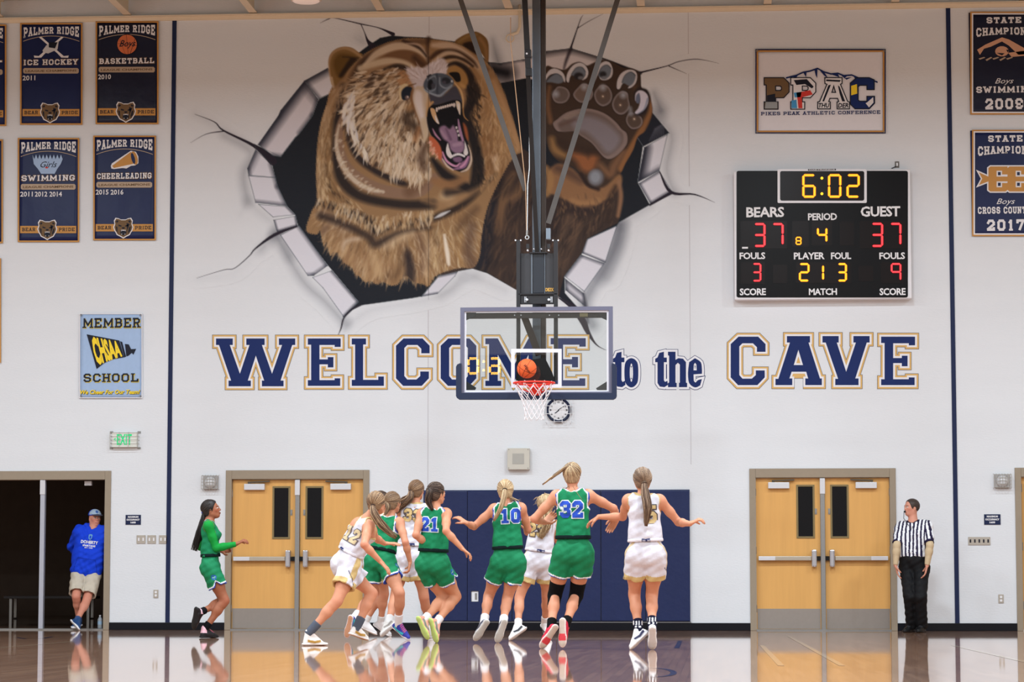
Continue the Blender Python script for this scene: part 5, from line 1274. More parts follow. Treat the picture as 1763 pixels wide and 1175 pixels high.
slab3('clock_panel', 466, 112, 1120, 342, 14, SBY - .018, SBY - .013, M_SPAN, sb)
for nm, x0, y0, x1, y1 in (('home_window', 158, 500, 520, 715), ('bonus_window', 560, 500, 690, 700), ('period_window', 712, 500, 870, 690), ('spare_window', 930, 505, 1040, 690), ('guest_window', 1085, 500, 1440, 715), ('fouls_window', 160, 820, 348, 990), ('spare_window', 410, 840, 522, 985), ('player_window', 590, 820, 1020, 985), ('spare_window', 1075, 850, 1188, 970), ('fouls_window', 1250, 820, 1430, 985)):
    slab3(nm, x0, y0, x1, y1, 10, SBY - .012, SBY - .007, M_SPAN, sb)
for s, x0, y0, x1, y1 in (('BEARS', 203, 390, 497, 473), ('GUEST', 1093, 384, 1400, 468), ('PERIOD', 683, 438, 908, 496), ('FOULS', 150, 744, 350, 799), ('FOULS', 1238, 744, 1437, 799), ('PLAYER', 573, 744, 812, 800), ('FOUL', 862, 744, 1018, 799), ('SCORE', 152, 1024, 355, 1080), ('SCORE', 1240, 1022, 1442, 1079), ('MATCH', 690, 1024, 908, 1078)):
    mb = MB(); ptext(mb, s, *S(x0, y0), *S(x1, y1), SBY - .013, .028, spacing=.95); mb.build('caption', M_WHITE, sb)
a = P(*S(684, 107), SBY - .03); b = P(*S(900, 93), SBY - .03)
mp_ = boxobj('maker_plate', (a.x, SBY - .022, a.z), (b.x, SBY - .013, b.z), M_SBK, sb)
mb = MB(); ptext(mb, 'DAKTRONICS', *S(692, 95), *S(892, 106), SBY - .024, .03); mb.build('maker_lettering', M_WHITE, sb)
def board_digits(root, Y, mapf):
    dd = [(636, 133, 745, 322, '6', 1, 20), (836, 133, 945, 322, '0', 1, 20), (980, 133, 1088, 322, '2', 1, 20), (750, 545, 836, 672, '4', 1, 18), (610, 826, 697, 974, '2', 1, 18), (782, 836, 810, 968, 'i', 1, 18), (908, 826, 988, 974, '3', 1, 18), (585, 622, 634, 688, 'B', 1, 11),
          (258, 514, 355, 705, '3', 0, 19), (400, 514, 496, 694, '7', 0, 19), (1172, 512, 1270, 705, '3', 0, 19), (1316, 512, 1412, 694, '7', 0, 19), (248, 826, 322, 974, '3', 0, 16), (1325, 826, 1411, 968, '9', 0, 16)]
    for x0, y0, x1, y1, c, am, tk in dd:
        seg_digit(x0, y0, x1, y1, c, Y, root, M_AMB if am else M_REDL, M_AMBG if am else M_REDG, tk, mapf)
    mb = MB()
    for yy in (167, 288):
        q = mapf(791, yy); e = (mapf(802, yy) - q).length
        mb.lathe((q.x, q.y + .003, q.z), [(e, 0), (e, -.006)], axis=(0, 1, 0), n=12)
    mb.build('colon', M_AMB, root)
board_digits(sb, SBY - .022, lambda x, y: P(*S(x, y), SBY - .022))
a = P(*S(170, 716), SBY - .014); b = P(*S(216, 702), SBY - .014)
boxobj('white_sticker', (a.x, SBY - .016, a.z), (b.x, SBY - .012, b.z), M_WHITE, sb)
# the opposing board on the far wall behind the camera, seen as a reflection in the backboard glass
def far_map(x, y):
    c = 1.62 / 124.0 / 4.519 * 1.0
    q = FARC + Vector((-(x - 790) * c, 0, -(y - 228) * c))
    return q
FARC = Vector((0, -41.5, 0))

# outlet above scoreboard
def plate(name, x0, y0, x1, y1, label, cat, m, group=None, detail=None, th=.012):
    a = P(x0, y1, -th); b = P(x1, y0, -th)
    rt = empty(name, ((a.x + b.x) / 2, 0, a.z), label, cat, group)
    boxobj('plate', (a.x, -th, a.z), (b.x, 0, b.z), m, rt, bevel=.003)
    if detail: detail(rt, a, b, th)
    return rt
M_PLATE = mat('steel_plate', (176, 168, 158), .4, metal=.25, noise=.05)
def d_outlet(rt, a, b, th):
    cx = (a.x + b.x) / 2; h = b.z - a.z
    for z in (a.z + h * .3, a.z + h * .7):
        MB().lathe((cx, -th, z), [(.017, .001), (.017, -.004)], axis=(0, 1, 0), n=14).build('socket', M_WHITE, rt)
    MB().box((cx - .004, -th - .003, a.z + h * .49), (cx + .004, -th, a.z + h * .51)).build('screw', M_STEEL, rt)
def d_switch(rt, a, b, th):
    n = max(1, int((b.x - a.x) / .055)); w = (b.x - a.x) / n
    for i in range(n):
        cx = a.x + w * (i + .5); cz = (a.z + b.z) / 2
        boxobj('switch', (cx - .010, -th - .006, cz - .022), (cx + .010, -th, cz + .022), M_INK if n > 3 else M_WHITE, rt, bevel=.002)
    for sx in (a.x + .012, b.x - .012):
        MB().lathe((sx, -th, b.z - .012), [(.004, .001), (.004, -.002)], axis=(0, 1, 0), n=8).build('screw', M_STEEL, rt)
o = plate('wall_outlet', 1541, 278, 1548, 289, 'small metal outlet box above the right corner of the scoreboard', 'outlet', mat('outlet_box', (110, 104, 100), .5), detail=lambda rt, a, b, th: MB().box(((a.x + b.x) / 2 - .012, -th - .004, a.z + .025), ((a.x + b.x) / 2 + .012, -th, b.z - .02)).build('socket', M_WHITE, rt))
MB().tube([P(1542, 287, -.02), P(1538, 289, -.03), P(1535, 290, -.03)], .006, 6).build('cable', M_INK, o)
for i, (x0, x1) in enumerate(((235, 250.5), (253.5, 268.5), (273.5, 288))):
    plate('switch_plate', x0, 922, x1, 936.5, ('square steel switch plate, leftmost of the three under the occupancy sign', 'square steel switch plate, middle of the three under the occupancy sign', 'square steel switch plate touching the navy stripe on the left')[i], 'switch', M_PLATE, 'steel plates left of the stripe', d_switch)
plate('wall_outlet', 264, 1016, 272.5, 1030, 'low steel outlet plate left of the navy stripe near the runner', 'outlet', M_PLATE, detail=d_outlet)
plate('wall_outlet', 1719, 1024, 1728, 1039, 'low steel outlet plate at the right, below the row of switches', 'outlet', M_PLATE, detail=d_outlet)
plate('switch_plate', 1667, 925, 1705, 939, 'wide steel plate with a row of key switches at right', 'switch', M_PLATE, detail=d_switch)
def occ(x0, y0, x1, y1, label):
    a = P(x0, y1, -.01); b = P(x1, y0, -.01)
    rt = empty('occupancy_sign', ((a.x + b.x) / 2, 0, a.z), label, 'sign', 'maximum occupancy signs')
    boxobj('sign_panel', (a.x, -.01, a.z), (b.x, 0, b.z), M_NAVY, rt, bevel=.002)
    h = y1 - y0
    for i, (s, u0, u1) in enumerate((('MAXIMUM', .16, .84), ('OCCUPANCY', .07, .93), ('1600', .33, .67))):
        mb = MB(); ptext(mb, s, x0 + (x1 - x0) * u0, y0 + h * (.12 + .28 * i), x0 + (x1 - x0) * u1, y0 + h * (.31 + .28 * i), -.0115, .05); mb.build('lettering', M_WHITE, rt)
occ(216, 887, 242.5, 904, 'navy MAXIMUM OCCUPANCY sign on the wall beside the coach')
occ(1694.5, 886, 1722.5, 904, 'navy MAXIMUM OCCUPANCY sign on the wall right of the referee')

# exit sign with wire guard
a = P(190, 773, -.07); b = P(238, 743, -.07)
ex = empty('exit_sign', ((a.x + b.x) / 2, -.0, a.z), 'white exit sign with green letters in a wire guard', 'sign')
boxobj('housing', (a.x + .02, -.07, a.z + .02), (b.x - .02, 0, b.z - .02), mat('exit_white', (226, 228, 222), .5), ex, bevel=.006)
mb = MB(); ptext(mb, 'EXIT', 201, 748, 227, 766.5, -.0715, .03, spacing=1.05); ppoly(mb, [(199.5, 754), (195.5, 757), (199.5, 760), (198.5, 757)], -.0715)
mb.build('lettering', mat('exit_green', (30, 196, 120), .5, emit=.5), ex)
wg = MB()
for i in range(5):
    z = a.z + .02 + (b.z - a.z - .04) * i / 4
    wg.tube([(a.x, -.0, z), (a.x + .005, -.10, z), (b.x - .005, -.10, z), (b.x, 0, z)], .0035, 5)
for i in range(4):
    x = a.x + (b.x - a.x) * i / 3
    wg.tube([(x, -.10 if 0 < i < 3 else -.10, a.z + .01), (x, -.10, b.z - .01)], .0035, 5)
wg.build('wire_guard', mat('guard_wire', (168, 164, 156), .4, metal=.3), ex)
mb = MB()
for x in (a.x - .0, b.x + .0):
    for z in (a.z + .01, b.z - .01): mb.box((x - .022, -.012, z - .014), (x + .022, 0, z + .014))
mb.build('guard_tabs', M_STEEL, ex)

# caged wall fixtures over the side doors
def cage(x0, y0, x1, y1, label):
    a = P(x0, y1, -.09); b = P(x1, y0, -.09)
    rt = empty('caged_wall_light', ((a.x + b.x) / 2, 0, a.z), label, 'light', 'caged wall lights')
    boxobj('base', (a.x + .01, -.05, a.z + .01), (b.x - .01, 0, b.z - .01), mat('fixture_grey', (168, 166, 166), .45), rt, bevel=.008)
    cx = (a.x + b.x) / 2; cz = (a.z + b.z) / 2
    MB().lathe((cx, -.05, cz), [(.085, 0), (.08, -.02), (.055, -.045), (.02, -.055)], axis=(0, 1, 0), n=18).build('lens', mat('frosted_lens', (205, 205, 208), .25), rt, smooth=True)
    w = MB()
    for i in range(7):
        x = a.x + (b.x - a.x) * i / 6; w.tube([(x, -.0, b.z), (x, -.11, b.z - .015), (x, -.11, a.z + .015), (x, 0, a.z)], .0032, 5)
    for i in range(5):
        z = a.z + .015 + (b.z - a.z - .03) * i / 4; w.tube([(a.x, -.11, z), (b.x, -.11, z)], .0032, 5)
    w.build('wire_cage', mat('guard_wire', (168, 164, 156), .4, metal=.3), rt)
cage(347, 818, 375.5, 844, 'grey wall light in a wire cage left of the left double doors')
cage(1711.5, 815.5, 1741, 841.5, 'grey wall light in a wire cage near the far right door')

# speaker box above the pads
a = P(873.5, 809, -.10); b = P(911.5, 772, -.10)
sp = empty('wall_speaker', ((a.x + b.x) / 2, 0, a.z), 'beige square loudspeaker box on the wall above the navy pads', 'speaker')
boxobj('cabinet', (a.x, -.10, a.z), (b.x, 0, b.z), mat('speaker_beige', (196, 192, 182), .5), sp, bevel=.006)
boxobj('grille', (a.x + .07, -.103, a.z + .075), (b.x - .075, -.099, b.z - .075), mat('grille_grey', (172, 170, 164), .6, bump=.4, bscale=300), sp)
for sx in (a.x + .02, b.x - .02):
    for sz in (a.z + .02, b.z - .02): MB().lathe((sx, -.1, sz), [(.007, .001), (.007, -.004)], axis=(0, 1, 0), n=8).build('screw', M_STEEL, sp)

# clock with guard
c = P(961.5, 706.5, -.05); R0 = P(983, 706.5, -.05).x - c.x
ck = empty('wall_clock', (c.x, 0, c.z - R0), 'round black-rimmed wall clock behind a wire guard under the backboard', 'clock')
MB().lathe((c.x, 0, c.z), [(R0, 0), (R0, -.045), (R0 * .93, -.055), (R0 * .80, -.05), (R0 * .79, -.035)], axis=(0, 1, 0), n=40).build('rim', mat('clock_navy', (26, 34, 62), .35), ck, smooth=False)
MB().lathe((c.x, 0, c.z), [(R0 * .80, -.03), (R0 * .80, -.038)], axis=(0, 1, 0), n=36).build('dial', M_WHITE, ck)
for hr in range(12):
    t = math.radians(90 - 30 * hr); q = Vector((c.x + math.cos(t) * R0 * .64, -.040, c.z + math.sin(t) * R0 * .64))
    v, f = text_geo(str(hr or 12), .03); v = fitgeo(v, q.x - .014, q.z - .014, q.x + .014, q.z + .014)
    MB().add([(p[0], -.040, p[1]) for p in v], f).build('numeral', M_INK, ck)
for ln, an, w in ((.42, 222, .012), (.60, 35, .008)):
    t = math.radians(an)
    MB().bar((c.x - math.cos(t) * .01, -.042, c.z), (c.x + math.cos(t) * R0 * ln, -.042, c.z + math.sin(t) * R0 * ln), w, .003, (0, 1, 0)).build('hand', M_INK, ck)
w = MB()
for i in range(4):
    q = R0 * (-.95 + 1.9 * i / 3)
    w.tube([(c.x + q, 0, c.z - R0 * 1.08), (c.x + q, -.12, c.z - R0), (c.x + q, -.12, c.z + R0), (c.x + q, 0, c.z + R0 * 1.08)], .004, 5)
    w.tube([(c.x - R0 * 1.08, 0, c.z + q), (c.x - R0, -.12, c.z + q), (c.x + R0, -.12, c.z + q), (c.x + R0 * 1.08, 0, c.z + q)], .004, 5)
w.build('wire_guard', mat('guard_white', (224, 224, 228), .4), ck)

# wall pads
M_PAD = mat('pad_vinyl', (33, 43, 82), 0.42, noise=.12, nscale=5, bump=.35, bscale=14, sheen=.1)
edges = [728, 804.7, 881.4, 958, 1034.5, 1111.3, 1188]
zt = P(960, 845.5).z; zb = P(960, 1073).z + .0
for i in range(6):
    xa = P(edges[i], 950, -.05).x; xb = P(edges[i + 1], 950, -.05).x
    rt = empty('wall_pad', ((xa + xb) / 2, 0, .13), ('navy wall pad, leftmost of the row under the hoop', 'navy wall pad with the cut-out outlet, second from the left', 'navy wall pad behind the player numbered 10', 'navy wall pad between the blonde player 23 and player 32', 'navy wall pad right of player 32, second from the right', 'navy wall pad at the right end of the row')[i], 'wall pad', 'navy wall pads under the hoop')
    if i == 1:
        ox0, ox1, oz0, oz1 = P(811, 950, -.05).x, P(824, 950, -.05).x, P(811, 1037, -.05).z, P(811, 1018, -.05).z
        m_ = MB().box((xa + .003, -.05, .13), (xb - .003, -.004, oz0)).box((xa + .003, -.05, oz1), (xb - .003, -.004, zt)).box((xa + .003, -.05, oz0), (ox0, -.004, oz1)).box((ox1, -.05, oz0), (xb - .003, -.004, oz1))
        m_.build('cushion', M_PAD, rt)
        pl = boxobj('outlet_plate', (ox0 + .005, -.03, oz0 + .005), (ox1 - .005, -.004, oz1 - .005), M_WHITE, rt)
        boxobj('socket', ((ox0 + ox1) / 2 + .0, -.034, oz0 + .03), ((ox0 + ox1) / 2 + .03, -.03, oz1 - .03), M_STEEL, pl)
    else:
        MB().box((xa + .003, -.05, .13), (xb - .003, -.004, zt)).build('cushion', M_PAD, rt, bevel=.012)
    boxobj('backing_board', (xa + .001, -.004, .12), (xb - .001, 0, zt + .012), mat('pad_backing', (36, 48, 84), .6), rt)
a = P(727, 1075, -.03); b = P(1190, 1075, -.03)
rt = boxobj('pad_rail', (a.x, -.03, .108), (b.x, 0, .122), mat('rail_grey', (120, 118, 120), .5))
tag(rt, 'thin metal rail along the bottom edge of the navy wall pads', 'rail')

# high-bay lamp peeking in at the top
c = P(527, 3, -1.2)
lp = empty('high_bay_lamp', (c.x, c.y, c.z), 'round pale lamp reflector under the roof deck at the top left', 'lamp')
MB().lathe((c.x, c.y, c.z + .02), [(.10, .28), (.13, .20), (.21, .06), (.215, 0), (.20, -.01)], n=32).build('reflector', mat('lamp_white', (214, 196, 186), .4), lp, smooth=True)
MB().lathe((c.x, c.y, c.z + .0), [(.198, .018), (.17, -.004), (.05, -.014)], n=32).build('lens', mat('lamp_lens', (236, 214, 202), .4, emit=.25), lp, smooth=True)
MB().tube([(c.x, c.y, c.z + .28), (c.x, c.y, ZTOP + .32)], .012, 8).build('hanger', M_BEAM, lp)
# ================================================================== ceiling-hung backboard unit
YB = -5.05
M_BSTEEL = mat('mast_black_steel', (34, 33, 36), .4, noise=.15, nscale=6, spec=.35)
M_MAST = mat('mast_grey_steel', (92, 98, 106), .38, metal=.55, noise=.2, nscale=4)
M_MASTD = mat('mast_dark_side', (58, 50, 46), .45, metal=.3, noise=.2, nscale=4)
M_BRACE = mat('brace_steel', (84, 80, 78), .45, metal=.4, noise=.15, nscale=5)
M_BFRAME = mat('board_frame', (100, 100, 118), .4, metal=.3)
hp = empty('basketball_hoop', tuple(P(923, 686, YB)), 'glass backboard with orange-red rim hanging on black steel mast from the roof', 'basketball hoop')
hp.location.x = P(923, 686, YB).x
YM = YB + .42
ZC = ZTOP + .32
# main mast
a0 = P(916.5, 300, YM); a1 = P(938.5, 300, YM)
MB().box((a0.x, YM - .0, P(927, 655, YM).z), (a1.x - .055, YM + .14, ZC)).build('mast', M_MAST, hp, bevel=.006)
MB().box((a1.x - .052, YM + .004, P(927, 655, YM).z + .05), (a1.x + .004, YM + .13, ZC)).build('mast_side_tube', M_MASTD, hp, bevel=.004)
def bar(name, p0, p1, Y0, Y1, wpx, m, d=.03, ext=0.0, parent=hp):
    a = P(*p0, Y0); b = P(*p1, Y1)
    dd = (b - a).normalized(); a = a - dd * ext
    w = wpx / 143.0
    return MB().bar(a, b, w, d, (0, 1, 0)).build(name, m, parent)
bar('side_brace', (793, 0), (905, 328), YM - .1, YM, 9, M_BRACE, .012, .75)
bar('side_brace', (1063, 0), (944, 385), YM - .1, YM, 9, M_BRACE, .012, .75)
bar('height_actuator', (903.5, 0), (910, 130), YM - .16, YM - .13, 9.5, M_BSTEEL, .06, .7)
bar('actuator_rod', (909, 128), (925, 436), YM - .13, YM - .08, 7.5, mat('actuator_brown', (30, 24, 22), .35), .05)
for y in (92, 124):
    q = P(908.5 + (y - 92) * .05, y, YM - .17)
    MB().box((q.x - .04, q.y - .01, q.z - .05), (q.x + .04, q.y + .07, q.z + .05)).build('actuator_collar', M_BSTEEL, hp, bevel=.006)
q = P(907, 92.5, YM - .185)
MB().lathe(q, [(.012, 0), (.012, -.008)], axis=(0, 1, 0), n=12).build('bolt', M_STEEL_L, hp)
# cables
M_ROPE = mat('tan_rope', (176, 142, 112), .6); M_WIRE = mat('bright_wire', (196, 200, 204), .3, metal=.3)
c_ = [P(879, 72, YM - .1), P(905, 322, YM - .1), P(906.5, 398, YM - .1)]
MB().tube([P(879, 30, YM - .1)] + c_, .006, 5).build('pull_rope', M_ROPE, hp)
MB().tube([P(911, 95, YM - .12), P(911.5, 290, YM - .12), P(908.5, 318, YM - .12), P(907.5, 398, YM - .12)], .006, 5).build('steel_cable', M_WIRE, hp)
q = P(907.5, 409, YM - .12)
MB().tube([q + Vector((math.cos(t) * .022, 0, math.sin(t) * .022)) for t in [i * math.pi / 6 for i in range(12)]], .006, 6, closed=True).build('eye_ring', M_WIRE, hp)
MB().tube([P(907.5, 397, YM - .12), P(907.2, 405, YM - .12)], .014, 6).build('turnbuckle', M_STEEL, hp)
q = P(944, 403, YM - .05)
MB().box((q.x - .028, q.y - .02, q.z - .07), (q.x + .028, q.y + .05, q.z + .07)).build('winch_block', mat('winch_blue', (120, 130, 142), .4, metal=.3), hp, bevel=.01)
# height adjustment frame in front of the mast, continuing down behind the glass
def fbox(name, x0, y0, x1, y1, Yf, d, m, bevel=.004, parent=hp):
    a = P(x0, y1, Yf); b = P(x1, y0, Yf)
    return boxobj(name, (a.x, Yf, a.z), (b.x, Yf + d, b.z), m, parent, bevel)
YF = YB + .16
for x0 in (889, 953.5):
    fbox('vertical_rail', x0, 413, x0 + 6.5, 655, YF, .06, M_BSTEEL)
    for dx in (-1.5, 7.5):
        q = P(x0 + dx, 414, YF); MB().lathe(q, [(.010, .01), (.010, -.005)], axis=(0, 1, 0), n=8).build('bolt', M_STEEL_L, hp)
fbox('carriage_plate', 896, 436, 954, 506, YF + .05, .02, mat('carriage_plate', (48, 48, 52), .4, spec=.35))
fbox('carriage_rib', 914, 436, 917, 506, YF + .035, .02, M_MAST); fbox('carriage_rib', 937, 436, 938.5, 506, YF + .035, .02, M_MAST)
fbox('carriage_center', 918, 436, 936.5, 505, YF + .04, .015, mat('carriage_center', (34, 38, 46), .35, spec=.35))
fbox('cross_bracket', 896, 508, 955, 524, YF + .02, .05, M_BSTEEL)
fbox('hanger_foot', 892, 505, 960, 508, YF + .0, .07, M_BSTEEL)
fbox('pivot_bar', 912, 434, 943, 436.5, YF + .0, .03, M_BSTEEL)
for x, y, r in ((907, 516.5, .017), (945, 516.5, .017), (908.5, 431.5, .012), (944.5, 431.5, .012), (919, 429, .008), (932, 429, .008)):
    MB().lathe(P(x, y, YF - .005), [(r, .04), (r, -.008), (r * .6, -.014)], axis=(0, 1, 0), n=12).build('bolt', M_STEEL_L, hp)
for x in (908.5, 944.5): fbox('spring_pin', x - 2.5, 420, x + 2.5, 428, YF, .03, M_BSTEEL, .002)
for x in (903, 905, 948, 950): fbox('slot_mark', x, 511, x + 1, 521, YF + .016, .005, M_STEEL_L, 0)
mb = MB(); ptext(mb, 'DEZK', 939, 496, 954, 502, YF + .045, .04); mb.build('maker_lettering', mat('gold_print', (205, 158, 80)), hp)
# board
GX0, GX1, GY0, GY1 = 799, 1048, 535.5, 677
fr = MB()
a = P(792.5, 683, YB); b = P(1055, 528, YB)
w = .048
fr.box((a.x, YB - .02, a.z), (a.x + w, YB + .035, b.z)).box((b.x - w, YB - .02, a.z), (b.x, YB + .035, b.z)).box((a.x + w, YB - .02, b.z - w), (b.x - w, YB + .035, b.z)).box((a.x + w, YB - .02, a.z), (b.x - w, YB + .035, a.z + w))
fr.build('board_frame', M_BFRAME, hp)
gm = bpy.data.materials.new('backboard_glass'); gm.use_nodes = True
nt = gm.node_tree; nt.nodes.clear()
out = nt.nodes.new('ShaderNodeOutputMaterial'); mx = nt.nodes.new('ShaderNodeMixShader'); tr = nt.nodes.new('ShaderNodeBsdfTransparent'); gs = nt.nodes.new('ShaderNodeBsdfGlossy')
tr.inputs[0].default_value = (.90, .945, .94, 1); gs.inputs['Roughness'].default_value = 0.0
fz = nt.nodes.new('ShaderNodeFresnel'); fz.inputs[0].default_value = 1.6
ml = nt.nodes.new('ShaderNodeMath'); ml.operation = 'MULTIPLY'; ml.inputs[1].default_value = 1.6
nt.links.new(fz.outputs[0], ml.inputs[0]); nt.links.new(ml.outputs[0], mx.inputs[0])
nt.links.new(tr.outputs[0], mx.inputs[1]); nt.links.new(gs.outputs[0], mx.inputs[2]); nt.links.new(mx.outputs[0], out.inputs[0])
gl_ = MB().add([(a.x + w, YB, a.z + w), (b.x - w, YB, a.z + w), (b.x - w, YB, b.z - w), (a.x + w, YB, b.z - w)], [(0, 1, 2, 3)]).build('glass', gm, hp)
def ring(name, x0, y0, x1, y1, wpx, Y, m):
    mb = MB(); ppoly(mb, rr_(x0, y0, x1, y1), Y, [rr_(x0 + wpx, y0 + wpx, x1 - wpx, y1 - wpx)])
    return mb.build(name, m, hp)
M_BW = mat('board_white', (204, 204, 214), .5)
ring('white_border', 798.5, 534, 1049, 677, 4.2, YB - .004, M_BW)
ring('target_square', 880, 601, 967, 668, 6.2, YB - .004, M_BW)
pd = MB()
pw = [(785, 632), (787, 628), (791, 626), (794, 626), (794, 677), (1053.5, 677), (1053.5, 626), (1056, 626), (1060, 628), (1061.5, 632), (1061.5, 682), (1060, 685.5), (1056, 688), (790, 688), (786.5, 685.5), (785, 682)]
pts = [P(x, y, YB - .045) for x, y in pw]
pd.prism([(p.x, p.z) for p in pts], YB - .045, YB + .05)
pd.build('edge_padding', mat('padding_navy', (36, 44, 66), .5, noise=.08), hp)
fbox('rear_crossbar', 802, 537.5, 1046, 549, YB + .03, .04, mat('crossbar_grey', (66, 62, 60), .5))
for x in (886, 897, 946, 962): MB().lathe(P(x, 543, YB + .028), [(.008, .004), (.008, -.003)], axis=(0, 1, 0), n=8).build('bolt', M_STEEL_L, hp)
fbox('tan_label', 998, 538.5, 1012, 545.5, YB + .02, .008, mat('label_tan', (150, 138, 104), .5), 0)
def gus(pts, m=M_BSTEEL, Y=YB + .02, d=.01, nm='gusset'):
    w_ = [P(x, y, Y) for x, y in pts]
    MB().prism([(p.x, p.z) for p in w_], Y, Y + d).build(nm, m, hp)
gus([(802, 537), (820, 537), (818, 545), (802, 552)]); gus([(1045, 537), (1026, 537), (1030, 545), (1045, 552)])
gus([(802, 656), (820, 668), (818, 672), (802, 672)], mat('gusset_grey', (74, 76, 80), .5)); gus([(1045, 657), (1026, 669), (1028, 672), (1045, 672)], mat('gusset_grey', (74, 76, 80), .5))
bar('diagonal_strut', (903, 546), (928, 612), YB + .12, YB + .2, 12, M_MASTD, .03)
gus([(913, 620), (938, 616), (950, 640), (958, 662), (900, 662), (888, 655), (889, 640)], mat('rim_plate_dark', (50, 48, 50), .5), YB + .10, .03, 'rim_support')
# rim
M_RIM = mat('rim_orange_red', (232, 52, 40), .35, spec=.4)
RC = P(919.5, 660, YB - .38); RR = .2415
RC.z = P(919.5, 660, YB - .38).z
rm = MB().tube([RC + Vector((math.cos(t) * RR, math.sin(t) * RR, 0)) for t in [i * 2 * math.pi / 36 for i in range(36)]], .0125, 8, closed=True).build('rim', M_RIM, hp, smooth=True)
MB().box((RC.x - .10, YB - .15, RC.z - .035), (RC.x + .10, YB - .004, RC.z + .012)).box((RC.x - .065, YB - .03, RC.z - .16), (RC.x + .065, YB - .004, RC.z - .03)).build('rim_bracket', M_RIM, hp, bevel=.006)
MB().add([(RC.x - .09, YB - .14, RC.z - .01), (RC.x + .09, YB - .14, RC.z - .01), (RC.x + .09, YB - .14, RC.z + .006), (RC.x - .09, YB - .14, RC.z + .006), (RC.x - .055, YB - .03, RC.z - .14), (RC.x + .055, YB - .03, RC.z - .14), (RC.x + .055, YB - .02, RC.z), (RC.x - .055, YB - .02, RC.z)],
         [(0, 1, 2, 3), (0, 4, 5, 1), (4, 7, 6, 5), (3, 2, 6, 7), (0, 3, 7, 4), (1, 5, 6, 2)]).build('rim_brace', M_RIM, hp)
for s in (-1, 1):
    MB().tube([(RC.x + s * .20, RC.y - .1, RC.z - .015), (RC.x + s * .16, RC.y + .1, RC.z - .06), (RC.x + s * .06, YB - .03, RC.z - .09)], .008, 6).build('rim_strut', M_RIM, hp)
nm_ = mat('net_cord', (226, 222, 226), .8)
lv = [(0, .235, 0), (.075, .205, 1), (.15, .165, 0), (.215, .138, 1), (.27, .122, 0), (.325, .113, 1), (.385, .112, 0), (.43, .118, 1)]
nb = MB(); rn = random.Random(5)
N12 = 12
def np_(l, k):
    h, r, o = lv[l]
    t = 2 * math.pi * (k + o * .5) / N12 + .1
    return RC + Vector((math.cos(t) * r, math.sin(t) * r, -h - .01 + (rn.uniform(-.006, .006) if l else 0)))
grid = [[np_(l, k) for k in range(N12)] for l in range(len(lv))]
for l in range(len(lv) - 1):
    for k in range(N12):
        o = lv[l][2]
        a_ = grid[l][k]; b1 = grid[l + 1][k if o == 0 else k]; b2 = grid[l + 1][(k - 1) % N12 if o == 0 else (k + 1) % N12]
        for b_ in (b1, b2):
            m_ = (a_ + b_) / 2 + Vector((0, 0, -.004))
            nb.tube([a_, m_, b_], .0042 if l < 2 else .0036, 5)
        if l < 1: nb.tube([a_ + Vector((0, 0, .028)), a_], .006, 5)
net = nb.build('net', nm_, hp); net['kind'] = 'stuff'

# ball in flight over the rim
BC = P(907, 635, YB - .36); BR = .1165
bl = empty('basketball', tuple(BC - Vector((0, 0, BR))), 'orange basketball dropping towards the rim in front of the glass', 'ball')
vs = []; fs = []; n1, n2 = 24, 40
for i in range(n1 + 1):
    for j in range(n2):
        p = math.pi * i / n1; t = 2 * math.pi * j / n2
        vs.append(BC + Vector((math.sin(p) * math.cos(t), math.sin(p) * math.sin(t), math.cos(p))) * BR)
for i in range(n1):
    for j in range(n2): fs.append((i * n2 + j, i * n2 + (j + 1) % n2, (i + 1) * n2 + (j + 1) % n2, (i + 1) * n2 + j))
bm_ball = MB().add(vs, fs).build('ball_skin', mat('ball_leather', (222, 98, 52), .55, noise=.08, nscale=30, bump=.4, bscale=220), bl, smooth=True)
RM = Matrix.Rotation(.5, 3, 'Y') @ Matrix.Rotation(.35, 3, 'X')
def greatc(f, n=40):
    return [BC + (RM @ Vector(f(2 * math.pi * i / n)).normalized()) * (BR * 1.001) for i in range(n)]
for f in (lambda t: (math.cos(t), math.sin(t), 0), lambda t: (0, math.cos(t), math.sin(t)), lambda t: (math.cos(t) * .6 + .75, math.sin(t), .55 * math.cos(2 * t) * 0 + math.cos(t) * .8), lambda t: (math.cos(t) * .6 - .75, math.sin(t), -math.cos(t) * .8)):
    MB().tube(greatc(f), .0022, 5, closed=True).build('seam', mat('seam_black', (40, 24, 20), .6), bl)
v, f = text_geo('Wilson', .02, .3); v = fitgeo(v, -.055, -.018, .055, .018)
ca, sa = math.cos(-.95), math.sin(-.95)
vv = []
for p in v:
    x, z = p[0] * ca - p[1] * sa + .012, p[0] * sa + p[1] * ca - .01
    y = -math.sqrt(max(1e-6, BR * BR * 1.01 - x * x - z * z))
    vv.append((BC.x + x, BC.y + y - .0015, BC.z + z))
MB().add(vv, f).build('ball_lettering', mat('seam_black', (40, 24, 20), .6), bl)

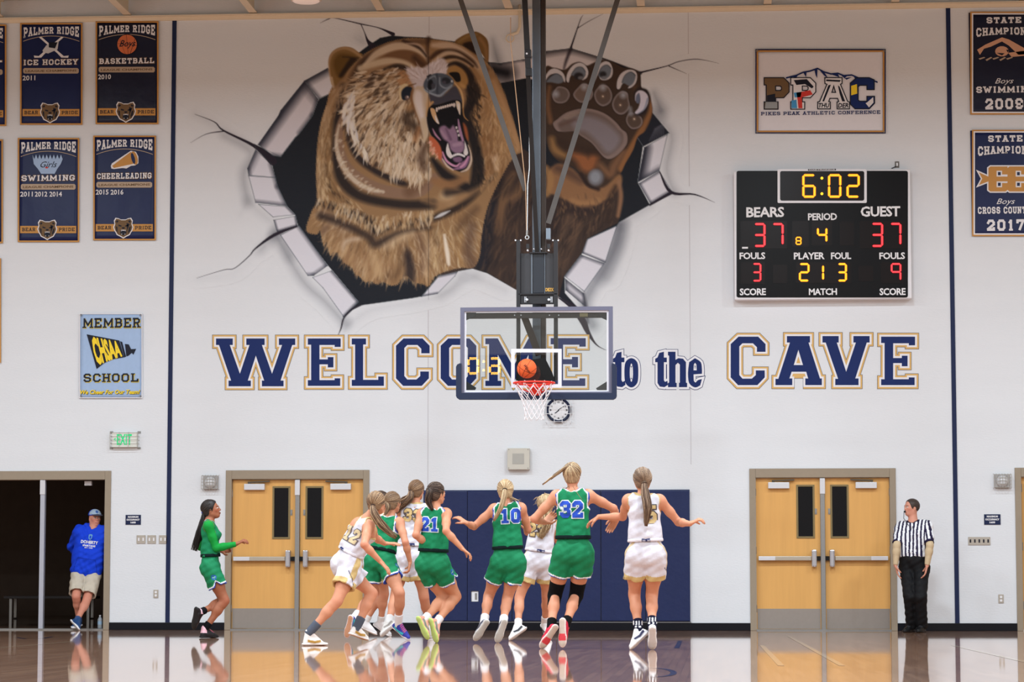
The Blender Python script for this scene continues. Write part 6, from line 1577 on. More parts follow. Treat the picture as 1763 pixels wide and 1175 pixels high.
# reflection source: the matching scoreboard at the other end of the gym
def mirror_point(px, py, Yfar):
    d = ray(px, py); t = (YB - CAM.y) / d.y
    p = CAM + d * t
    t2 = (Yfar - YB) / (-d.y)
    return Vector((p.x + d.x * t2, Yfar, p.z + d.z * t2))
FY = -41.6
m0 = mirror_point(814.5, 630.5, FY); m6 = mirror_point(851.5, 630.5, FY)
KX = (m6.x - m0.x) / (890.5 - 690.5)      # metres per zoom unit along +X reflected
mt_ = mirror_point(815, 616, FY); mb_ = mirror_point(815, 645, FY)
KZ = (mt_.z - mb_.z) / (322 - 133)
def far(x, y):
    return Vector((m0.x + (890.5 - x) * KX, FY, (mt_.z + mb_.z) / 2 - (y - 227.5) * KZ))
fs_ = empty('scoreboard', tuple(far(790, 1100)), 'second scoreboard at the far end of the gym, mirrored in the backboard glass', 'scoreboard')
q0 = far(112, 1115); q1 = far(1478, 95)
boxobj('cabinet', (q1.x, FY - .25, q0.z), (q0.x, FY - .03, q1.z), mat('cabinet_white', (226, 226, 232)), fs_)
q0 = far(127, 1096); q1 = far(1460, 110)
boxobj('face_panel', (q1.x, FY - .04, q0.z), (q0.x, FY - .01, q1.z), M_SBK, fs_)
M_AMBF = mat('amber_led_far', (255, 186, 40), .4, emit=17.0)
def seg_far(x0, y0, x1, y1, ch, tk):
    gb = MB(); k = tk * .55; g = k * .9
    xm0, xm1 = x0 + k, x1 - k; ya, yb, yc = y0 + k, (y0 + y1) / 2, y1 - k
    L = {'a': ((xm0 + g, ya), (xm1 - g, ya)), 'd': ((xm0 + g, yc), (xm1 - g, yc)), 'g': ((xm0 + g, yb), (xm1 - g, yb)), 'f': ((xm0, ya + g), (xm0, yb - g)), 'b': ((xm1, ya + g), (xm1, yb - g)), 'e': ((xm0, yb + g), (xm0, yc - g)), 'c': ((xm1, yb + g), (xm1, yc - g))}
    for s in SEG[ch]:
        A, B = far(*L[s][0]), far(*L[s][1])
        gb.bar(A, B, .062, .02, (0, 1, 0))
    gb.build('digit', M_AMBF, fs_)
for args in ((636, 133, 745, 322, '6', 20), (836, 133, 945, 322, '0', 20), (980, 133, 1088, 322, '2', 20), (750, 500, 836, 610, '4', 18)): seg_far(*args)
for yy in (180, 275):
    q = far(791, yy); boxobj('colon_dot', (q.x - .03, FY - .01, q.z - .03), (q.x + .03, FY + .01, q.z + .03), M_AMBF, fs_)
fs_.location = (fs_.location.x, FY, fs_.location.z)
# ================================================================== implicit-surface modelling kit for figures
def V3(*a): return np.array(a, np.float64)
def nrm(v): return v / (np.linalg.norm(v) + 1e-12)
class Vol:
    """signed-distance grid; every primitive only touches the cells near it"""
    def __init__(s, lo, hi, h):
        s.h = h; s.lo = np.array(lo, np.float64)
        s.n = [int(math.ceil((hi[i] - lo[i]) / h)) + 1 for i in range(3)]
        s.d = np.full(s.n, 1.0, np.float32)
    def sub(s, lo, hi):
        i0 = [max(0, int((lo[i] - s.lo[i]) / s.h)) for i in range(3)]
        i1 = [min(s.n[i], int((hi[i] - s.lo[i]) / s.h) + 2) for i in range(3)]
        if any(b <= a for a, b in zip(i0, i1)): return None, None
        ax = [((np.arange(i0[i], i1[i]) * s.h + s.lo[i])).astype(np.float32) for i in range(3)]
        X, Y, Z = np.meshgrid(*ax, indexing='ij', sparse=True)
        return tuple(slice(a, b) for a, b in zip(i0, i1)), (X, Y, Z)
    def union(s, fn, lo, hi, k=0.0):
        pad = max(k, s.h * 2) + .01
        sl, g = s.sub([v - pad for v in lo], [v + pad for v in hi])
        if sl is None: return
        d = fn(*g); o = s.d[sl]
        if k > 0:
            hh = np.clip(k - np.abs(d - o), 0, None) / k
            s.d[sl] = np.minimum(d, o) - hh * hh * k * .25
        else: s.d[sl] = np.minimum(d, o)
    def cut(s, fn, lo=None, hi=None, k=0.0):
        """keep only where fn<0"""
        if lo is None: lo = s.lo; hi = s.lo + np.array(s.n) * s.h
        sl, g = s.sub(lo, hi)
        if sl is None: return
        d = fn(*g); o = s.d[sl]
        if k > 0:
            hh = np.clip(k - np.abs(d - o), 0, None) / k
            s.d[sl] = np.maximum(d, o) + hh * hh * k * .25
        else: s.d[sl] = np.maximum(d, o)
    def cone(s, a, b, ra, rb, k=.02, flat=None):
        """tapered capsule; flat=(dir, factor) squashes thickness along dir"""
        a = np.array(a, float); b = np.array(b, float)
        r = max(ra, rb)
        s.union(f_cone(a, b, ra, rb, flat), np.minimum(a, b) - r, np.maximum(a, b) + r, k)
    def ell(s, c, R, rad, k=.02):
        """ellipsoid; R rows = local axes"""
        c = np.array(c, float); m = max(rad)
        s.union(f_ell(c, R, rad), c - m, c + m, k)
    def sample(s, p):
        q = np.clip(((p - s.lo) / s.h), 0, np.array(s.n) - 1.001)
        i = np.round(q).astype(int)
        return s.d[i[:, 0], i[:, 1], i[:, 2]]
    def mesh(s):
        d = s.d; ins = d < 0
        nx, ny, nz = s.n
        c = np.zeros((nx - 1, ny - 1, nz - 1), np.uint8)
        for a in (0, 1):
            for b in (0, 1):
                for e in (0, 1): c += ins[a:nx - 1 + a, b:ny - 1 + b, e:nz - 1 + e]
        act = (c > 0) & (c < 8)
        I, J, K = np.nonzero(act)
        idx = np.full(act.shape, -1, np.int32); idx[I, J, K] = np.arange(len(I))
        corner = {}
        for a in (0, 1):
            for b in (0, 1):
                for e in (0, 1): corner[a, b, e] = d[I + a, J + b, K + e]
        acc = np.zeros((len(I), 3)); cnt = np.zeros(len(I))
        for ax in range(3):
            for u in (0, 1):
                for v in (0, 1):
                    p = [0, 0, 0]; o = [i for i in range(3) if i != ax]
                    p[o[0]] = u; p[o[1]] = v
                    q = list(p); q[ax] = 1
                    d0 = corner[tuple(p)]; d1 = corner[tuple(q)]
                    m = (d0 < 0) != (d1 < 0)
                    t = np.where(m, d0 / np.where(m, d0 - d1, 1), 0)
                    pt = np.zeros((len(I), 3)); pt[:, o[0]] = u; pt[:, o[1]] = v; pt[:, ax] = t
                    acc += pt * m[:, None]; cnt += m
        verts = (np.stack([I, J, K], 1) + acc / np.maximum(cnt, 1)[:, None]) * s.h + s.lo
        quads = []
        for ax in range(3):
            o = [(ax + 1) % 3, (ax + 2) % 3]
            sl0 = [slice(None)] * 3; sl1 = [slice(None)] * 3
            sl0[ax] = slice(0, -1); sl1[ax] = slice(1, None)
            e = ins[tuple(sl0)] != ins[tuple(sl1)]
            E = np.stack(np.nonzero(e), 1)
            ok = (E[:, o[0]] > 0) & (E[:, o[1]] > 0) & (E[:, o[0]] < s.n[o[0]] - 1) & (E[:, o[1]] < s.n[o[1]] - 1)
            E = E[ok]
            first_in = ins[E[:, 0], E[:, 1], E[:, 2]]
            def cell(du, dv):
                q = E.copy(); q[:, o[0]] += du; q[:, o[1]] += dv
                return idx[q[:, 0], q[:, 1], q[:, 2]]
            Q = np.stack([cell(-1, -1), cell(0, -1), cell(0, 0), cell(-1, 0)], 1)
            Q[~first_in] = Q[~first_in][:, ::-1]
            quads.append(Q)
        Q = np.concatenate(quads)
        Q = Q[(Q >= 0).all(1)]
        return verts, Q
def f_cone(a, b, ra, rb, flat=None):
    ax, ay, az = [np.float32(v) for v in a]
    e = b - a; L = float(e @ e) + 1e-12
    ex, ey, ez = [np.float32(v) for v in e]
    def f(X, Y, Z):
        x, y, z = X - ax, Y - ay, Z - az
        t = np.clip((x * ex + y * ey + z * ez) / np.float32(L), 0, 1)
        px, py, pz = x - t * ex, y - t * ey, z - t * ez
        d2 = px * px + py * py + pz * pz
        if flat is not None:
            w, k = flat
            c = px * np.float32(w[0]) + py * np.float32(w[1]) + pz * np.float32(w[2])
            d2 = d2 + c * c * np.float32(1 / (k * k) - 1)
        return (np.sqrt(d2) - (np.float32(ra) + t * np.float32(rb - ra))).astype(np.float32)
    return f
def f_ell(c, R, rad):
    R = np.array(R, float)
    def f(X, Y, Z):
        x, y, z = X - np.float32(c[0]), Y - np.float32(c[1]), Z - np.float32(c[2])
        u = (x * R[0][0] + y * R[0][1] + z * R[0][2]) / rad[0]
        v = (x * R[1][0] + y * R[1][1] + z * R[1][2]) / rad[1]
        w = (x * R[2][0] + y * R[2][1] + z * R[2][2]) / rad[2]
        k0 = np.sqrt(u * u + v * v + w * w)
        k1 = np.sqrt((u / rad[0]) ** 2 + (v / rad[1]) ** 2 + (w / rad[2]) ** 2) + 1e-9
        return (k0 * (k0 - 1) / k1).astype(np.float32)
    return f
def f_box(c, R, half, r=0.01):
    R = np.array(R, float)
    def f(X, Y, Z):
        x, y, z = X - np.float32(c[0]), Y - np.float32(c[1]), Z - np.float32(c[2])
        q = [np.abs(x * R[i][0] + y * R[i][1] + z * R[i][2]) - (half[i] - r) for i in range(3)]
        out = np.sqrt(sum(np.maximum(a, 0) ** 2 for a in q))
        return (out + np.minimum(np.maximum(np.maximum(q[0], q[1]), q[2]), 0) - r).astype(np.float32)
    return f
def f_plane(p, n):
    """negative on the side the normal points away from"""
    n = nrm(np.array(n, float))
    return lambda X, Y, Z: ((X - np.float32(p[0])) * np.float32(n[0]) + (Y - np.float32(p[1])) * np.float32(n[1]) + (Z - np.float32(p[2])) * np.float32(n[2])).astype(np.float32)
def f_not(f): return lambda X, Y, Z: -f(X, Y, Z)
def L3(c): return np.array([s2l(v) for v in c])
def mesh_obj(name, verts, faces, cols, m, parent, label=None, keep=None, smooth=True):
    """cols: Nx3 linear"""
    if keep is not None:
        fk = keep[faces].any(1); faces = faces[fk]
        used = np.zeros(len(verts), bool); used[faces.ravel()] = True
        mp = np.cumsum(used) - 1
        verts = verts[used]; cols = cols[used]; faces = mp[faces]
    c = (verts.min(0) + verts.max(0)) / 2
    me = bpy.data.meshes.new(name)
    me.vertices.add(len(verts)); me.vertices.foreach_set('co', (verts - c).astype(np.float32).ravel())
    k = faces.shape[1]
    me.loops.add(len(faces) * k); me.loops.foreach_set('vertex_index', faces.astype(np.int32).ravel())
    me.polygons.add(len(faces)); me.polygons.foreach_set('loop_start', np.arange(0, len(faces) * k, k, dtype=np.int32))
    me.update(calc_edges=True)
    me.polygons.foreach_set('use_smooth', np.ones(len(faces), bool))
    ca = me.color_attributes.new('Col', 'FLOAT_COLOR', 'POINT')
    ca.data.foreach_set('color', np.concatenate([cols, np.ones((len(cols), 1))], 1).astype(np.float32).ravel())
    me.materials.append(m)
    o = bpy.data.objects.new(name, me); COL.objects.link(o); o.location = Vector(c)
    setparent(o, parent)
    if label: o['label'] = label
    return o
def mixc(cols, mask, c):
    m = np.clip(mask, 0, 1)[:, None]
    return cols * (1 - m) + L3(c)[None] * m
def sstep(x, a, b): 
    t = np.clip((x - a) / (b - a), 0, 1); return t * t * (3 - 2 * t)

# ------------------------------------------------------------------ figure
M_SKINB = attr_mat('skin', 0.5, bump=.15, bscale=300, spec=.3, sub=.04, noise=.05)
M_CLOTH = attr_mat('jersey_cloth', 0.75, bump=.5, bscale=28, spec=.15, noise=.06, nscale=18)
M_SHORTC = attr_mat('shorts_cloth', 0.7, bump=.6, bscale=22, spec=.18, noise=.08, nscale=14)
M_SHOE = attr_mat('shoe_upper', 0.5, bump=.3, bscale=150, spec=.3, noise=.06)
M_HAIR = attr_mat('hair', 0.5, spec=.3, noise=.3, nscale=60)
M_SOCK = attr_mat('sock_knit', 0.9, bump=.5, bscale=300, spec=.1)
GREEN = (22, 120, 78); GTRIM = (228, 232, 236); GBLUE = (44, 74, 178); WHITEJ = (208, 206, 216); GOLDJ = (196, 170, 116); NAVYJ = (30, 34, 78)
def solve(parent, px, py, L, sgn):
    """point seen at photo pixel (px,py) lying at distance L from parent; sgn picks far(+) or near(-) one"""
    d = np.array(ray(px, py)); d /= np.linalg.norm(d); o = np.array(CAM)
    oc = parent - o; t0 = oc @ d; h2 = L * L - (oc @ oc - t0 * t0)
    if h2 <= 0:
        q = o + d * t0; return parent + nrm(q - parent) * min(np.linalg.norm(q - parent), L * 1.04)
    return o + d * (t0 + sgn * math.sqrt(h2))
def pt(px, py, Y): return np.array(P(px, py, Y))
class Fig: pass
def hand(vol, wr, hd, palm, thumbside, L=.175, curl=.5, k=.010):
    """palm plus four unequal bent fingers and a thumb leaving the side of the palm"""
    hd = nrm(hd); palm = nrm(palm - hd * (palm @ hd)); side = nrm(np.cross(hd, palm)) * thumbside
    pl = L * .5; base = wr + hd * .012
    for i, (o, ln) in enumerate(((.030, .40), (.010, .45), (-.010, .42), (-.029, .33))):
        o *= L / .18; kn = base + hd * (pl * (1.0 - .03 * i)) + side * o
        vol.cone(base + hd * .01 + side * o * .62, kn, .0155, .0125, k * 1.6, flat=(palm, .8))
        d = hd; p = kn; seg = ln * L * np.array([.42, .33, .25])
        r = .0098
        for j in range(3):
            an = curl * (.55 + .35 * j)
            d = nrm(d * math.cos(an) + palm * math.sin(an) + side * (o * .9 if j == 0 else 0))
            q = p + d * seg[j]
            vol.cone(p, q, r, r * .9, .004 if j else .006); r *= .9; p = q
    t0 = base + hd * .012 + side * .020; t1 = t0 + nrm(hd * .55 + side * .75 + palm * .25) * L * .24
    t2 = t1 + nrm(hd * .9 + side * .3 + palm * (.2 + .6 * curl)) * L * .19; t3 = t2 + nrm(hd * .9 + palm * (.3 + curl)) * L * .14
    vol.cone(t0, t1, .016, .0125, k); vol.cone(t1, t2, .0115, .0105, .005); vol.cone(t2, t3, .0102, .008, .004)
def figure(S):
    """S: dict of pose pixels and looks; returns the placed figure"""
    F = Fig(); H = S.get('h', 1.70); q = H / 1.70; male = S.get('male', False)
    Y0 = S['Y']
    a = math.radians(S['face']); fwd = V3(math.cos(a), math.sin(a), 0); rgt = V3(math.sin(a), -math.cos(a), 0)
    ac = math.radians(S.get('cface', S['face'])); cf = V3(math.cos(ac), math.sin(ac), 0); cr = V3(math.sin(ac), -math.cos(ac), 0)
    pel = pt(*S['pel'], Y0)
    nk = pt(*S['neck'], Y0 + S.get('lean', 0.0))
    upv = nrm(nk - pel)
    cr = nrm(cr - upv * (cr @ upv) + upv * S.get('tilt', 0.0)); cf = nrm(np.cross(upv, cr))
    rgtp = nrm(rgt + V3(0, 0, S.get('hiptilt', 0.0)))
    sw = (.190 if male else .160) * q; hw = (.095 if male else .088) * q
    T = np.linalg.norm(nk - pel)
    F.sh = {s: nk - upv * .055 * q + cr * sw * (1 if s == 'R' else -1) for s in 'LR'}
    for s in 'LR':
        if 'sh' + s in S:
            F.sh[s] = F.sh[s] * .35 + pt(*S['sh' + s], F.sh[s][1]) * .65
    F.hip = {s: pel - V3(0, 0, .045) * q + rgtp * hw * (1 if s == 'R' else -1) for s in 'LR'}
    LU, LF, LT, LS = .285 * q, .245 * q, .415 * q, .405 * q
    F.el = {}; F.wr = {}; F.kn = {}; F.an = {}
    for s in 'LR':
        ex, ey, es = S['el' + s]; F.el[s] = solve(F.sh[s], ex, ey, LU, es)
        wx, wy, ws = S['wr' + s]; F.wr[s] = solve(F.el[s], wx, wy, LF, ws)
        kx, ky, ks = S['kn' + s]; F.kn[s] = solve(F.hip[s], kx, ky, LT, ks)
        ax_, ay_, as_ = S['an' + s]; F.an[s] = solve(F.kn[s], ax_, ay_, LS, as_)
    hc = pt(*S['head'], nk[1] + S.get('headdy', .02))
    hf = math.radians(S.get('hface', S['face'])); hp_ = math.radians(S.get('hpitch', 0))
    HF = V3(math.cos(hf) * math.cos(hp_), math.sin(hf) * math.cos(hp_), math.sin(hp_)); HR = V3(math.sin(hf), -math.cos(hf), 0); HU = np.cross(HR, HF)
    if HU[2] < 0: HU = -HU
    F.HF, F.HR, F.HU, F.hc = HF, HR, HU, hc
    F.fwd, F.rgt, F.cf, F.cr, F.up, F.pel, F.nk, F.q = fwd, rgtp, cf, cr, upv, pel, nk, q
    F.pf = nrm(np.cross(V3(0, 0, 1), rgtp)); 
    # feet
    F.foot = {}
    for s in 'LR':
        tx, ty, ts = S['toe' + s]
        fl = S.get('shoe_len', .27) * (q if not male else 1.0)
        toe = solve(F.an[s], tx, ty, fl * .72, ts)
        F.foot[s] = toe
    # bounds
    pts = np.array([hc + HU * .16, hc, pel] + list(F.sh.values()) + list(F.el.values()) + list(F.wr.values()) + list(F.kn.values()) + list(F.an.values()) + list(F.foot.values()))
    lo = pts.min(0) - .24; hi = pts.max(0) + .24; hi[2] = max(p[2] for p in pts) + .06; lo[2] = min(p[2] for p in pts) - .10
    F.lo, F.hi = lo, hi
    return F
def torso_prims(vol, F, S, g=0.0, k=.05, straps=False, low=True):
    """ribcage, waist and pelvis; g inflates for clothing"""
    q = F.q; male = S.get('male', False); cf, cr, up = F.cf, F.cr, F.up; pel, nk = F.pel, F.nk
    T = np.linalg.norm(nk - pel)
    ch = pel + up * T * .68; wa = pel + up * T * .30
    b = S.get('bulk', 1.0)
    cw, cd_ = (.085 if male else .060) * q * b, (.105 if male else .088) * q * b
    ww, wd = (.065 if male else .045) * q * b, (.100 if male else .080) * q * b
    pw, pd = (.072 if male else .078) * q * b, (.105 if male else .098) * q * b
    for s in (-1, 1):
        vol.cone(ch + cr * cw * s + cf * .005, wa + (cr * .5 + F.rgt * .5) * ww * s, cd_ + g, wd + g, k)
        vol.cone(wa + (cr * .5 + F.rgt * .5) * ww * s, pel + F.rgt * pw * s, wd + g, pd + g, k)
    # shoulder girdle, upper back, chest
    for s in 'LR':
        vol.cone(nk - up * .045 * q, F.sh[s] + (nk - F.sh[s]) * .16, .056 * q + g, .052 * q + g, k)
        vol.cone(ch + cr * (cw if s == 'R' else -cw) + up * .06, F.sh[s] + (nk - F.sh[s]) * .25 - up * .03, .085 * q + g, .055 * q + g, k)
    if not male:
        for s in (-1, 1): vol.ell(ch + cf * .075 * q + cr * .07 * s * q, (cr, cf, up), (.062 + g, .055 + g, .06 + g), .04)
    else:
        vol.ell(ch + cf * .06 - up * .20, (cr, cf, up), (.125 + g, .07 + g, .13 + g), .05)
def legs_prims(vol, F, S, g=0.0, k=.03):
    q = F.q; b = S.get('legbulk', 1.0)
    for s in 'LR':
        h, kn, an = F.hip[s], F.kn[s], F.an[s]
        sh = nrm(an - kn); th = nrm(kn - h)
        back = -(F.pf - th * (F.pf @ th)); back = nrm(back)
        # knee bend direction decides where the calf sits
        bend = nrm(np.cross(np.cross(th, sh), sh)) if np.linalg.norm(np.cross(th, sh)) > .08 else back
        if bend @ back < 0: bend = -bend
        vol.ell(F.pel + F.rgt * (.075 if s == 'R' else -.075) * q - F.pf * .040 * q - V3(0, 0, .035), (F.rgt, F.pf, V3(0, 0, 1)), (.085 * q + g, .080 * q + g, .095 * q + g), .04)
        vol.cone(h, h + (kn - h) * .55, .093 * q * b + g, .073 * q * b + g, k)
        vol.cone(h + (kn - h) * .5, kn, .075 * q * b + g, .053 * q * b + g, k)
        vol.cone(kn - th * .03, kn + sh * .05, .054 * q * b, .050 * q * b, .02)
        vol.cone(kn, kn + (an - kn) * .35, .051 * q * b, .050 * q * b, .02)
        vol.ell(kn + (an - kn) * .28 + bend * .022 * q, (nrm(np.cross(bend, sh)), bend, sh), (.046 * q * b, .047 * q * b, .105 * q), .03)
        vol.cone(kn + (an - kn) * .35, an, .046 * q * b, .033 * q, .03)
        vol.ell(an, (F.rgt, F.pf, V3(0, 0, 1)), (.036 * q, .036 * q, .036 * q), .015)
        vol.cone(an, F.foot[s] * .5 + an * .5, .033, .028, .02)
def arms_prims(vol, F, S, g=0.0, k=.02, lower=True):
    q = F.q; m = 1.06 if S.get('male') else 1.0
    for s in 'LR':
        sh, el, wr = F.sh[s], F.el[s], F.wr[s]
        vol.ell(sh - F.up * .012, (F.cr, F.cf, F.up), (.054 * q * m + g, .056 * q * m + g, .058 * q * m + g), .04)
        vol.cone(sh, sh + (el - sh) * .55, .049 * q * m + g, .044 * q * m + g, .03)
        vol.cone(sh + (el - sh) * .5, el, .044 * q * m + g, .036 * q * m + g, .02)
        if lower:
            vol.cone(el, el + (wr - el) * .35, .037 * q * m + g, .038 * q * m + g, .02)
            vol.cone(el + (wr - el) * .3, wr, .038 * q * m + g, .0245 * q * m + g, .02)
def head_prims(vol, F, S):
    c, R, D, U = F.hc, F.HR, F.HF, F.HU
    q = 1.03 if S.get('male') else .97
    vol.ell(c + U * .022 - D * .012, (R, D, U), (.074 * q, .094 * q, .088 * q), .02)
    vol.ell(c + D * .030 - U * .030, (R, D, U), (.058 * q, .060 * q, .078 * q), .03)
    vol.cone(c + D * .040 - U * .085, c + D * .062 - U * .090, .030 * q, .022 * q, .025)       # chin
    for s in (-1, 1):
        vol.cone(c - D * .012 - U * .055 + R * .050 * s, c + D * .048 - U * .088 + R * .014 * s, .020, .020, .025)   # jaw
        vol.ell(c + D * .062 - U * .022 + R * .036 * s, (R, D, U), (.020, .014, .018), .016)     # cheek
        vol.ell(c - D * .008 - U * .018 + R * .073 * s * q, (R, D, U), (.009, .019, .031), .006)    # ear
        vol.ell(c + D * .080 - U * .002 + R * .029 * s, (R, D, U), (.0135, .0125, .011), .003)      # eyeball
        vol.cone(c + D * .086 + U * .016 + R * .012 * s, c + D * .080 + U * .018 + R * .042 * s, .008, .006, .010)
    vol.cone(c + D * .088 + U * .004, c + D * .101 - U * .030, .007, .0105, .010)              # nose
    for s in (-1, 1): vol.ell(c + D * .096 - U * .034 + R * .010 * s, (R, D, U), (.0075, .008, .006), .004)
    vol.cone(c + D * .092 - U * .058 - R * .018, c + D * .092 - U * .058 + R * .018, .0065, .0065, .006)
    vol.cone(c + D * .090 - U * .070 - R * .015, c + D * .090 - U * .070 + R * .015, .007, .007, .006)
    nb = F.nk - F.up * .01; nr = .056 if S.get('male') else .046
    vol.cone(c - U * .045 - D * .020, nb, nr, nr * 1.08, .03)
    vol.cone(nb, nb - F.up * .03, nr * 1.1, nr * 1.3, .04)
def color_head(cols, v, F, skin, S):
    c, R, D, U = F.hc, F.HR, F.HF, F.HU
    r = v - c; x, y, z = r @ R, r @ D, r @ U
    near = sstep(-np.linalg.norm(r, axis=1), -.16, -.13)
    lip = sstep(-np.sqrt((x / .024) ** 2 + ((z + .064) / .011) ** 2), -1.1, -.8) * (y > .075)
    cols = mixc(cols, lip * .75, S.get('lip', (168, 92, 84)))
    cols = mixc(cols, sstep(-np.abs(z + .064), -.0028, -.001) * (np.abs(x) < .022) * (y > .08), (90, 42, 40))
    for s in (-1, 1):
        e = np.sqrt(((x - .029 * s) / .0145) ** 2 + ((z + .002) / .0068) ** 2)
        cols = mixc(cols, sstep(-e, -1.15, -.85) * (y > .076), (226, 220, 216))
        e2 = np.sqrt(((x - .029 * s) / .0062) ** 2 + ((z + .002) / .0066) ** 2)
        cols = mixc(cols, sstep(-e2, -1.2, -.8) * (y > .076), (48, 38, 36))
        cols = mixc(cols, sstep(-np.abs(z - .0065), -.003, -.001) * (np.abs(x - .029 * s) < .016) * (y > .07), (60, 42, 36))
        b = np.sqrt(((x - .030 * s) / .020) ** 2 + ((z - .020 + .2 * np.abs(x - .028 * s) * 0) / .0042) ** 2)
        cols = mixc(cols, sstep(-b, -1.2, -.7) * .8 * (y > .06), S.get('brow', (84, 62, 46)))
        ck = np.sqrt(((x - .042 * s) / .026) ** 2 + ((z + .032) / .022) ** 2)
        cols = mixc(cols, sstep(-ck, -1.3, 0) * .22 * (y > .03), (206, 96, 84))
    return cols
def shoe(F, S, s, root, st):
    """built at world position: sole, upper, collar, laces as colour zones on one surface + separate sole part"""
    an = F.an[s]; tip = F.foot[s]
    sh = nrm(an - F.kn[s])
    d = nrm(tip - an)
    L = S.get('shoe_len', .27) * (F.q if not S.get('male') else 1.0)
    # foot axis: from heel to toe, ankle sits .27 L in front of the heel, .09 above the sole
    toe_dir = S.get('footdir' + s)
    up0 = -sh
    ax = d
    # remove tilt caused by the ankle height: the sole line lies below the ankle
    side = np.cross(ax, up0)
    if np.linalg.norm(side) < .2: side = np.cross(ax, F.pf)
    side = nrm(side); upf = nrm(np.cross(side, ax))
    if upf @ up0 < 0: upf = -upf
    ang = math.atan2(.062, .72 * L)
    ax2 = nrm(ax * math.cos(ang) + upf * math.sin(ang)); up2 = nrm(upf * math.cos(ang) - ax * math.sin(ang))
    if S.get('flat' + s):
        ax2 = nrm(V3(ax2[0], ax2[1], 0)); up2 = V3(0, 0, 1)
    side = nrm(np.cross(ax2, up2))
    c0 = an - up2 * .082                      # under the ankle at sole level
    if S.get('flat' + s): c0 = V3(an[0], an[1], 0.002)
    heel = c0 - ax2 * L * .24; toe = c0 + ax2 * L * .76
    F.shoe = getattr(F, 'shoe', {}); F.shoe[s] = (c0, ax2, up2, side, L)
    lo = np.minimum(np.minimum(heel, toe), an) - .09; hi = np.maximum(np.maximum(heel, toe), an) + .09
    vol = Vol(lo, hi, .0068)
    # sole outline
    w = .045 if not S.get('male') else .05
    for t0, t1, r0, r1 in ((-.15, .05, w * .82, w * .74), (.05, .42, w * .74, w * .98), (.42, .58, w * .98, w * .92), (.58, .66, w * .9, w * .66)):
        vol.cone(c0 + ax2 * L * t0 + up2 * .017, c0 + ax2 * L * t1 + up2 * .017, r0, r1, .01, flat=(up2, .42))
    vol.cut(f_plane(c0, -up2))
    sole_h = .030
    vol2 = Vol(lo, hi, .0066)
    vol2.cone(c0 - ax2 * L * .12 + up2 * .036, an + up2 * .002 - ax2 * .004, .032, .038, .02)
    vol2.cone(an - ax2 * .004, an + nrm(F.kn[s] - an) * st.get('collar', .03), .038, .037, .01)
    vol2.cone(c0 + up2 * .045 + ax2 * .02, c0 + ax2 * L * .42 + up2 * .032, .044, .038, .02)
    vol2.cone(c0 + ax2 * L * .38 + up2 * .032, c0 + ax2 * L * .62 + up2 * .022, .040, .031, .02)
    vol2.cone(an + up2 * .012 + ax2 * .012, c0 + ax2 * L * .36 + up2 * .048, .036, .030, .02)
    vol2.cut(f_plane(c0 + up2 * .014, -up2))
    vol2.cut(f_plane(an + nrm(F.kn[s] - an) * st.get('collar', .03), nrm(F.kn[s] - an)))
    shn = nrm(F.kn[s] - an); vol2.cut(f_not(f_cone(an + shn * .01, an + shn * .12, .031, .036)), an - .09, an + .09)
    v, f = vol2.mesh()
    r = v - c0; x, y, z = r @ ax2 / L, r @ side, r @ up2
    cols = np.tile(L3(st['up']), (len(v), 1))
    if 'heeltop' in st: cols = mixc(cols, ((x < .02) & (z > .064)).astype(float), st['heeltop'])
    if 'toe' in st: cols = mixc(cols, (x > .45).astype(float), st['toe'])
    if 'heel' in st: cols = mixc(cols, (x < -.08).astype(float), st['heel'])
    if 'swoop' in st: cols = mixc(cols, sstep(-np.abs(z - .036 - .05 * np.abs(x - .18)), -.016, -.010) * (x < .42) * (x > -.1), st['swoop'])
    lace = (np.abs(y) < .030) & (x > .10) & (x < .46) & (z > .04)
    stripe = (np.sin(x * 95) > .1) & lace
    cols = mixc(cols, lace * .5, st.get('tongue', st['up']))
    cols = mixc(cols, stripe.astype(float), st.get('lace', (226, 226, 226)))
    o = mesh_obj('shoe', v, f, cols, M_SHOE, root, st.get('label'))
    v, f = vol.mesh()
    r = v - c0; x, y, z = r @ ax2 / L, r @ side, r @ up2
    cols = np.tile(L3(st['sole']), (len(v), 1))
    cols = mixc(cols, (z < .007).astype(float), st.get('tread', st['sole']))
    if 'tread2' in st: cols = mixc(cols, ((z < .007) & (np.abs(x - .4) < .13)).astype(float), st['tread2'])
    mesh_obj('shoe_sole', v, f, cols, M_SHOE, o)
    # laces as small bows
    m = MB()
    for i in range(4):
        t = .14 + i * .085; zz = .079 - .038 * (i / 3) ** .8
        p = c0 + ax2 * L * t + up2 * (zz + .004)
        m.tube([Vector(p - side * .018), Vector(p + up2 * .004), Vector(p + side * .018)], .0032, 5)
    m.build('laces', mat('lace_%d_%d_%d' % tuple(st.get('lace', (226, 226, 226))), st.get('lace', (226, 226, 226)), .7), o)
    return min(v[:, 2].min(), 9)
def band_cloth(F, root, a, b, ra, rb, g, t0, t1, col, name, m=None, fn=None, label=None):
    """a sleeve round the limb a->b between fractions t0..t1"""
    p0 = a + (b - a) * t0; p1 = a + (b - a) * t1
    r0 = ra + (rb - ra) * t0 + g; r1 = ra + (rb - ra) * t1 + g
    vol = Vol(np.minimum(p0, p1) - .09, np.maximum(p0, p1) + .09, .008)
    e = nrm(b - a)
    vol.cone(p0 - e * .03, p1 + e * .03, r0, r1, 0)
    vol.cut(f_plane(p1, e), k=.006); vol.cut(f_plane(p0, -e), k=.006)
    v, f = vol.mesh(); cols = np.tile(L3(col), (len(v), 1))
    if fn: cols = fn(cols, v, (v - a) @ e / np.linalg.norm(b - a))
    return mesh_obj(name, v, f, cols, m or M_SOCK, root, label)
